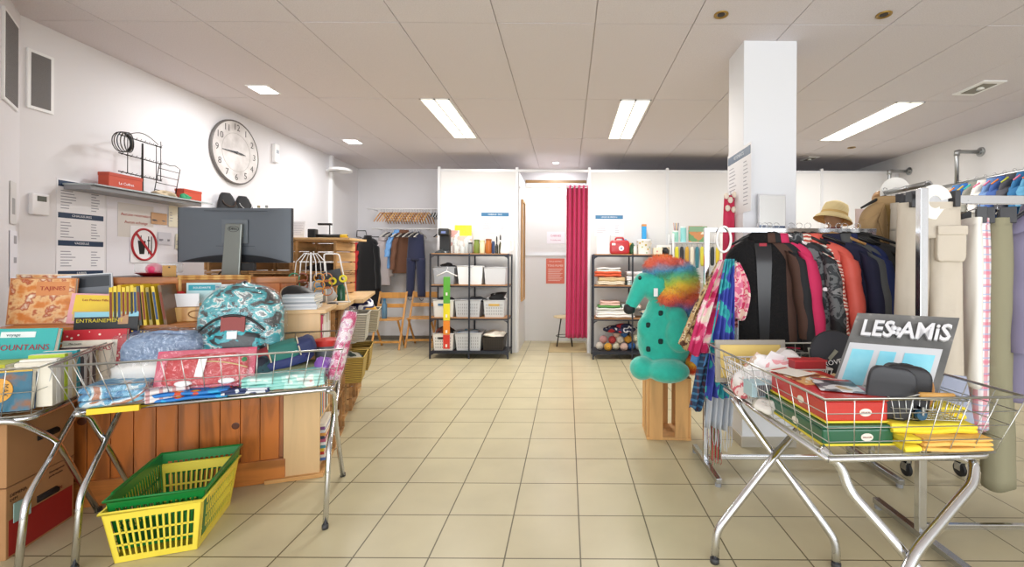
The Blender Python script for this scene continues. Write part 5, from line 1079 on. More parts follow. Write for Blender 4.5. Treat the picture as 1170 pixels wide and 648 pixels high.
t = thing('floor_mat', 'beige floor mat inside the changing cubicle under the stool', 'mat', (-.0, 6.90, 0)); MB().b2(-.27, .28, -.42, .35, 0, .004).build('mat', mat('b39f76', .95, nz=.1, scale=60), t); MB().b2(-.28, .29, -.43, .36, 0, .002).build('edge', mat('96845f', .95), t)
t = thing('mirror', 'tall wood framed mirror on the left side of the changing cubicle', 'mirror', (-.708, 6.92, .72), R90)
f = MB().b2(-.2, -.165, -.03, 0, 0, 1.55).b2(.165, .2, -.03, 0, 0, 1.55).b2(-.165, .165, -.03, 0, 0, .035).b2(-.165, .165, -.03, 0, 1.515, 1.55); f.build('frame', wood('c79a63', .85, 'z'), t, bevel=.003)
MB().b2(-.165, .165, -.015, -.008, .035, 1.515).build('glass', mat('e6e8e8', .02, 1), t)
sheet('cabin_notice', 'small white notice with pink lettering on the cubicle back wall', 'notice', (-.2, YB-.041, 1.83), 0, .30, .20, (), 0, 'eeeaf0', [('CABINES', .045, 0, -.07, 'c9688a'), ('3 articles maxi', .03, 0, -.14, 'c9688a')])
t = sheet('red_poster', 'salmon red poster with white text on the cubicle back wall', 'poster', (-.205, YB-.041, 1.38), 0, .31, .42, (), 0, 'd9705c', [('NOUS SOMMES', .03, 0, -.05, 'f0dcd4'), ('TOUS FILMES', .045, 0, -.12, 'f4e4dc')])
g = MB()
for k in range(9): g.b2(-.12, .12-.02*(k % 3), -.0025, -.0014, -.18-.024*k, -.172-.024*k)
g.build('printed_rows', mat('edcfc4', .6), t)
# ================================================================ right shelving: linen and toys
R0 = SX2-.5275
def linen(lb, x, z, w, h, c, n, rz=0, pat=None): cloth_stack('folded_linen', lb, 'linen', (R0+x, SY-.02, z), w, .26, h, pat or mat(c, .9, nz=.05), n, rz, 'folded linen on the right shelving', amp=.006)
fl = ramp_mat([(0, 'c9dcd8'), (.5, 'efeeea'), (.62, 'd9b8b0')], 'NOISE', 10, .9, detail=1)
linen('cream folded sheets at the bottom of the left top stack', .24, 1.004, .38, .05, 'e6dcc8', 2); linen('beige patterned folded cloth in the left top stack', .25, 1.055, .36, .06, 'cdb48a', 2); linen('coral red folded blanket in the left top stack', .20, 1.116, .36, .075, 'd9603f', 2); linen('white folded cover at the top of the left top stack', .21, 1.192, .32, .05, 'ece8e0', 2)
linen('teal striped folded sheet under the white duvet in the top shelf', .64, 1.004, .36, .06, '', 2, pat=plaid('e9eeee', [('X', '2f9aa0', 6, .75)])); linen('white folded duvet in the top shelf', .62, 1.065, .34, .07, 'f0eef0', 2); linen('grey white quilt on top of the white duvet', .60, 1.136, .30, .055, 'dcd9dc', 1)
linen('large white quilt at the bottom of the middle shelf', .30, .559, .52, .07, 'f0eeee', 2); linen('grey white sheets above the large quilt', .27, .63, .46, .06, 'dcdcda', 2); linen('green folded towel in the middle shelf', .22, .691, .30, .035, '5f9a58', 1); linen('pale pink folded towel on the green one', .23, .727, .27, .055, 'e3c0b4', 2); linen('pink and white printed cloth right of the green towel', .52, .691, .26, .05, '', 2, pat=fl)
heap('blue printed bag behind the soft toy on the top shelf', R0+.90, 1.004, (.12, .12, .13), ramp_mat([(0, '2f7ab8'), (.5, '3f9ad0'), (.6, 'e6eef0'), (.66, 'c0404a')], 'NOISE', 6, .7, detail=1), 22, 'bag', 'bag')
heap('small printed cloths at the right of the middle shelf', R0+.80, .559, (.13, .12, .08), ramp_mat([(0, '3a6a8a'), (.45, 'e0d8c4'), (.6, 'b0503a')], 'NOISE', 9, .8, detail=1), 23)
YC = [('efe6da', 'white'), ('e8c4b8', 'pale pink'), ('d9a0a0', 'rose'), ('e0a53c', 'yellow orange'), ('3a6fb8', 'blue'), ('b03a3c', 'red'), ('f0ead0', 'cream'), ('c9d4c8', 'pale green')]
pos = [(.10, 0, .055), (.21, -.05, .05), (.32, 0, .055), (.43, -.04, .05), (.54, 0, .055), (.66, -.02, .07), (.15, 0, .145), (.27, -.01, .14), (.38, 0, .145), (.49, 0, .15), (.60, .0, .17), (.33, 0, .22), (.44, .0, .225)]
for k, (x, y, z) in enumerate(pos):
    c, nm = YC[(k*3) % 8]; r = .055 if k < 11 else .05
    if k == 5: r = .075
    m_ = MB().ell((0, 0, 0), (r, r, r), 20)
    t = tag(m_.build('yarn_ball', ramp_mat([(.3, tuple(int(c[i:i+2], 16)*.75/255 for i in (0, 2, 4))), (.6, c)], 'WAVE'+'XYZ'[k % 3], 28, .9, interp='LINEAR', bump=.5, distort=1), None, True, loc=(R0+x, SY-.03+y, .104+z)), nm+' yarn ball in the heap on the bottom shelf of the right shelving', 'yarn ball', 'yarn balls on the bottom shelf')
heap('navy, red and white tartan bundle on top of the yarn balls', R0+.40, .345, (.2, .12, .08), ramp_mat([(0, 'b0303a'), (.40, '232a4a'), (.56, 'dfe0e6'), (.62, '232a4a')], 'NOISE', 9, .9, detail=1), 30, 'bundle', 'clothes')
t = thing('small_wooden_tray', 'plain wooden tray at the right of the bottom shelf behind the soft toy', 'tray', (R0+.90, SY-.03, .104)); g = MB().b2(-.11, .11, -.13, .13, 0, .01).b2(-.11, .11, -.13, -.12, .01, .09).b2(-.11, .11, .12, .13, .01, .09).b2(-.11, -.1, -.12, .12, .01, .09).b2(.1, .11, -.12, .12, .01, .09); g.build('tray', CRATE2, t); MB().ell((0, 0, .05), (.07, .08, .045), 14).build('contents', mat('d9d9dd', .5), t, True)
# top of right shelving
t = thing('flower_card', 'white card with painted yellow and blue flowers at the left end of the right shelving', 'picture', (R0+.13, SY-.05, TZ)); MB().b2(-.08, .09, 0, .006, .0, .29).build('card', PAPER, t)
for (x, z, c) in ((.0, .23, 'e3b52c'), (-.02, .19, 'd9a93c'), (.02, .1, '6a7fc0'), (-.02, .07, '8a9ad0'), (.03, .14, '6f9a5a')): MB().lathe([(.03, -.001), (.03, -.0005)], 10, T(x, -.0, z) @ MX).build('painted_flower', mat(c, .6), t)
MB().tube([(.10, -.02, 0), (.10, -.02, .27)], .003, 6).build('stand', CHROMED, t)
t = thing('toy_case', 'red toy first aid case with white round badge on the right shelving', 'toy case', (R0+.36, SY-.08, TZ))
sup(MB(), (0, 0, .095), (.135, .05, .098), .35, .35, n=32).build('case', mat('b3262e', .35, coat=.3), t, True); MB().tube(smoothpath([(-.06, 0, .18), (-.05, 0, .225), (.05, 0, .225), (.06, 0, .18)], rad=.02), .012, 10).build('handle', mat('b3262e', .35), t, True)
MB().lathe([(.036, .045), (.036, .054)], 20, T(.02, 0, .08) @ MX).build('badge', PAPER, t); MB().lathe([(.015, .05), (.015, .057)], 16, T(.02, 0, .08) @ MX).build('dial', mat('8a9ab8', .5), t)
MB().b2(-.11, -.06, -.056, -.05, .12, .15).build('white_label', PAPER, t, bevel=.003)
def toy(lb, x, y, z, r, c, seed, name='toy', cat='toy'): lumpy(name, lb, cat, (R0+x, SY+y, z), r, mat(c, .5), seed=seed, amp=.25)
toy('blue plastic toy part behind the red case', .44, .05, TZ, (.05, .05, .14), '2f8ac0', 3); toy('orange plastic toy part behind the red case', .50, .03, TZ, (.05, .04, .11), 'e09a3c', 4); toy('dark green toy part right of the red case', .55, -.03, TZ, (.04, .04, .09), '2f5a3c', 5)
jar('white small figurine right of the red case', .57, .022, .11, 'ecebe4', y=-.05, X0=R0, name='figurine', cat='figurine')
t = thing('toy_tub', 'round white tub with colourful dots on the right shelving', 'tub', (R0+.70, SY-.07, TZ)); MB().lathe([(.09, 0), (.1, .17), (.104, .175), (.1, .18)], 24).build('tub', ramp_mat([(0, 'd95a4a'), (.14, 'e9c83c'), (.24, '7ac0a0'), (.3, 'f2f0ec')], 'VOR', 20, .4), t, 'auto'); MB().lathe([(.104, .18), (.104, .2), (.09, .205)], 24).build('lid', mat('e6e6ea', .3), t)
t = thing('tall_box', 'tall thin blue box with orange top behind the white tub', 'box', (R0+.73, SY+.12, TZ)); MB().b2(-.03, .03, -.03, .03, 0, .40).build('body', mat('2f9ad6', .5), t, bevel=.002); MB().b2(-.03, .03, -.031, .03, .40, .43).build('cap', mat('c98a4a', .5), t)
t = thing('small_box', 'small cream box with tiny pink print on the right shelving', 'box', (R0+.88, SY-.08, TZ)); MB().b2(-.06, .06, -.04, .04, 0, .09).build('body', mat('efe2cc', .6), t, bevel=.002); MB().b2(-.02, .0, -.041, -.04, .03, .05).build('print', mat('d08a8a', .6), t)
toy('black rounded toy beside the small cream box', 1.0, -.06, TZ, (.05, .05, .06), '1c1c20', 7)
# white open shelf further right with jars, books, hanging things
t = thing('white_shelf_rack', 'white open shelf rack right of the metal shelving behind the scarves', 'shelving', (1.78, SY+.05, 0))
for x in (-.33, .33):
    for y in (-.13, .13): MB().b2(x-.012, x+.012, y-.012, y+.012, 0, 1.72).build('post', WHITEP, t)
for z in (.4, 1.05, 1.60): MB().b2(-.33, .33, -.14, .14, z-.01, z).build('shelf', mat('dfe3ea', .4), t)
TZ2 = 1.6005
t = thing('picture_book', 'green and brown illustrated book standing on the white shelf rack', 'book', (1.82, SY+.02, TZ2)); MB().b2(-.13, .13, 0, .02, 0, .23).build('cover', ramp_mat([(0, '6a9a6a'), (.45, 'c98a5a'), (.56, 'e6dcc8'), (.62, '8ab088')], 'NOISE', 5, .5, detail=2), t, bevel=.002); MB().b2(-.125, .125, -.001, .0, .15, .225).build('cover_band', mat('86a989', .5), t)
for k, (x, hh, c, lb) in enumerate(((1.50, .14, '9ad4c4', 'mint green canister at the left of the white shelf rack'), (1.61, .20, '8fd0d0', 'taller mint canister left of the illustrated book'))):
    t = thing('canister', lb, 'canister', (x, SY+.0, TZ2)); MB().lathe([(.04, 0), (.04, hh)], 18).build('body', mat(c, .4), t); MB().lathe([(.042, hh), (.042, hh+.02)], 18).build('lid', mat('dfe9e6', .4), t)
for k in range(5): tag(MB().tube([(0, 0, .12), (.008*(k-2), .0, .27)], .004, 6).build('pencil', mat(['c9703a', '3a5a9a', 'e0c03c', '8a4a6a', '4a4a4a'][k], .5), None, True, loc=(1.49+.01*k, SY, TZ2)), ['orange', 'blue', 'yellow', 'mauve', 'grey'][k]+' pencil standing in the mint canister', 'pencil')
for k in range(9):
    c = ['d8d23a', '2a2a30', 'c9a03a', 'e6e0d0', '3a7a8a', 'd9d24a', '6a4a5a', '2f3a3a', 'dfc83a'][k]
    hh = random.uniform(.25, .4); x = 1.50+.07*k
    t = thing('hanging_bag', ['lime yellow', 'black', 'ochre', 'cream', 'teal', 'pale lime', 'plum', 'dark grey', 'yellow'][k]+' packet hanging below the white shelf board', 'packet', (x, SY-.08, 1.575), 0, 'packets hanging from the white shelf rack'); MB().tube([(0, 0, 0), (0, 0, -.04)], .002, 5).build('loop', BLACKP, t); sup(MB(), (0, 0, -.04-hh/2), (.026, .015, hh/2), .5, .5, amp=.05, seed=k).build('packet', mat(c, .5), t, True)
t = thing('photo_frame', 'white boxed frame with small figures left of the white shelf rack', 'picture', (1.33, SY-.05, TZ)); MB().b2(-.10, .10, 0, .05, 0, .13).build('frame', mat('efede8', .5), t, bevel=.003); MB().b2(-.08, .08, -.002, 0, .015, .1).build('picture', ramp_mat([(0, '5a5a4a'), (.42, 'd9c49a'), (.55, 'efe9dc')], 'NOISE', 16, .5, detail=1), t)
# ================================================================ green soft toy on its crate
t = thing('wooden_crate', 'pine crate standing on end under the green soft toy', 'crate', (.76, 3.41, 0), math.radians(-3))
CP = wood('d9a86a', .85, 'z', 2, .6, 0)
W2, D2, HH = .15, .15, .455
for k, x in enumerate((-.145, .045)): MB().b2(x, x+(.10 if k == 0 else .095), -D2, -D2+.012, .02, HH-.012).build('front_slat', CP, t, bevel=.002)
for y in (-.14, -.03, .07): MB().b2(-W2-.012, -W2, y, y+.07, .02, HH-.012).build('side_slat', CP, t, bevel=.002)
for y in (-.14, -.03, .07): MB().b2(W2, W2+.012, y, y+.07, .02, HH-.012).build('side_slat', CP, t, bevel=.002)
for x in (-.145, -.03, .07): MB().b2(x, x+.07, D2-.012, D2, .02, HH-.012).build('back_slat', CP, t, bevel=.002)
for sx in (-1, 1):
    for sy in (-1, 1): MB().b2(sx*(W2-.014)-.014, sx*(W2-.014)+.014, sy*(D2-.026)-.013, sy*(D2-.026)+.013, .02, HH-.012).build('corner_post', CP, t)
MB().b2(-W2-.012, W2+.012, -D2, D2, 0, .02).build('end_board', CP, t, bevel=.002); MB().b2(-W2-.012, W2+.012, -D2, D2, HH-.012, HH).build('end_board', CP, t, bevel=.002)
TEAL = mat('2ab8a4', .85, nz=.16, scale=24, bump=.35, sheen=.5)
t = thing('soft_toy', 'huge turquoise soft toy with long snout and rainbow mane sitting on a crate', 'soft toy', (.70, 3.38, .457), 0)
g = MB()
g.ell((.05, .02, .28), (.215, .18, .29), 28)          # belly
g.ell((.06, .02, .48), (.16, .14, .14), 22)
g.ell((-.03, .0, .68), (.125, .125, .125), 24)        # head
for k in range(7): q = k/6; g.ell((-.13-.095*q, -.04-.03*q, .70-.17*q), (.075-.028*q, .07-.025*q, .075-.028*q), 16)   # snout
for (c, r) in (((-.145, -.10, .07), (.095, .11, .088)), ((.03, -.17, .065), (.16, .13, .085)), ((.2, .02, .09), (.09, .1, .09)), ((-.12, -.04, .36), (.055, .06, .085)), ((.125, -.165, .33), (.115, .075, .135)), ((.10, -.12, .46), (.08, .07, .07))): g.ell(c, r, 18)
b = g.build('body', TEAL, t, True)
q = b.modifiers.new('r', 'REMESH'); q.mode = 'VOXEL'; q.voxel_size = .011; q.use_smooth_shade = True
q = b.modifiers.new('s', 'SMOOTH'); q.factor = .6; q.iterations = 9
sup(MB(), (-.238, -.075, .505), (.043, .038, .042), .8, .8, amp=.03).build('nose', mat('181a1c', .6, bump=.3, scale=60), t, True)
MB().ell((-.165, -.10, .735), (.013, .012, .016), 12).build('eye', mat('0c1316', .2), t, True)
for (x, z) in ((-.01, .475), (-.10, .385), (-.02, .275), (-.10, .21)):
    y = .02-.18*math.sqrt(max(.05, 1-((x-.05)/.215)**2-((z-.28)/.29)**2))-.002
    sup(MB(), (x, y, z), (.017, .010, .02), .6, .6).build('spot', mat('10302f', .8), t, True)
MB().b2(-.068, -.038, -.132, -.129, .60, .66).build('price_tag', PAPER, t)
RB = [(0, '3fb0a0'), (.10, '4aa0d0'), (.19, '7a80c0'), (.28, 'dc5c60'), (.38, 'ee8238'), (.49, 'f2cc44'), (.59, 'b8cc50'), (.67, '55b890'), (.75, '58a8d0'), (.81, 'b090a4'), (.86, 'e86c56'), (1, 'f0984a')]
def mane_mat():
    m = bpy.data.materials.new('rainbow_fur'); m.use_nodes = True; n = m.node_tree; b = n.nodes['Principled BSDF']; b.inputs['Roughness'].default_value = .9; b.inputs['Sheen Weight'].default_value = .4
    tc = n.nodes.new('ShaderNodeTexCoord'); mp = n.nodes.new('ShaderNodeMapping'); mp.inputs['Location'].default_value = (.06, 0, -.77); mp.inputs['Scale'].default_value = (-.25, 0, 1.86)
    s = n.nodes.new('ShaderNodeSeparateXYZ'); a = n.nodes.new('ShaderNodeMath'); a.operation = 'ADD'; n.links.new(tc.outputs['Object'], mp.inputs[0]); n.links.new(mp.outputs[0], s.inputs[0]); n.links.new(s.outputs[0], a.inputs[0]); n.links.new(s.outputs[2], a.inputs[1])
    no = n.nodes.new('ShaderNodeTexNoise'); no.inputs['Scale'].default_value = 14; n.links.new(tc.outputs['Object'], no.inputs[0]); k = n.nodes.new('ShaderNodeMath'); k.operation = 'MULTIPLY_ADD'; k.inputs[1].default_value = .16; n.links.new(no.outputs['Fac'], k.inputs[0]); n.links.new(a.outputs[0], k.inputs[2])
    sb = n.nodes.new('ShaderNodeMath'); sb.operation = 'SUBTRACT'; sb.inputs[1].default_value = .08; n.links.new(k.outputs[0], sb.inputs[0])
    r = n.nodes.new('ShaderNodeValToRGB'); el = r.color_ramp.elements
    while len(el) > 1: el.remove(el[0])
    el[0].position = 0; el[0].color = lin(RB[0][1])
    for p, c in RB[1:]: e = el.new(p); e.color = lin(c)
    n.links.new(sb.outputs[0], r.inputs[0]); n.links.new(r.outputs[0], b.inputs['Base Color']); return m
def furry(parent, name, m, blobs, n=9000, ln=.035, seed=3, down=.5):
    rnd = random.Random(seed); g = MB()
    for c, r in blobs: g.ell(c, r, 24)
    base = g.build(name, m, parent, True)
    vs = []; fs = []
    for k in range(n):
        c, r = rnd.choice(blobs); d_ = Vector((rnd.gauss(0, 1), rnd.gauss(0, 1), rnd.gauss(0, 1))).normalized()
        p = Vector((c[0]+d_.x*r[0], c[1]+d_.y*r[1], c[2]+d_.z*r[2]))
        nn = Vector((d_.x/r[0], d_.y/r[1], d_.z/r[2])).normalized(); dr = (nn+Vector((rnd.gauss(0, .3), rnd.gauss(0, .3), rnd.gauss(0, .3)-down))).normalized(); L_ = ln*rnd.uniform(.6, 1.2)
        s = dr.cross(Vector((rnd.random(), rnd.random(), 1))).normalized()*.0022
        i = len(vs); vs += [p-s-nn*.004, p+s-nn*.004, p+dr*L_]; fs.append((i, i+1, i+2))
    me = base.data; f = MB(); f.v = [Vector(v) for v in vs]; f.f = fs
    f2 = MB(); f2.v = g.v+f.v; k0 = len(g.v); f2.f = g.f+[tuple(i+k0 for i in q) for q in fs]
    bpy.data.objects.remove(base); return f2.build(name, m, parent, True)
furry(t, 'mane', mane_mat(), [((.13, .0, .70), (.165, .155, .17)), ((.02, -.005, .80), (.135, .13, .095)), ((.19, .0, .54), (.12, .14, .10)), ((.09, -.02, .60), (.13, .145, .11))], 14000, .032)
furry(t, 'tail', ramp_mat([(.05, 'e8603a'), (.1, 'ecb83a'), (.15, 'e8503c'), (.2, 'd86a4a'), (.26, 'e0b040'), (.3, '4aa8c0')], 'GRAD', 1, .9, interp='LINEAR'), [((.22, .0, .17), (.07, .08, .12)), ((.24, -.07, .10), (.06, .06, .07))], 2500, .03)
# ================================================================ pillar fittings
t = thing('mirror', 'narrow mirror on the front face of the pillar above the clothes rack', 'mirror', (1.435, PY0-.017, 1.36), .15)
MB().b2(-.105, .105, -.012, 0, -.5, .43).build('frame', mat('d9d9dc', .4), t, bevel=.002); MB().b2(-.098, .098, -.014, -.0122, -.49, .42).build('glass', mat('e4e6e8', .02, 1), t)
t = sheet('price_list', 'white price list with blue header fixed to the left side of the pillar', 'sign', (PX0-.004, 3.22, 2.13), -R90, .44, .47, [(-.02, .06, '33516f')], 14, 'e6e6ea', [('VETEMENTS', .035, 0, -.05, 'dfe6ee')])
g = MB()
def drape(name, label, cat, top, bot, wt, wb, m, folds=4, amp=.02, thick=.004, yaw=0, part='cloth', group=None, fringe=None, curve=0, seed=0, parent_=None):
    """a cloth hanging from top to bottom as a pleated sheet"""
    t = thing(name, label, cat, top, yaw, group); d_ = Matrix.Rotation(-yaw, 3, 'Z') @ (Vector(bot)-Vector(top))
    def fn(u, v):
        w = wt+(wb-wt)*min(1, v*1.6)**.8; x = (u-.5)*w; c = Vector((0, 0, 0))+d_*v
        return (c.x+x+curve*math.sin(v*PI), c.y+amp*math.sin(u*2*PI*folds+seed+v*1.5)*(.6+.4*v)+amp*.4*math.sin(u*17+v*5+seed), c.z-.02*math.sin(u*PI)*v+.012*math.sin(u*9+seed)*v)
    MB().grid(fn, 14*folds, 22).build(part, m, t, True, solid=thick)
    if fringe:
        g = MB(); n = int(wb/.008)
        for k in range(n):
            u = k/(n-1); p = Vector(fn(u, 1)); g.tube([p, p+Vector((.004*math.sin(k*3), .003*math.cos(k*5), -fringe*.5)), p+Vector((.008*math.sin(k*2.3), .004, -fringe*random.uniform(.8, 1.05)))], .0018, 4)
        g.build('fringe', m, t)
    return t
drape('garland_scarf', 'pink red scarf with pale flowers hanging at the left side of the pillar', 'scarf', (1.20, 3.30, 1.81), (1.20, 3.30, 1.22), .07, .09, mat('d0395c', .8), 2, .012)
tag(MB().tube([(0, 0, 0), (0, -.03, .0), (0, -.03, .02)], .004, 6).build('hook', CHROMED, None, loc=(1.24, 3.30, 1.815), rz=-R90), 'small chrome hook holding the pink red scarf on the pillar', 'hook')
for k, (dx, dz) in enumerate(((-.03, .0), (.0, -.03), (.03, .01), (-.02, -.09), (.025, -.10))): tag(MB().ell((0, 0, 0), (.02, .012, .024), 10).build('artificial_flower', mat('e9dccc', .8), None, True, loc=(1.20+dx, 3.275, 1.80+dz)), 'pale artificial flower pinned at the top of the pink red scarf', 'flower', 'pale flowers on the pink red scarf')
# ================================================================ first clothes rack
RY, RZ = 2.83, 1.513
t = thing('clothes_rack', 'chrome clothes rack with square rail carrying the jackets, in front of the pillar', 'clothes rack', (1.415, RY, 0), 0, 'chrome clothes racks')
MB().b2(-.545, .545, -.016, .016, RZ-.014, RZ+.014).build('top_rail', CHROME, t, bevel=.002)
for s in (-1, 1):
    MB().b2(s*.53-.014, s*.53+.014, -.014, .014, .05, RZ-.013).build('upright', CHROME, t, bevel=.002)
    MB().b2(s*.53-.016, s*.53+.016, -.26, .24, .022, .05).build('foot', CHROMED, t, bevel=.002)
    for y in (-.24, .22): MB().lathe([(.018, 0), (.018, .022)], 14, T(s*.53, y, 0)).build('foot_pad', mat('8f9194', .4), t)
MB().b2(-.53, .53, -.012, .012, .055, .08).build('base_bar', CHROME, t, bevel=.002)
FUR = mat('0a090c', .95, bump=.5, scale=70)
CAMO = ramp_mat([(0, '1c1f22'), (.42, '2e3236'), (.5, '6c7072'), (.56, '3a3e42'), (.62, '8d8f90'), (.68, '26292c')], 'NOISE', 9, .8, detail=8, distort=.6)
HB = BLACKP
RK = [  # label, x, yaw, material, width, height, hanger material, options
 ('black fur jacket worn open on the chrome rack, first from the left', 1.225, -8, FUR, .42, .66, HB, dict(open_=.05, lining=mat('1b1b1f', .3), th=.085, seed=1, name='fur_jacket', lapels=False)),
 ('brown jacket, only a sliver seen right of the black fur jacket', 1.255, -28, mat('4a3026', .8), .40, .64, HB, dict(seed=2, th=.04, sleeve=.5)),
 ('black thin jacket between the brown one and the pink one', 1.285, -32, mat('1a1b1f', .8), .40, .66, HB, dict(seed=3, th=.035)),
 ('bright pink jacket on the chrome rack behind the black fur jacket', 1.33, -33, mat('c92a5c', .8), .42, .67, WHITEP, dict(seed=4, th=.04)),
 ('grey and black leaf patterned shirt jacket on the chrome rack', 1.425, -34, CAMO, .48, .72, HB, dict(seed=5, th=.055)),
 ('cream and red knitted garment, sliver seen before the coral jacket', 1.475, -36, ramp_mat([(0, 'b8483c'), (.42, 'e6dccc'), (.55, 'c9604a'), (.62, 'efe6da')], 'WAVEZ', 14, .9, distort=6), .42, .68, HB, dict(seed=6, th=.03)),
 ('coral pink quilted jacket with high collar on the chrome rack', 1.53, -34, mat('df6052', .55, bump=.2, scale=20), .50, .76, HB, dict(seed=7, th=.06, quilt=.06)),
 ('navy blue jacket right of the coral quilted one', 1.655, -34, mat('20233f', .85), .50, .74, wood('c99a5c'), dict(seed=8, th=.05)),
 ('dark grey jacket, sliver seen right of the navy one', 1.73, -38, mat('55585a', .85), .46, .7, HB, dict(seed=9, th=.03)),
 ('royal navy jacket between the grey sliver and the black hooded one', 1.765, -38, mat('1c2a5c', .85), .46, .74, HB, dict(seed=10, th=.035)),
 ('black hooded winter jacket, last on the right of the chrome rack', 1.845, -36, mat('131418', .6, bump=.2, scale=20), .52, .72, HB, dict(seed=11, th=.07, hood=True))]
for (lb, x, yw, m_, w, h, hm, kw) in RK:
    kw.setdefault('name', 'jacket')
    g_ = garment(lb, (x, RY, RZ-.005), math.radians(yw), m_, w, h, kw.pop('sleeve', .58), top=-.06, **kw)
    if 'coral' in lb:
        sup(MB(), (.16, -.09, -.36), (.018, .004, .012), .8, .8).build('white_emblem', PAPER, g_, True)
        MB().grid(lambda u, v: (.075*math.cos(u*2*PI)*(1+.1*v), .055*math.sin(u*2*PI)+.01, -.02-.09*(1-v)), 24, 5, closeu=True).build('high_collar', m_, g_, True, solid=.012)
    if 'fur jacket worn' in lb:
        MB().b2(-.022, .022, -.07, -.066, -.105, -.08).build('brand_label', mat('a01a30', .6), g_)
    hanger(('pale' if hm is WHITEP else 'wooden' if hm is not HB else 'black')+' hanger holding the '+lb.split(',')[0].replace(' on the chrome rack', '')[:60], (x, RY, RZ+.034), math.radians(yw), hm, w*.82, 'hangers on the chrome rack')
# scarves at the left end of the rack
SCF = dict(thick=.003)
S1 = ramp_mat([(0, '5a3a2a'), (.42, 'b89a6a'), (.55, 'dccba8'), (.62, '7a5a40')], 'NOISE', 30, .8, detail=3)
S2 = ramp_mat([(0, 'c42a62'), (.5, 'dc5a88'), (.56, 'f0c4cc'), (.64, 'e8e0d0')], 'NOISE', 11, .8, detail=2)
S3 = ramp_mat([(0, '3c48a8'), (.47, '4a58b8'), (.52, '3fb8b8'), (.60, '2f9aa8'), (.68, '5a60b8')], 'NOISE', 10, .8, detail=1)
S4 = ramp_mat([(0, 'e07a9a'), (.42, 'efc0c4'), (.5, 'd84a78'), (.56, 'f0e0d0')], 'NOISE', 15, .8, detail=2)
def sp(px, py, Y): return tuple(P(px, py, Y))
t = thing('ring_hanger', 'round white ring hanger at the left end of the chrome rack holding the scarves', 'hanger', (.985, RY-.03, RZ-.06)); MB().tube([(.045*math.cos(a*PI/12), 0, .08*math.sin(a*PI/12)) for a in range(24)], .008, 8, True).build('ring', WHITEP, t, True)
drape('scarf', 'brown and cream patterned scarf with dark bands, leftmost of the scarf bunch', 'scarf', sp(826, 298, 2.76), sp(786, 395, 2.72), .05, .12, S1, 3, .015, seed=1, **SCF)
drape('scarf', 'hot pink scarf with pale flowers, left of the blue scarf', 'scarf', sp(828, 297, 2.73), sp(800, 402, 2.68), .05, .15, S2, 3, .02, seed=2, **SCF)
drape('scarf', 'blue and turquoise floral scarf in the middle of the scarf bunch', 'scarf', sp(834, 296, 2.70), sp(818, 452, 2.62), .06, .14, S3, 4, .02, seed=3, **SCF)
drape('scarf', 'pale pink floral scarf, right edge of the scarf bunch', 'scarf', sp(840, 300, 2.72), sp(842, 362, 2.70), .05, .10, S4, 2, .02, seed=4, curve=.03, **SCF)
drape('scarf', 'long pale grey scarf with fringe hanging behind the blue scarf', 'scarf', sp(836, 298, 2.77), sp(821, 487, 2.72), .05, .17, mat('bfc4cc', .9), 5, .02, seed=5, fringe=.13, **SCF)
drape('scarf', 'dark blue tartan scarf hanging low left of the blue floral scarf', 'scarf', sp(822, 330, 2.76), sp(796, 466, 2.74), .04, .09, plaid('25405f', [('X', '6a2c24', 8, .8), ('Z', '4a88b0', 8, .75)]), 2, .015, seed=6, **SCF)
drape('scarf', 'light blue thin scarf end below the pink floral scarf', 'scarf', sp(815, 345, 2.77), sp(800, 415, 2.75), .04, .12, mat('4f86c0', .8), 2, .015, seed=7, **SCF)
drape('scarf', 'maroon striped scarf strip between the blue and pale pink scarves', 'scarf', sp(838, 298, 2.74), sp(838, 372, 2.73), .02, .05, ramp_mat([(.3, '6a2430'), (.5, 'b87a78')], 'WAVEZ', 12, .8), 2, .01, seed=8, **SCF)
drape('scarf', 'red, white and green thread tassels under the grey fringe', 'scarf', sp(816, 470, 2.80), sp(817, 522, 2.80), .05, .07, ramp_mat([(0, 'c0343a'), (.45, 'e6e0d8'), (.56, 'c8483c'), (.64, '5a8a5a')], 'WAVEX', 30, .9), 3, .01, seed=9, fringe=.04, **SCF)
# ================================================================ pipe rail with size discs, trench coat and trousers
PXR = 2.22
t = thing('pipe_rack', 'galvanised pipe clothes rack with brass coloured elbow right of the jackets', 'clothes rack', (PXR, 3.2, 0))
MB().tube([(0, 0, .1), (0, 0, 1.76)], .019, 14).build('upright', GALV, t, True)
MB().tube(smoothpath([(0, 0, 1.70), (0, 0, 1.80), (0, -.10, 1.80)], rad=.04), .026, 14).build('elbow', mat('b08a62', .4, .5), t, True)
MB().tube([(0, -.08, 1.80), (0, -.47, 1.80)], .017, 14).build('rail', GALV, t, True)
MB().tube([(0, -.47, 1.80), (0, -.47, .1)], .019, 14).build('upright', GALV, t, True)
MB().tube([(0, 0, .12), (0, -.47, .12)], .015, 10).build('base_pipe', GALV, t, True)
for y in (0, -.47): MB().tube([(-.2, y, .11), (.2, y, .11)], .015, 10).build('cross_foot', GALV, t, True)
for (x, y) in ((-.2, 0), (.2, 0), (-.13, -.47), (.2, -.47)):
    MB().lathe([(.035, -.012), (.042, -.008), (.042, .008), (.035, .012)], 20, T(x, y, .043) @ Matrix.Rotation(PI/2, 4, 'Y')).build('caster', mat('1d1d20', .5), t, 'auto'); MB().b2(x-.018, x-.013, y-.02, y+.02, .04, .1).b2(x+.013, x+.018, y-.02, y+.02, .04, .1).b2(x-.018, x+.018, y-.02, y+.02, .085, .1).build('caster_fork', CHROMED, t)
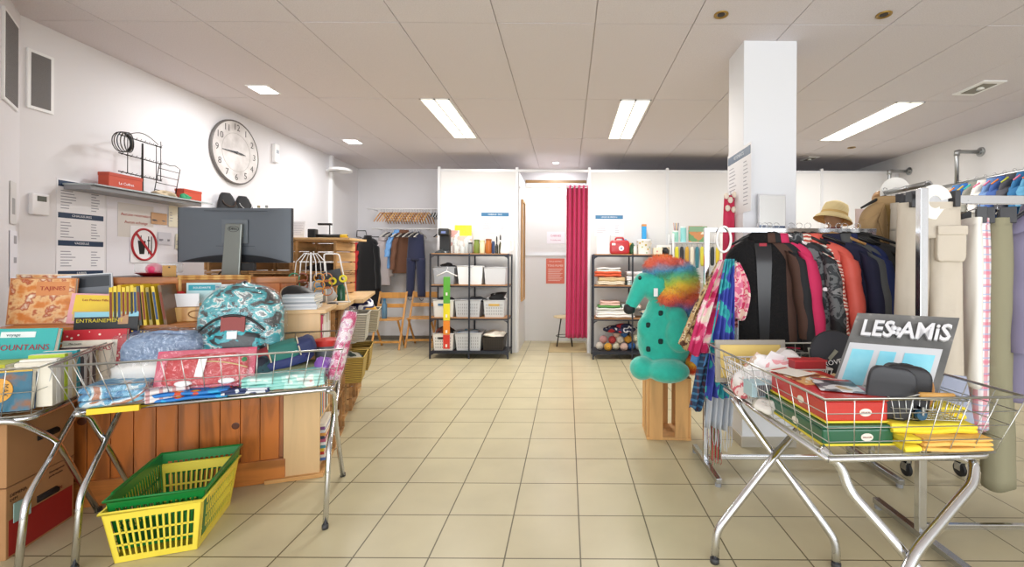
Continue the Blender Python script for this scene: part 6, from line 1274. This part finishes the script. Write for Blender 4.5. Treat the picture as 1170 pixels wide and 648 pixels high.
def disc(label, loc, r): 
    a0, n = .25, 30
    g = MB(); ri = r*.36; pts = []
    for k in range(n+1):
        a = a0+(2*PI-.35)*k/n; pts.append((a))
    v = []; f = []
    for k, a in enumerate(pts):
        for (rr, y) in ((ri, -.002), (r, -.002), (r, .002), (ri, .002)): v.append((rr*math.cos(a), y, rr*math.sin(a)-.0))
    for k in range(n):
        for q in range(4): f.append((4*k+q, 4*k+(q+1) % 4, 4*k+4+(q+1) % 4, 4*k+4+q))
    f += [(0, 1, 2, 3), (4*n+3, 4*n+2, 4*n+1, 4*n)]
    tag(g.add(v, f).build('size_divider', mat('f1efe9', .5), None, loc=loc), label, 'size divider', 'round size dividers')
disc('round white size divider on the chrome rack above the beige trousers', (1.795, 2.17, 1.605), .085)
disc('round cream size divider at the brass elbow of the pipe rack', (PXR+.07, 3.10, 1.80), .11)
BE = mat('b2946a', .85, bump=.15, scale=10)
g_ = garment('beige trench coat hanging open on the pipe rack behind the trousers', (PXR-.09, 2.98, 1.755), .15, BE, .36, .85, .7, name='trench_coat', cat='coat', open_=.06, lining=mat('8f7442', .8), th=.07, seed=3)
MB().b2(-.05, .05, -.078, -.072, -.20, -.192).build('belt', mat('4a4238', .6), g_)
hanger('black hanger holding the beige trench coat', (PXR-.09, 2.98, 1.80), .15, BLACKP, .36)
garment('second beige coat on a wooden hanger behind the trench coat', (PXR+.22, 3.10, 1.765), .3, mat('a88e66', .85), .46, .8, .6, name='coat', cat='coat', th=.05, seed=5)
hanger('wooden hanger holding the second beige coat', (PXR+.22, 3.10, 1.81), .3, wood('b8804a'), .38)
def trousers(label, loc, rz, m, w=.34, h=.95, flare=.9, cuff=None, pocket=None, th=.03, group=None, short=None, clip=True, name='trousers', hlab='', spread=.0, sway=0):
    t = thing(name, label, 'trousers', loc, rz, group); z0 = -.08; hip = .24*(h if not short else 1)
    def leg(s):
        def fn(u, v):
            a = u*2*PI; zz = z0-h*v; k = 1-(1-flare)*v
            cx = s*(w*.25+spread*v)+sway*v; rx = w*.27*k; ry = th*(1+.35*math.sin(min(1, v*3)*PI/2))*(1+.10*math.sin(a*3+v*7)+.06*math.sin(a*5+v*11+s))
            return (cx+rx*math.cos(a)*abs(math.cos(a))**-.1 if abs(math.cos(a)) > .01 else cx, ry*math.sin(a), zz+.01*math.sin(a*2+s))
        b = MB().grid(fn, 26, 26, closeu=True); b.f += [tuple(range(26))[::-1], tuple(25*26+i for i in range(26))]; b.build('leg', m, t, True)
    leg(-1); leg(1)
    b = MB().grid(lambda u, v: ((w*.515+.003)*math.copysign(abs(math.cos(u*2*PI))**.7, math.cos(u*2*PI)), (th*(1+.36*math.sin(min(1, (v*.8*.24/1.0)*3.4)*PI/2))+.004)*math.sin(u*2*PI)*(1+.04*math.sin(u*19)), z0+.005-hip*.8*v), 36, 8, closeu=True); b.f += [tuple(range(36))[::-1], tuple(7*36+i for i in range(36))]; b.build('hip', m, t, True)
    MB().grid(lambda u, v: ((w*.5+.009)*math.copysign(abs(math.cos(u*2*PI))**.7, math.cos(u*2*PI)), (th+.010)*math.sin(u*2*PI), z0+.006-.035*v), 36, 3, closeu=True).build('waistband', m, t, True)
    if pocket:
        for s in pocket: sup(MB(), (s*w*.25, -th*1.45, z0-h*.22), (w*.24, .012, .085), .25, .25, amp=.02).build('cargo_pocket', m, t, True); MB().b2(s*w*.25-w*.245, s*w*.25+w*.245, -th*1.45-.018, -th*1.45-.010, z0-h*.22+.045, z0-h*.22+.09).build('pocket_flap', m, t, bevel=.004)
    if clip:
        c = thing('clip_hanger', 'metal clip hanger holding the '+(hlab or label)[:56], 'hanger', loc, rz)
        MB().tube([(-w*.42, 0, -.03), (w*.42, 0, -.03)], .003, 8).tube([(0, 0, -.03), (0, 0, .0), (.018, 0, .018), (0, 0, .036), (-.016, 0, .024)], .002, 6).build('bar', CHROMED, c, True)
        for s in (-1, 1): MB().b2(s*w*.36-.012, s*w*.36+.012, -th-.02, -.004, -.10, -.02).build('clip', mat('2c2c30', .4), c, bevel=.002)
    return t
KH = mat('c9bfb0', .85, bump=.6, nz=.05, scale=6); KH2 = mat('bfb5a4', .85, bump=.25, scale=9)
trousers('beige cargo trousers with flap pocket hanging under the white size divider', (1.80, 2.215, 1.68), -.12, KH, .27, .92, 1.0, pocket=(1,), th=.035, spread=.02)
trousers('pale beige trousers left of and behind the cargo pair', (PXR-.09, 2.80, 1.76), .1, mat('c6beb0', .85, bump=.2, scale=9), .17, .9, 1.0, pocket=(1,), th=.035)
# ================================================================ second chrome rack at the right
R2Y, R2Z = 2.30, 1.635
t = thing('clothes_rack', 'chrome clothes rack at the right edge with trousers on its rail', 'clothes rack', (1.66, 2.08, 0), 0, 'chrome clothes racks')
for x in (0, 1.218):
    MB().b2(x-.018, x+.018, -.016, .016, .05, R2Z+.02).build('upright', CHROME, t, bevel=.002)
    MB().tube([(x+.012, .015, R2Z), (x+.185, .22, R2Z)], .015, 10).build('top_arm', CHROME, t, True)
MB().b2(.185, 1.42, .206, .234, R2Z-.022, R2Z+.022).build('top_rail', CHROME, t, bevel=.002)
for x in (0, 1.218): MB().b2(x-.018, x+.018, -.28, .3, .022, .05).build('foot', CHROMED, t, bevel=.002)
for x in (0, 1.218):
    for y in (-.26, .28): MB().lathe([(.018, 0), (.018, .022)], 14, T(x, y, 0)).build('foot_pad', mat('8f9194', .4), t)
MB().b2(.018, 1.2, -.01, .01, .06, .085).build('base_bar', CHROME, t, bevel=.002)
def side_cloth(label, x, rz, m, w, h, **k): return trousers(label, (x, R2Y, R2Z-.03), rz, m, w, h, **k)
side_cloth('white trousers hanging nearest the chrome upright at the right', 2.07, math.radians(62), mat('efece6', .85, bump=.12, scale=8), .32, .82, th=.024, flare=.95, spread=.02)
side_cloth('pink and white tartan trousers between the white and the khaki pair', 2.135, math.radians(50), plaid('ece4e8', [('X', 'c84a68', 6, .85), ('Z', 'd86a88', 5, .85), ('Z', '8ab0d8', 8, .92)]), .28, 1.05, th=.03)
side_cloth('khaki green long trousers at the right edge of the photo', 2.225, math.radians(48), mat('8f8b72', .85, bump=.25, scale=8), .32, 1.33, th=.045, flare=.95, spread=.02)
g_ = garment('lavender grey padded jacket at the right edge of the photo', (2.44, R2Y+.02, R2Z-.02), math.radians(25), mat('7c7690', .7, bump=.15, scale=9), .50, .95, .6, th=.08, seed=4, quilt=.24)
hanger('dark hanger holding the lavender grey jacket', (2.44, R2Y+.02, R2Z+.022), math.radians(25), DARKM, .42)
# ================================================================ wall rail with children clothes
t = thing('wall_pipe_rail', 'galvanised pipe clothes rail on the right wall with coloured hangers', 'clothes rail', (XR, 5.16, 2.24))
for y in (0, 1.08):
    MB().lathe([(.055, 0), (.055, -.008), (.03, -.012), (.028, -.04)], 20, T(0, y, .38) @ Matrix.Rotation(R90, 4, 'Y')).build('flange', GALV, t, 'auto')
    MB().tube(smoothpath([(0, y, .38), (-.28, y, .38), (-.28, y, .0)], rad=.05), .021, 12).build('bracket_pipe', GALV, t, True)
    MB().tube([(-.25, y, .38), (-.28, y, .38), (-.28, y, .33)], .028, 12).build('elbow', GALV, t, True)
MB().tube([(-.28, -1.6, 0), (-.28, 1.12, 0)], .019, 12).build('rail', GALV, t, True)
KC = [('e8832c', 'orange', '4a7ab0', 'denim blue'), ('e8c42c', 'yellow', '2f6ab0', 'bright blue'), ('2fc0b0', 'turquoise', '8a8a82', 'grey'), ('e07a9a', 'pink', 'e6e2da', 'white'), ('e07a9a', 'rose pink', '6a8ab8', 'pale blue'), ('e8832c', 'bright orange', '3a5a9a', 'blue jean'), ('c9cf3a', 'lime', '4a4a52', 'charcoal'), ('e07a9a', 'light pink', '2a6a9a', 'teal blue'), ('e8632c', 'red orange', '5a9ac0', 'sky blue'), ('d83a5a', 'raspberry', '22304a', 'dark navy'), ('e8d42c', 'lemon', 'b03a4a', 'red')]
for k, (hc, hn, gc, gn) in enumerate(KC):
    y = 5.12-.105*k
    garment('%s small child garment on the wall rail, on a %s hanger' % (gn, hn), (XR-.28, y, 2.225), .1*math.sin(k*2), mat(gc, .85, nz=.1), .30, .42, .22, name='child_shirt', cat='child shirt', th=.035, seed=k, group='children clothes on the wall rail')
    hanger('%s plastic hanger on the wall rail with a %s child garment' % (hn, gn), (XR-.28, y, 2.268), .1*math.sin(k*2), mat(hc, .4), .26, 'coloured hangers on the wall rail')
# ================================================================ shelf behind the racks with boxes and a hat on a head
t = thing('bookcase', 'brown wooden shelf unit behind the jackets carrying a hat and blue boxes', 'bookcase', (2.85, 4.25, 0))
WB = wood('a9703c', .8, 'x', 2, .5, .1)
MB().b2(-.5, -.47, -.18, .18, 0, 1.60).build('side_panel', WB, t); MB().b2(.47, .5, -.18, .18, 0, 1.60).build('side_panel', WB, t); MB().b2(-.47, .47, .165, .18, 0, 1.58).build('back_panel', WB, t)
for z in (.05, .45, .85, 1.22): MB().b2(-.47, .47, -.18, .165, z, z+.02).build('shelf', WB, t)
MB().b2(-.51, .51, -.19, .19, 1.58, 1.60).build('top', WB, t, bevel=.002)
t = thing('display_head', 'mannequin head with dark lower face under the straw coloured hat', 'mannequin head', (2.52, 4.20, 1.601)); MB().lathe([(.06, 0), (.05, .03), (.05, .07), (.075, .11), (.085, .18), (.07, .25), (.02, .28)], 22).build('head', mat('a88468', .5), t, 'auto'); MB().lathe([(.062, .0), (.062, .05)], 20).build('stand_collar', mat('6a2a30', .6), t)
t = thing('hat', 'pale straw bucket hat tilted on the mannequin head', 'hat', (2.52, 4.20, 1.77)); t.rotation_euler = (-.05, .28, 0)
HAT = ramp_mat([(.3, 'd3bc86'), (.6, 'ead8a6')], 'WAVEZ', 30, .9, interp='LINEAR', bump=.4)
MB().lathe([(.165, -.06), (.15, -.035), (.112, .0), (.108, .06), (.095, .10), (.05, .125), (.0, .13)], 30, cap=False).build('hat', HAT, t, True, solid=.004); MB().lathe([(.114, .0), (.112, .022)], 30, cap=False).build('band', mat('c9a86a', .8), t, True, solid=.003)
for k, (x, w, h, c, lb) in enumerate(((2.80, .12, .22, '9a8ab0', 'pinkish picture card with purple flower right of the straw hat'),)):
    t = thing('picture_card', lb, 'card', (x-.05, 4.15, 1.601)); MB().b2(-w/2, w/2, 0, .005, 0, h).build('card', mat('d9c4c0', .6), t); MB().lathe([(.035, 0), (.035, .0015)], 14, T(.01, -.001, .11) @ MX).build('flower', mat('8a5aa8', .6), t)
t = thing('storage_box', 'wooden box carrying the blue cartons behind the trench coat', 'box', (3.10, 4.22, 1.601)); MB().b2(-.22, .22, -.14, .14, 0, .13).build('body', wood('b8804a', .8, 'x'), t, bevel=.003)
for k, (x, w, h, lb) in enumerate(((2.965, .11, .12, 'pale blue carton at the left of the blue cartons'), (3.085, .12, .125, 'blue carton in the middle of the three blue cartons'), (3.225, .14, .155, 'tallest blue carton with white lettering at the right'))):
    t = thing('carton', lb, 'box', (x, 4.2, 1.732), 0, 'blue cartons behind the trench coat'); MB().b2(-w/2, w/2, -.1, .1, 0, h).build('body', mat(['6ab4cc', '1f93b8', '2a9fc4'][k], .5), t, bevel=.002)
    MB().b2(-w/2+.01, w/2-.01, -.101, -.1, h*.3, h*.7).build('panel', mat(['a9d4e0', '1a7fa0', '3fb0d0'][k], .5), t); text(['Vita', 'Culli', 'Voile'][k], .04, PAPER, t, T(0, -.1015, h*.5), 'printed_text', .0003)
lumpy('leather_bag', 'beige and black bags lying on the wooden shelf top left of the pipe rack', 'bag', (2.78, 4.10, 1.601), (.08, .05, .03), BLACKP, seed=9)
# ================================================================ contents of the right bin
CB = .644
def tin(label, x0, x1, y0, y1, z0, h, c, lidh, yel):
    t = thing('biscuit_tin', label, 'tin', ((x0+x1)/2, (y0+y1)/2, z0), math.radians(2), 'biscuit tins in the right bin'); w, d = (x1-x0)/2, (y1-y0)/2
    MB().b2(-w, w, -d, d, .004, h-lidh).build('body', mat(c, .3, coat=.5), t, bevel=.008)
    if yel: MB().b2(-w-.003, w+.003, -d-.003, d+.003, 0, .008).build('yellow_edge', mat('e3cf3a', .4), t, bevel=.002)
    MB().b2(-w-.003, w+.003, -d-.003, d+.003, h-lidh, h).build('lid', mat(c, .3, coat=.5), t, bevel=.006)
    for (M_) in (T(.03, -d-.001, h*.42) @ MX, T(-w-.001, -d*.2, h*.42) @ Matrix.Rotation(-PI/2, 4, 'Y')):
        s = (1.6, 1, 1) if M_[0][0] > .9 else (1, 1.6, 1)
        b = MB().lathe([(.014, 0), (.014, .0015)], 20, M_ @ Matrix.Diagonal((*s, 1))); b.build('oval_badge', mat('ece6d8', .4), t)
    text('DELACRE', .008, mat('8a2a24', .5), t, T(.03, -d-.0035, h*.42), 'badge_text', .0003)
    return t
tin('green biscuit tin at the bottom of the pair in the right bin', .905, 1.165, 1.585, 2.03, CB+.004, .074, '0f5a3a', .014, True)
t = tin('red biscuit tin on top of the green one in the right bin', .925, 1.155, 1.60, 2.0, CB+.080, .092, 'c22a22', .016, True)
for k, (x, y, w, d, c, rz, lb) in enumerate(((1.02, 1.88, .17, .22, ramp_mat([(0, '8a4a2c'), (.45, 'd9a86a'), (.55, 'ece0cc'), (.62, 'b8703c')], 'NOISE', 12, .35, detail=2), .1, 'food leaflet lying on the red biscuit tin'), (1.06, 1.75, .15, .2, ramp_mat([(0, '2b2a30'), (.45, '6a6a72'), (.52, 'dfe0e2'), (.62, 'b89a6a')], 'NOISE', 9, .35, detail=2), -.3, 'dark photo leaflet lying on the red biscuit tin'), (.98, 1.95, .12, .15, mat('efece2', .4), .5, 'white leaflet lying at the back of the red biscuit tin'))):
    t = thing('leaflet', lb, 'leaflet', (x, y, CB+.173+.0035*k), rz); MB().b2(-w/2, w/2, -d/2, d/2, 0, .002).build('sheet', c, t); MB().b2(-w/2+.01, w/2-.01, d/2-.03, d/2-.015, .002, .0028).build('heading', mat('c0463a', .5), t)
# LES AMIS board
e1, e2, o0 = Vector((.30, -.17, -.0)), Vector((.17, .09, .31)), Vector((1.105, 1.86, .775))
def bp_(u, v): return o0+e1*u+e2*v
nn = e1.cross(e2).normalized()
nn = nn if nn.y < 0 else -nn
ex = e1.normalized(); ez = (e2-ex*e2.dot(ex)).normalized(); ny = ex.cross(ez).normalized()
if True:
    Mb = Matrix((( ex.x, -nn.x, ez.x, o0.x), (ex.y, -nn.y, ez.y, o0.y), (ex.z, -nn.z, ez.z, o0.z), (0, 0, 0, 1)))
WL_, HL_ = e1.length, (e2-ex*e2.dot(ex)).length; sh = e2.dot(ex)/HL_
t = bpy.data.objects.new('photo_frame', None); C.objects.link(t); t.matrix_world = Mb @ Matrix.Shear('XZ', 4, (0, 0)) if False else Mb
tag(t, 'worn grey photo board with raised LES AMIS letters leaning in the right bin', 'picture frame')
SLATE = ramp_mat([(0, '3a3a3a'), (.42, '5c5c5b'), (.6, '6f6e6c'), (.68, 'b5b1aa')], 'NOISE', 7, .5, detail=6, interp='LINEAR')
def qx(u, v): return u*WL_+sh*v*HL_
def slab(u0, u1, v0, v1, y0, y1): return MB().add([(qx(u, v), y, v*HL_) for y in (y0, y1) for (u, v) in ((u0, v0), (u1, v0), (u1, v1), (u0, v1))], [(0, 1, 2, 3), (7, 6, 5, 4), (0, 4, 5, 1), (1, 5, 6, 2), (2, 6, 7, 3), (3, 7, 4, 0)])
slab(0, 1, 0, 1, 0, .018).build('board', SLATE, t, bevel=.002)
slab(.03, .93, .03, .60, -.003, .0).build('pale_mount', mat('c9cbcf', .3, coat=.4), t)
for k, (u0, u1) in enumerate(((.08, .30), (.36, .52), (.60, .88))): slab(u0, u1, .08, .52, -.005, -.003).build('photo_window', ramp_mat([(.3, '63bcd6'), (.6, '8fd6e6')], 'NOISE', 5, .25, interp='LINEAR', coat=.4), t)
for k, (s, u, z) in enumerate((('LES', .24, .78), ('AMiS', .70, .78))): text(s, .098, mat('d9d9dc', .3), t, T(qx(u, z), -.012, z*HL_), 'lettering', .008, italic=.3, sx=.8, bold=.0022)
for a in range(4): MB().ell((qx(.445, .78)+.012*math.cos(a*PI/2+.5), -.012, .78*HL_+.014*math.sin(a*PI/2+.5)), (.011, .008, .011), 10).build('clover_leaf', mat('d9d9dc', .3), t, True)
# black case, round pouch, rack with handles
t = thing('camera_case', 'black rounded zip case standing open in front of the grey photo board', 'case', (1.235, 1.645, .738), -.35); t.rotation_euler.y = .12
sup(MB(), (0, 0, .09), (.078, .028, .10), .45, .3, amp=.01).build('body', mat('1d1c20', .5), t, True); sup(MB(), (-.055, -.045, .085), (.075, .012, .095), .45, .3, amp=.02).build('front_flap', mat('26262b', .45), t, True)
MB().tube([(.085*math.cos(a*PI/16)*1.0, .012, .09+.1*math.sin(a*PI/16)) for a in range(32)], .0035, 6, True).build('zip', mat('0e0e10', .3), t, True)
MB().tube([(.1*math.cos(a), .032, .09+.105*math.sin(a)) for a in [-.9+1.9*j/12 for j in range(13)]], .006, 8).build('wooden_rim', wood('c98a45'), t, True)
t = thing('round_pouch', 'black round pouch with white lettering behind the grey photo board', 'pouch', (1.31, 2.16, .75), -.15); t.rotation_euler.x = -.2
MB().lathe([(.0, -.014), (.105, -.012), (.112, 0), (.105, .012), (.0, .014)], 30, T(0, 0, .11) @ MX, cap=False).build('body', mat('33343a', .8), t, True); MB().tube([(.112*math.cos(a*PI/16), 0, .11+.112*math.sin(a*PI/16)) for a in range(32)], .003, 6, True).build('piping', BLACKP, t, True)
text('PROVENC', .034, PAPER, t, T(0, -.0165, .07) @ Matrix.Rotation(-.2, 4, 'Y'), 'lettering', .0005)
t = thing('wire_rack', 'small wire cooling basket with two wooden handles in the right bin', 'wire basket', (1.30, 1.66, .742), math.radians(-6))
wire_box('x', t, .26, .17, .075, WIRE, .0015, 11, 7, 2, .85, 0, .0025)
WHD = wood('d2a055', .9, 'x')
for (y, z) in ((-.115, .10), (.06, .125)):
    MB().tube([(-.10, y*.75, .075), (-.06, y, z), (.06, y, z), (.10, y*.75, .075)], .002, 6).build('handle_wire', WIRE, t, True); MB().tube([(-.055, y, z), (.055, y, z)], .009, 10).build('wooden_handle', WHD, t, True)
t = thing('castor', 'small dark blue furniture castor lying on the yellow cloth', 'castor', (1.26, 1.58, .742)); MB().lathe([(.018, -.008), (.02, 0), (.018, .008)], 16, T(0, 0, .02) @ MX).build('wheel', mat('24506a', .3), t, 'auto'); MB().b2(-.004, .004, -.012, .012, .02, .05).build('fork', CHROMED, t)
YC_ = mat('ecd53a', .75, bump=.2, scale=6); OC = mat('e8b860', .75, bump=.2, scale=6)
cloth_stack('folded_cloth', 'yellow orange folded cloths at the front right corner of the right bin', 'cloth', (1.36, 1.595, CB+.003), .25, .10, .045, OC, 3, .02, amp=.003)
cloth_stack('folded_cloth', 'bright yellow folded tablecloth under the small wire basket', 'cloth', (1.31, 1.68, CB+.049), .31, .19, .042, YC_, 2, .0, amp=.006)
cloth_stack('folded_cloth', 'lower bright yellow folded cloth between tin and orange cloths', 'cloth', (1.205, 1.60, CB+.003), .06, .10, .045, YC_, 2, .0)
cloth_stack('folded_cloth', 'flat yellow cloth at the right end of the right bin', 'cloth', (1.475, 1.80, CB+.06), .10, .2, .05, YC_, 2, .0)
t = thing('folder', 'pale blue grey folder leaning at the right end of the right bin', 'folder', (1.475, 1.78, .70), math.radians(-28)); t.rotation_euler.x = -.55; MB().b2(-.12, .12, 0, .006, -.02, .17).build('cover', mat('a3aabf', .5), t, bevel=.001); MB().b2(-.118, .118, .006, .010, -.018, .168).build('papers', PAPER, t)
# white basket and its things at the back
t = thing('wire_basket', 'white plastic coated letter basket at the back of the right bin', 'basket', (1.03, 2.20, CB+.003), math.radians(3)); wire_box('x', t, .40, .28, .16, WHITEP, .0025, 14, 10, 5, .88, 0, .005)
lumpy('paper_heap', 'heap of white paper wrapped trinkets filling the white basket', 'wrapped trinkets', (1.03, 2.2, CB+.012), (.18, .13, .125), ramp_mat([(0, 'e9a8ac'), (.36, 'f2eeee'), (.55, 'fbfbfb'), (.62, 'e0c8b4'), (.66, 'f5f3f2')], 'NOISE', 7, .6, detail=3, bump=.5), seed=17, amp=.3, n=34)
for k, (x, y, z, rx, ry, rz, w, d, c, lb) in enumerate(((.98, 2.16, .80, .5, .35, .4, .10, .16, 'f7f7f8', 'white folded card standing up in the white basket'), (1.09, 2.15, .80, .6, -.3, -.3, .09, .10, 'f4f2f5', 'white price card at the right in the white basket'), (.93, 2.2, .80, .4, .5, .2, .07, .12, 'e8cdbd', 'peach coloured card in the white basket'), (1.03, 2.2, .84, .7, .1, .8, .09, .12, 'e9e1da', 'cream card on top of the white basket heap'))):
    t = thing('price_card', lb, 'card', (x, y, z), 0); t.rotation_euler = (rx, ry, rz); MB().b2(-w/2, w/2, -.001, .001, -d/2, d/2).build('card', mat(c, .6), t); MB().b2(-w*.25, w*.25, -.0016, -.001, -d*.2, -d*.12).build('print', mat('9c9ca6', .6), t)
t = thing('red_basket', 'dark red lattice box at the right inside the white basket', 'box', (1.13, 2.09, CB+.165), .05); MB().b2(-.075, .075, -.03, .03, 0, .035).build('body', mat('a52a30', .4), t, bevel=.003); MB().b2(-.078, .078, -.033, .033, .035, .042).build('rim', mat('c23a3c', .4), t)
t = thing('framed_picture', 'grey wooden picture frame with yellow mount at the back of the right bin', 'picture frame', (.985, 2.37, CB+.02), math.radians(2)); t.rotation_euler.x = -.06
f = MB().b2(-.19, .19, 0, .018, 0, .025).b2(-.19, .19, 0, .018, .20, .225).b2(-.19, -.165, 0, .018, .025, .2).b2(.165, .19, 0, .018, .025, .2); f.build('frame', mat('a39d94', .6), t, bevel=.002); MB().b2(-.165, .165, .006, .012, .025, .2).build('mount', mat('e3c878', .6), t)
t = thing('plate_stand', 'grey green wooden folding plate stand behind the round pouch', 'stand', (1.23, 2.2, CB+.17), -.4); MB().b2(-.008, .008, -.01, .01, 0, .14, Matrix.Rotation(-.18, 4, 'Y')).b2(-.008, .008, -.01, .01, 0, .15, T(.02, 0, .0) @ Matrix.Rotation(.62, 4, 'Y') @ T(-.02, 0, .0)).build('legs', mat('8f8f80', .6), t, bevel=.001); t.location.z = CB+.10
t = thing('small_box', 'pale blue and grey product box at the left side of the right bin', 'box', (.925, 1.99+.05, CB+.08), .1); MB().b2(-.055, .055, -.04, .04, 0, .065).build('body', mat('a9c4cc', .5), t, bevel=.002); MB().b2(-.03, .055, -.0412, -.04, .005, .055).build('photo_panel', ramp_mat([(.3, '55585c'), (.6, '8a8c90')], 'WAVEX', 30, .5), t)
t.location = (.885, 2.045, CB+.05)
lumpy('crumpled_bag', 'crumpled clear and white bag at the left side of the right bin', 'bag', (.90, 1.97, CB+.003), (.06, .06, .035), mat('e6e2da', .5), seed=19, amp=.35)
lumpy('pink_printed_pouch', 'pink and white printed pouch at the back left corner of the right bin', 'pouch', (.865, 2.20, CB+.003), (.04, .09, .07), ramp_mat([(0, 'd86a78'), (.42, 'f0dcdc'), (.56, 'e0a0a4')], 'NOISE', 16, .6, detail=2), seed=21)
lumpy('wooden_ladle_bundle', 'cream wooden trinket right of the white basket', 'trinket', (1.25, 2.02, CB+.003), (.06, .06, .11), mat('e6cfa0', .6), seed=25)
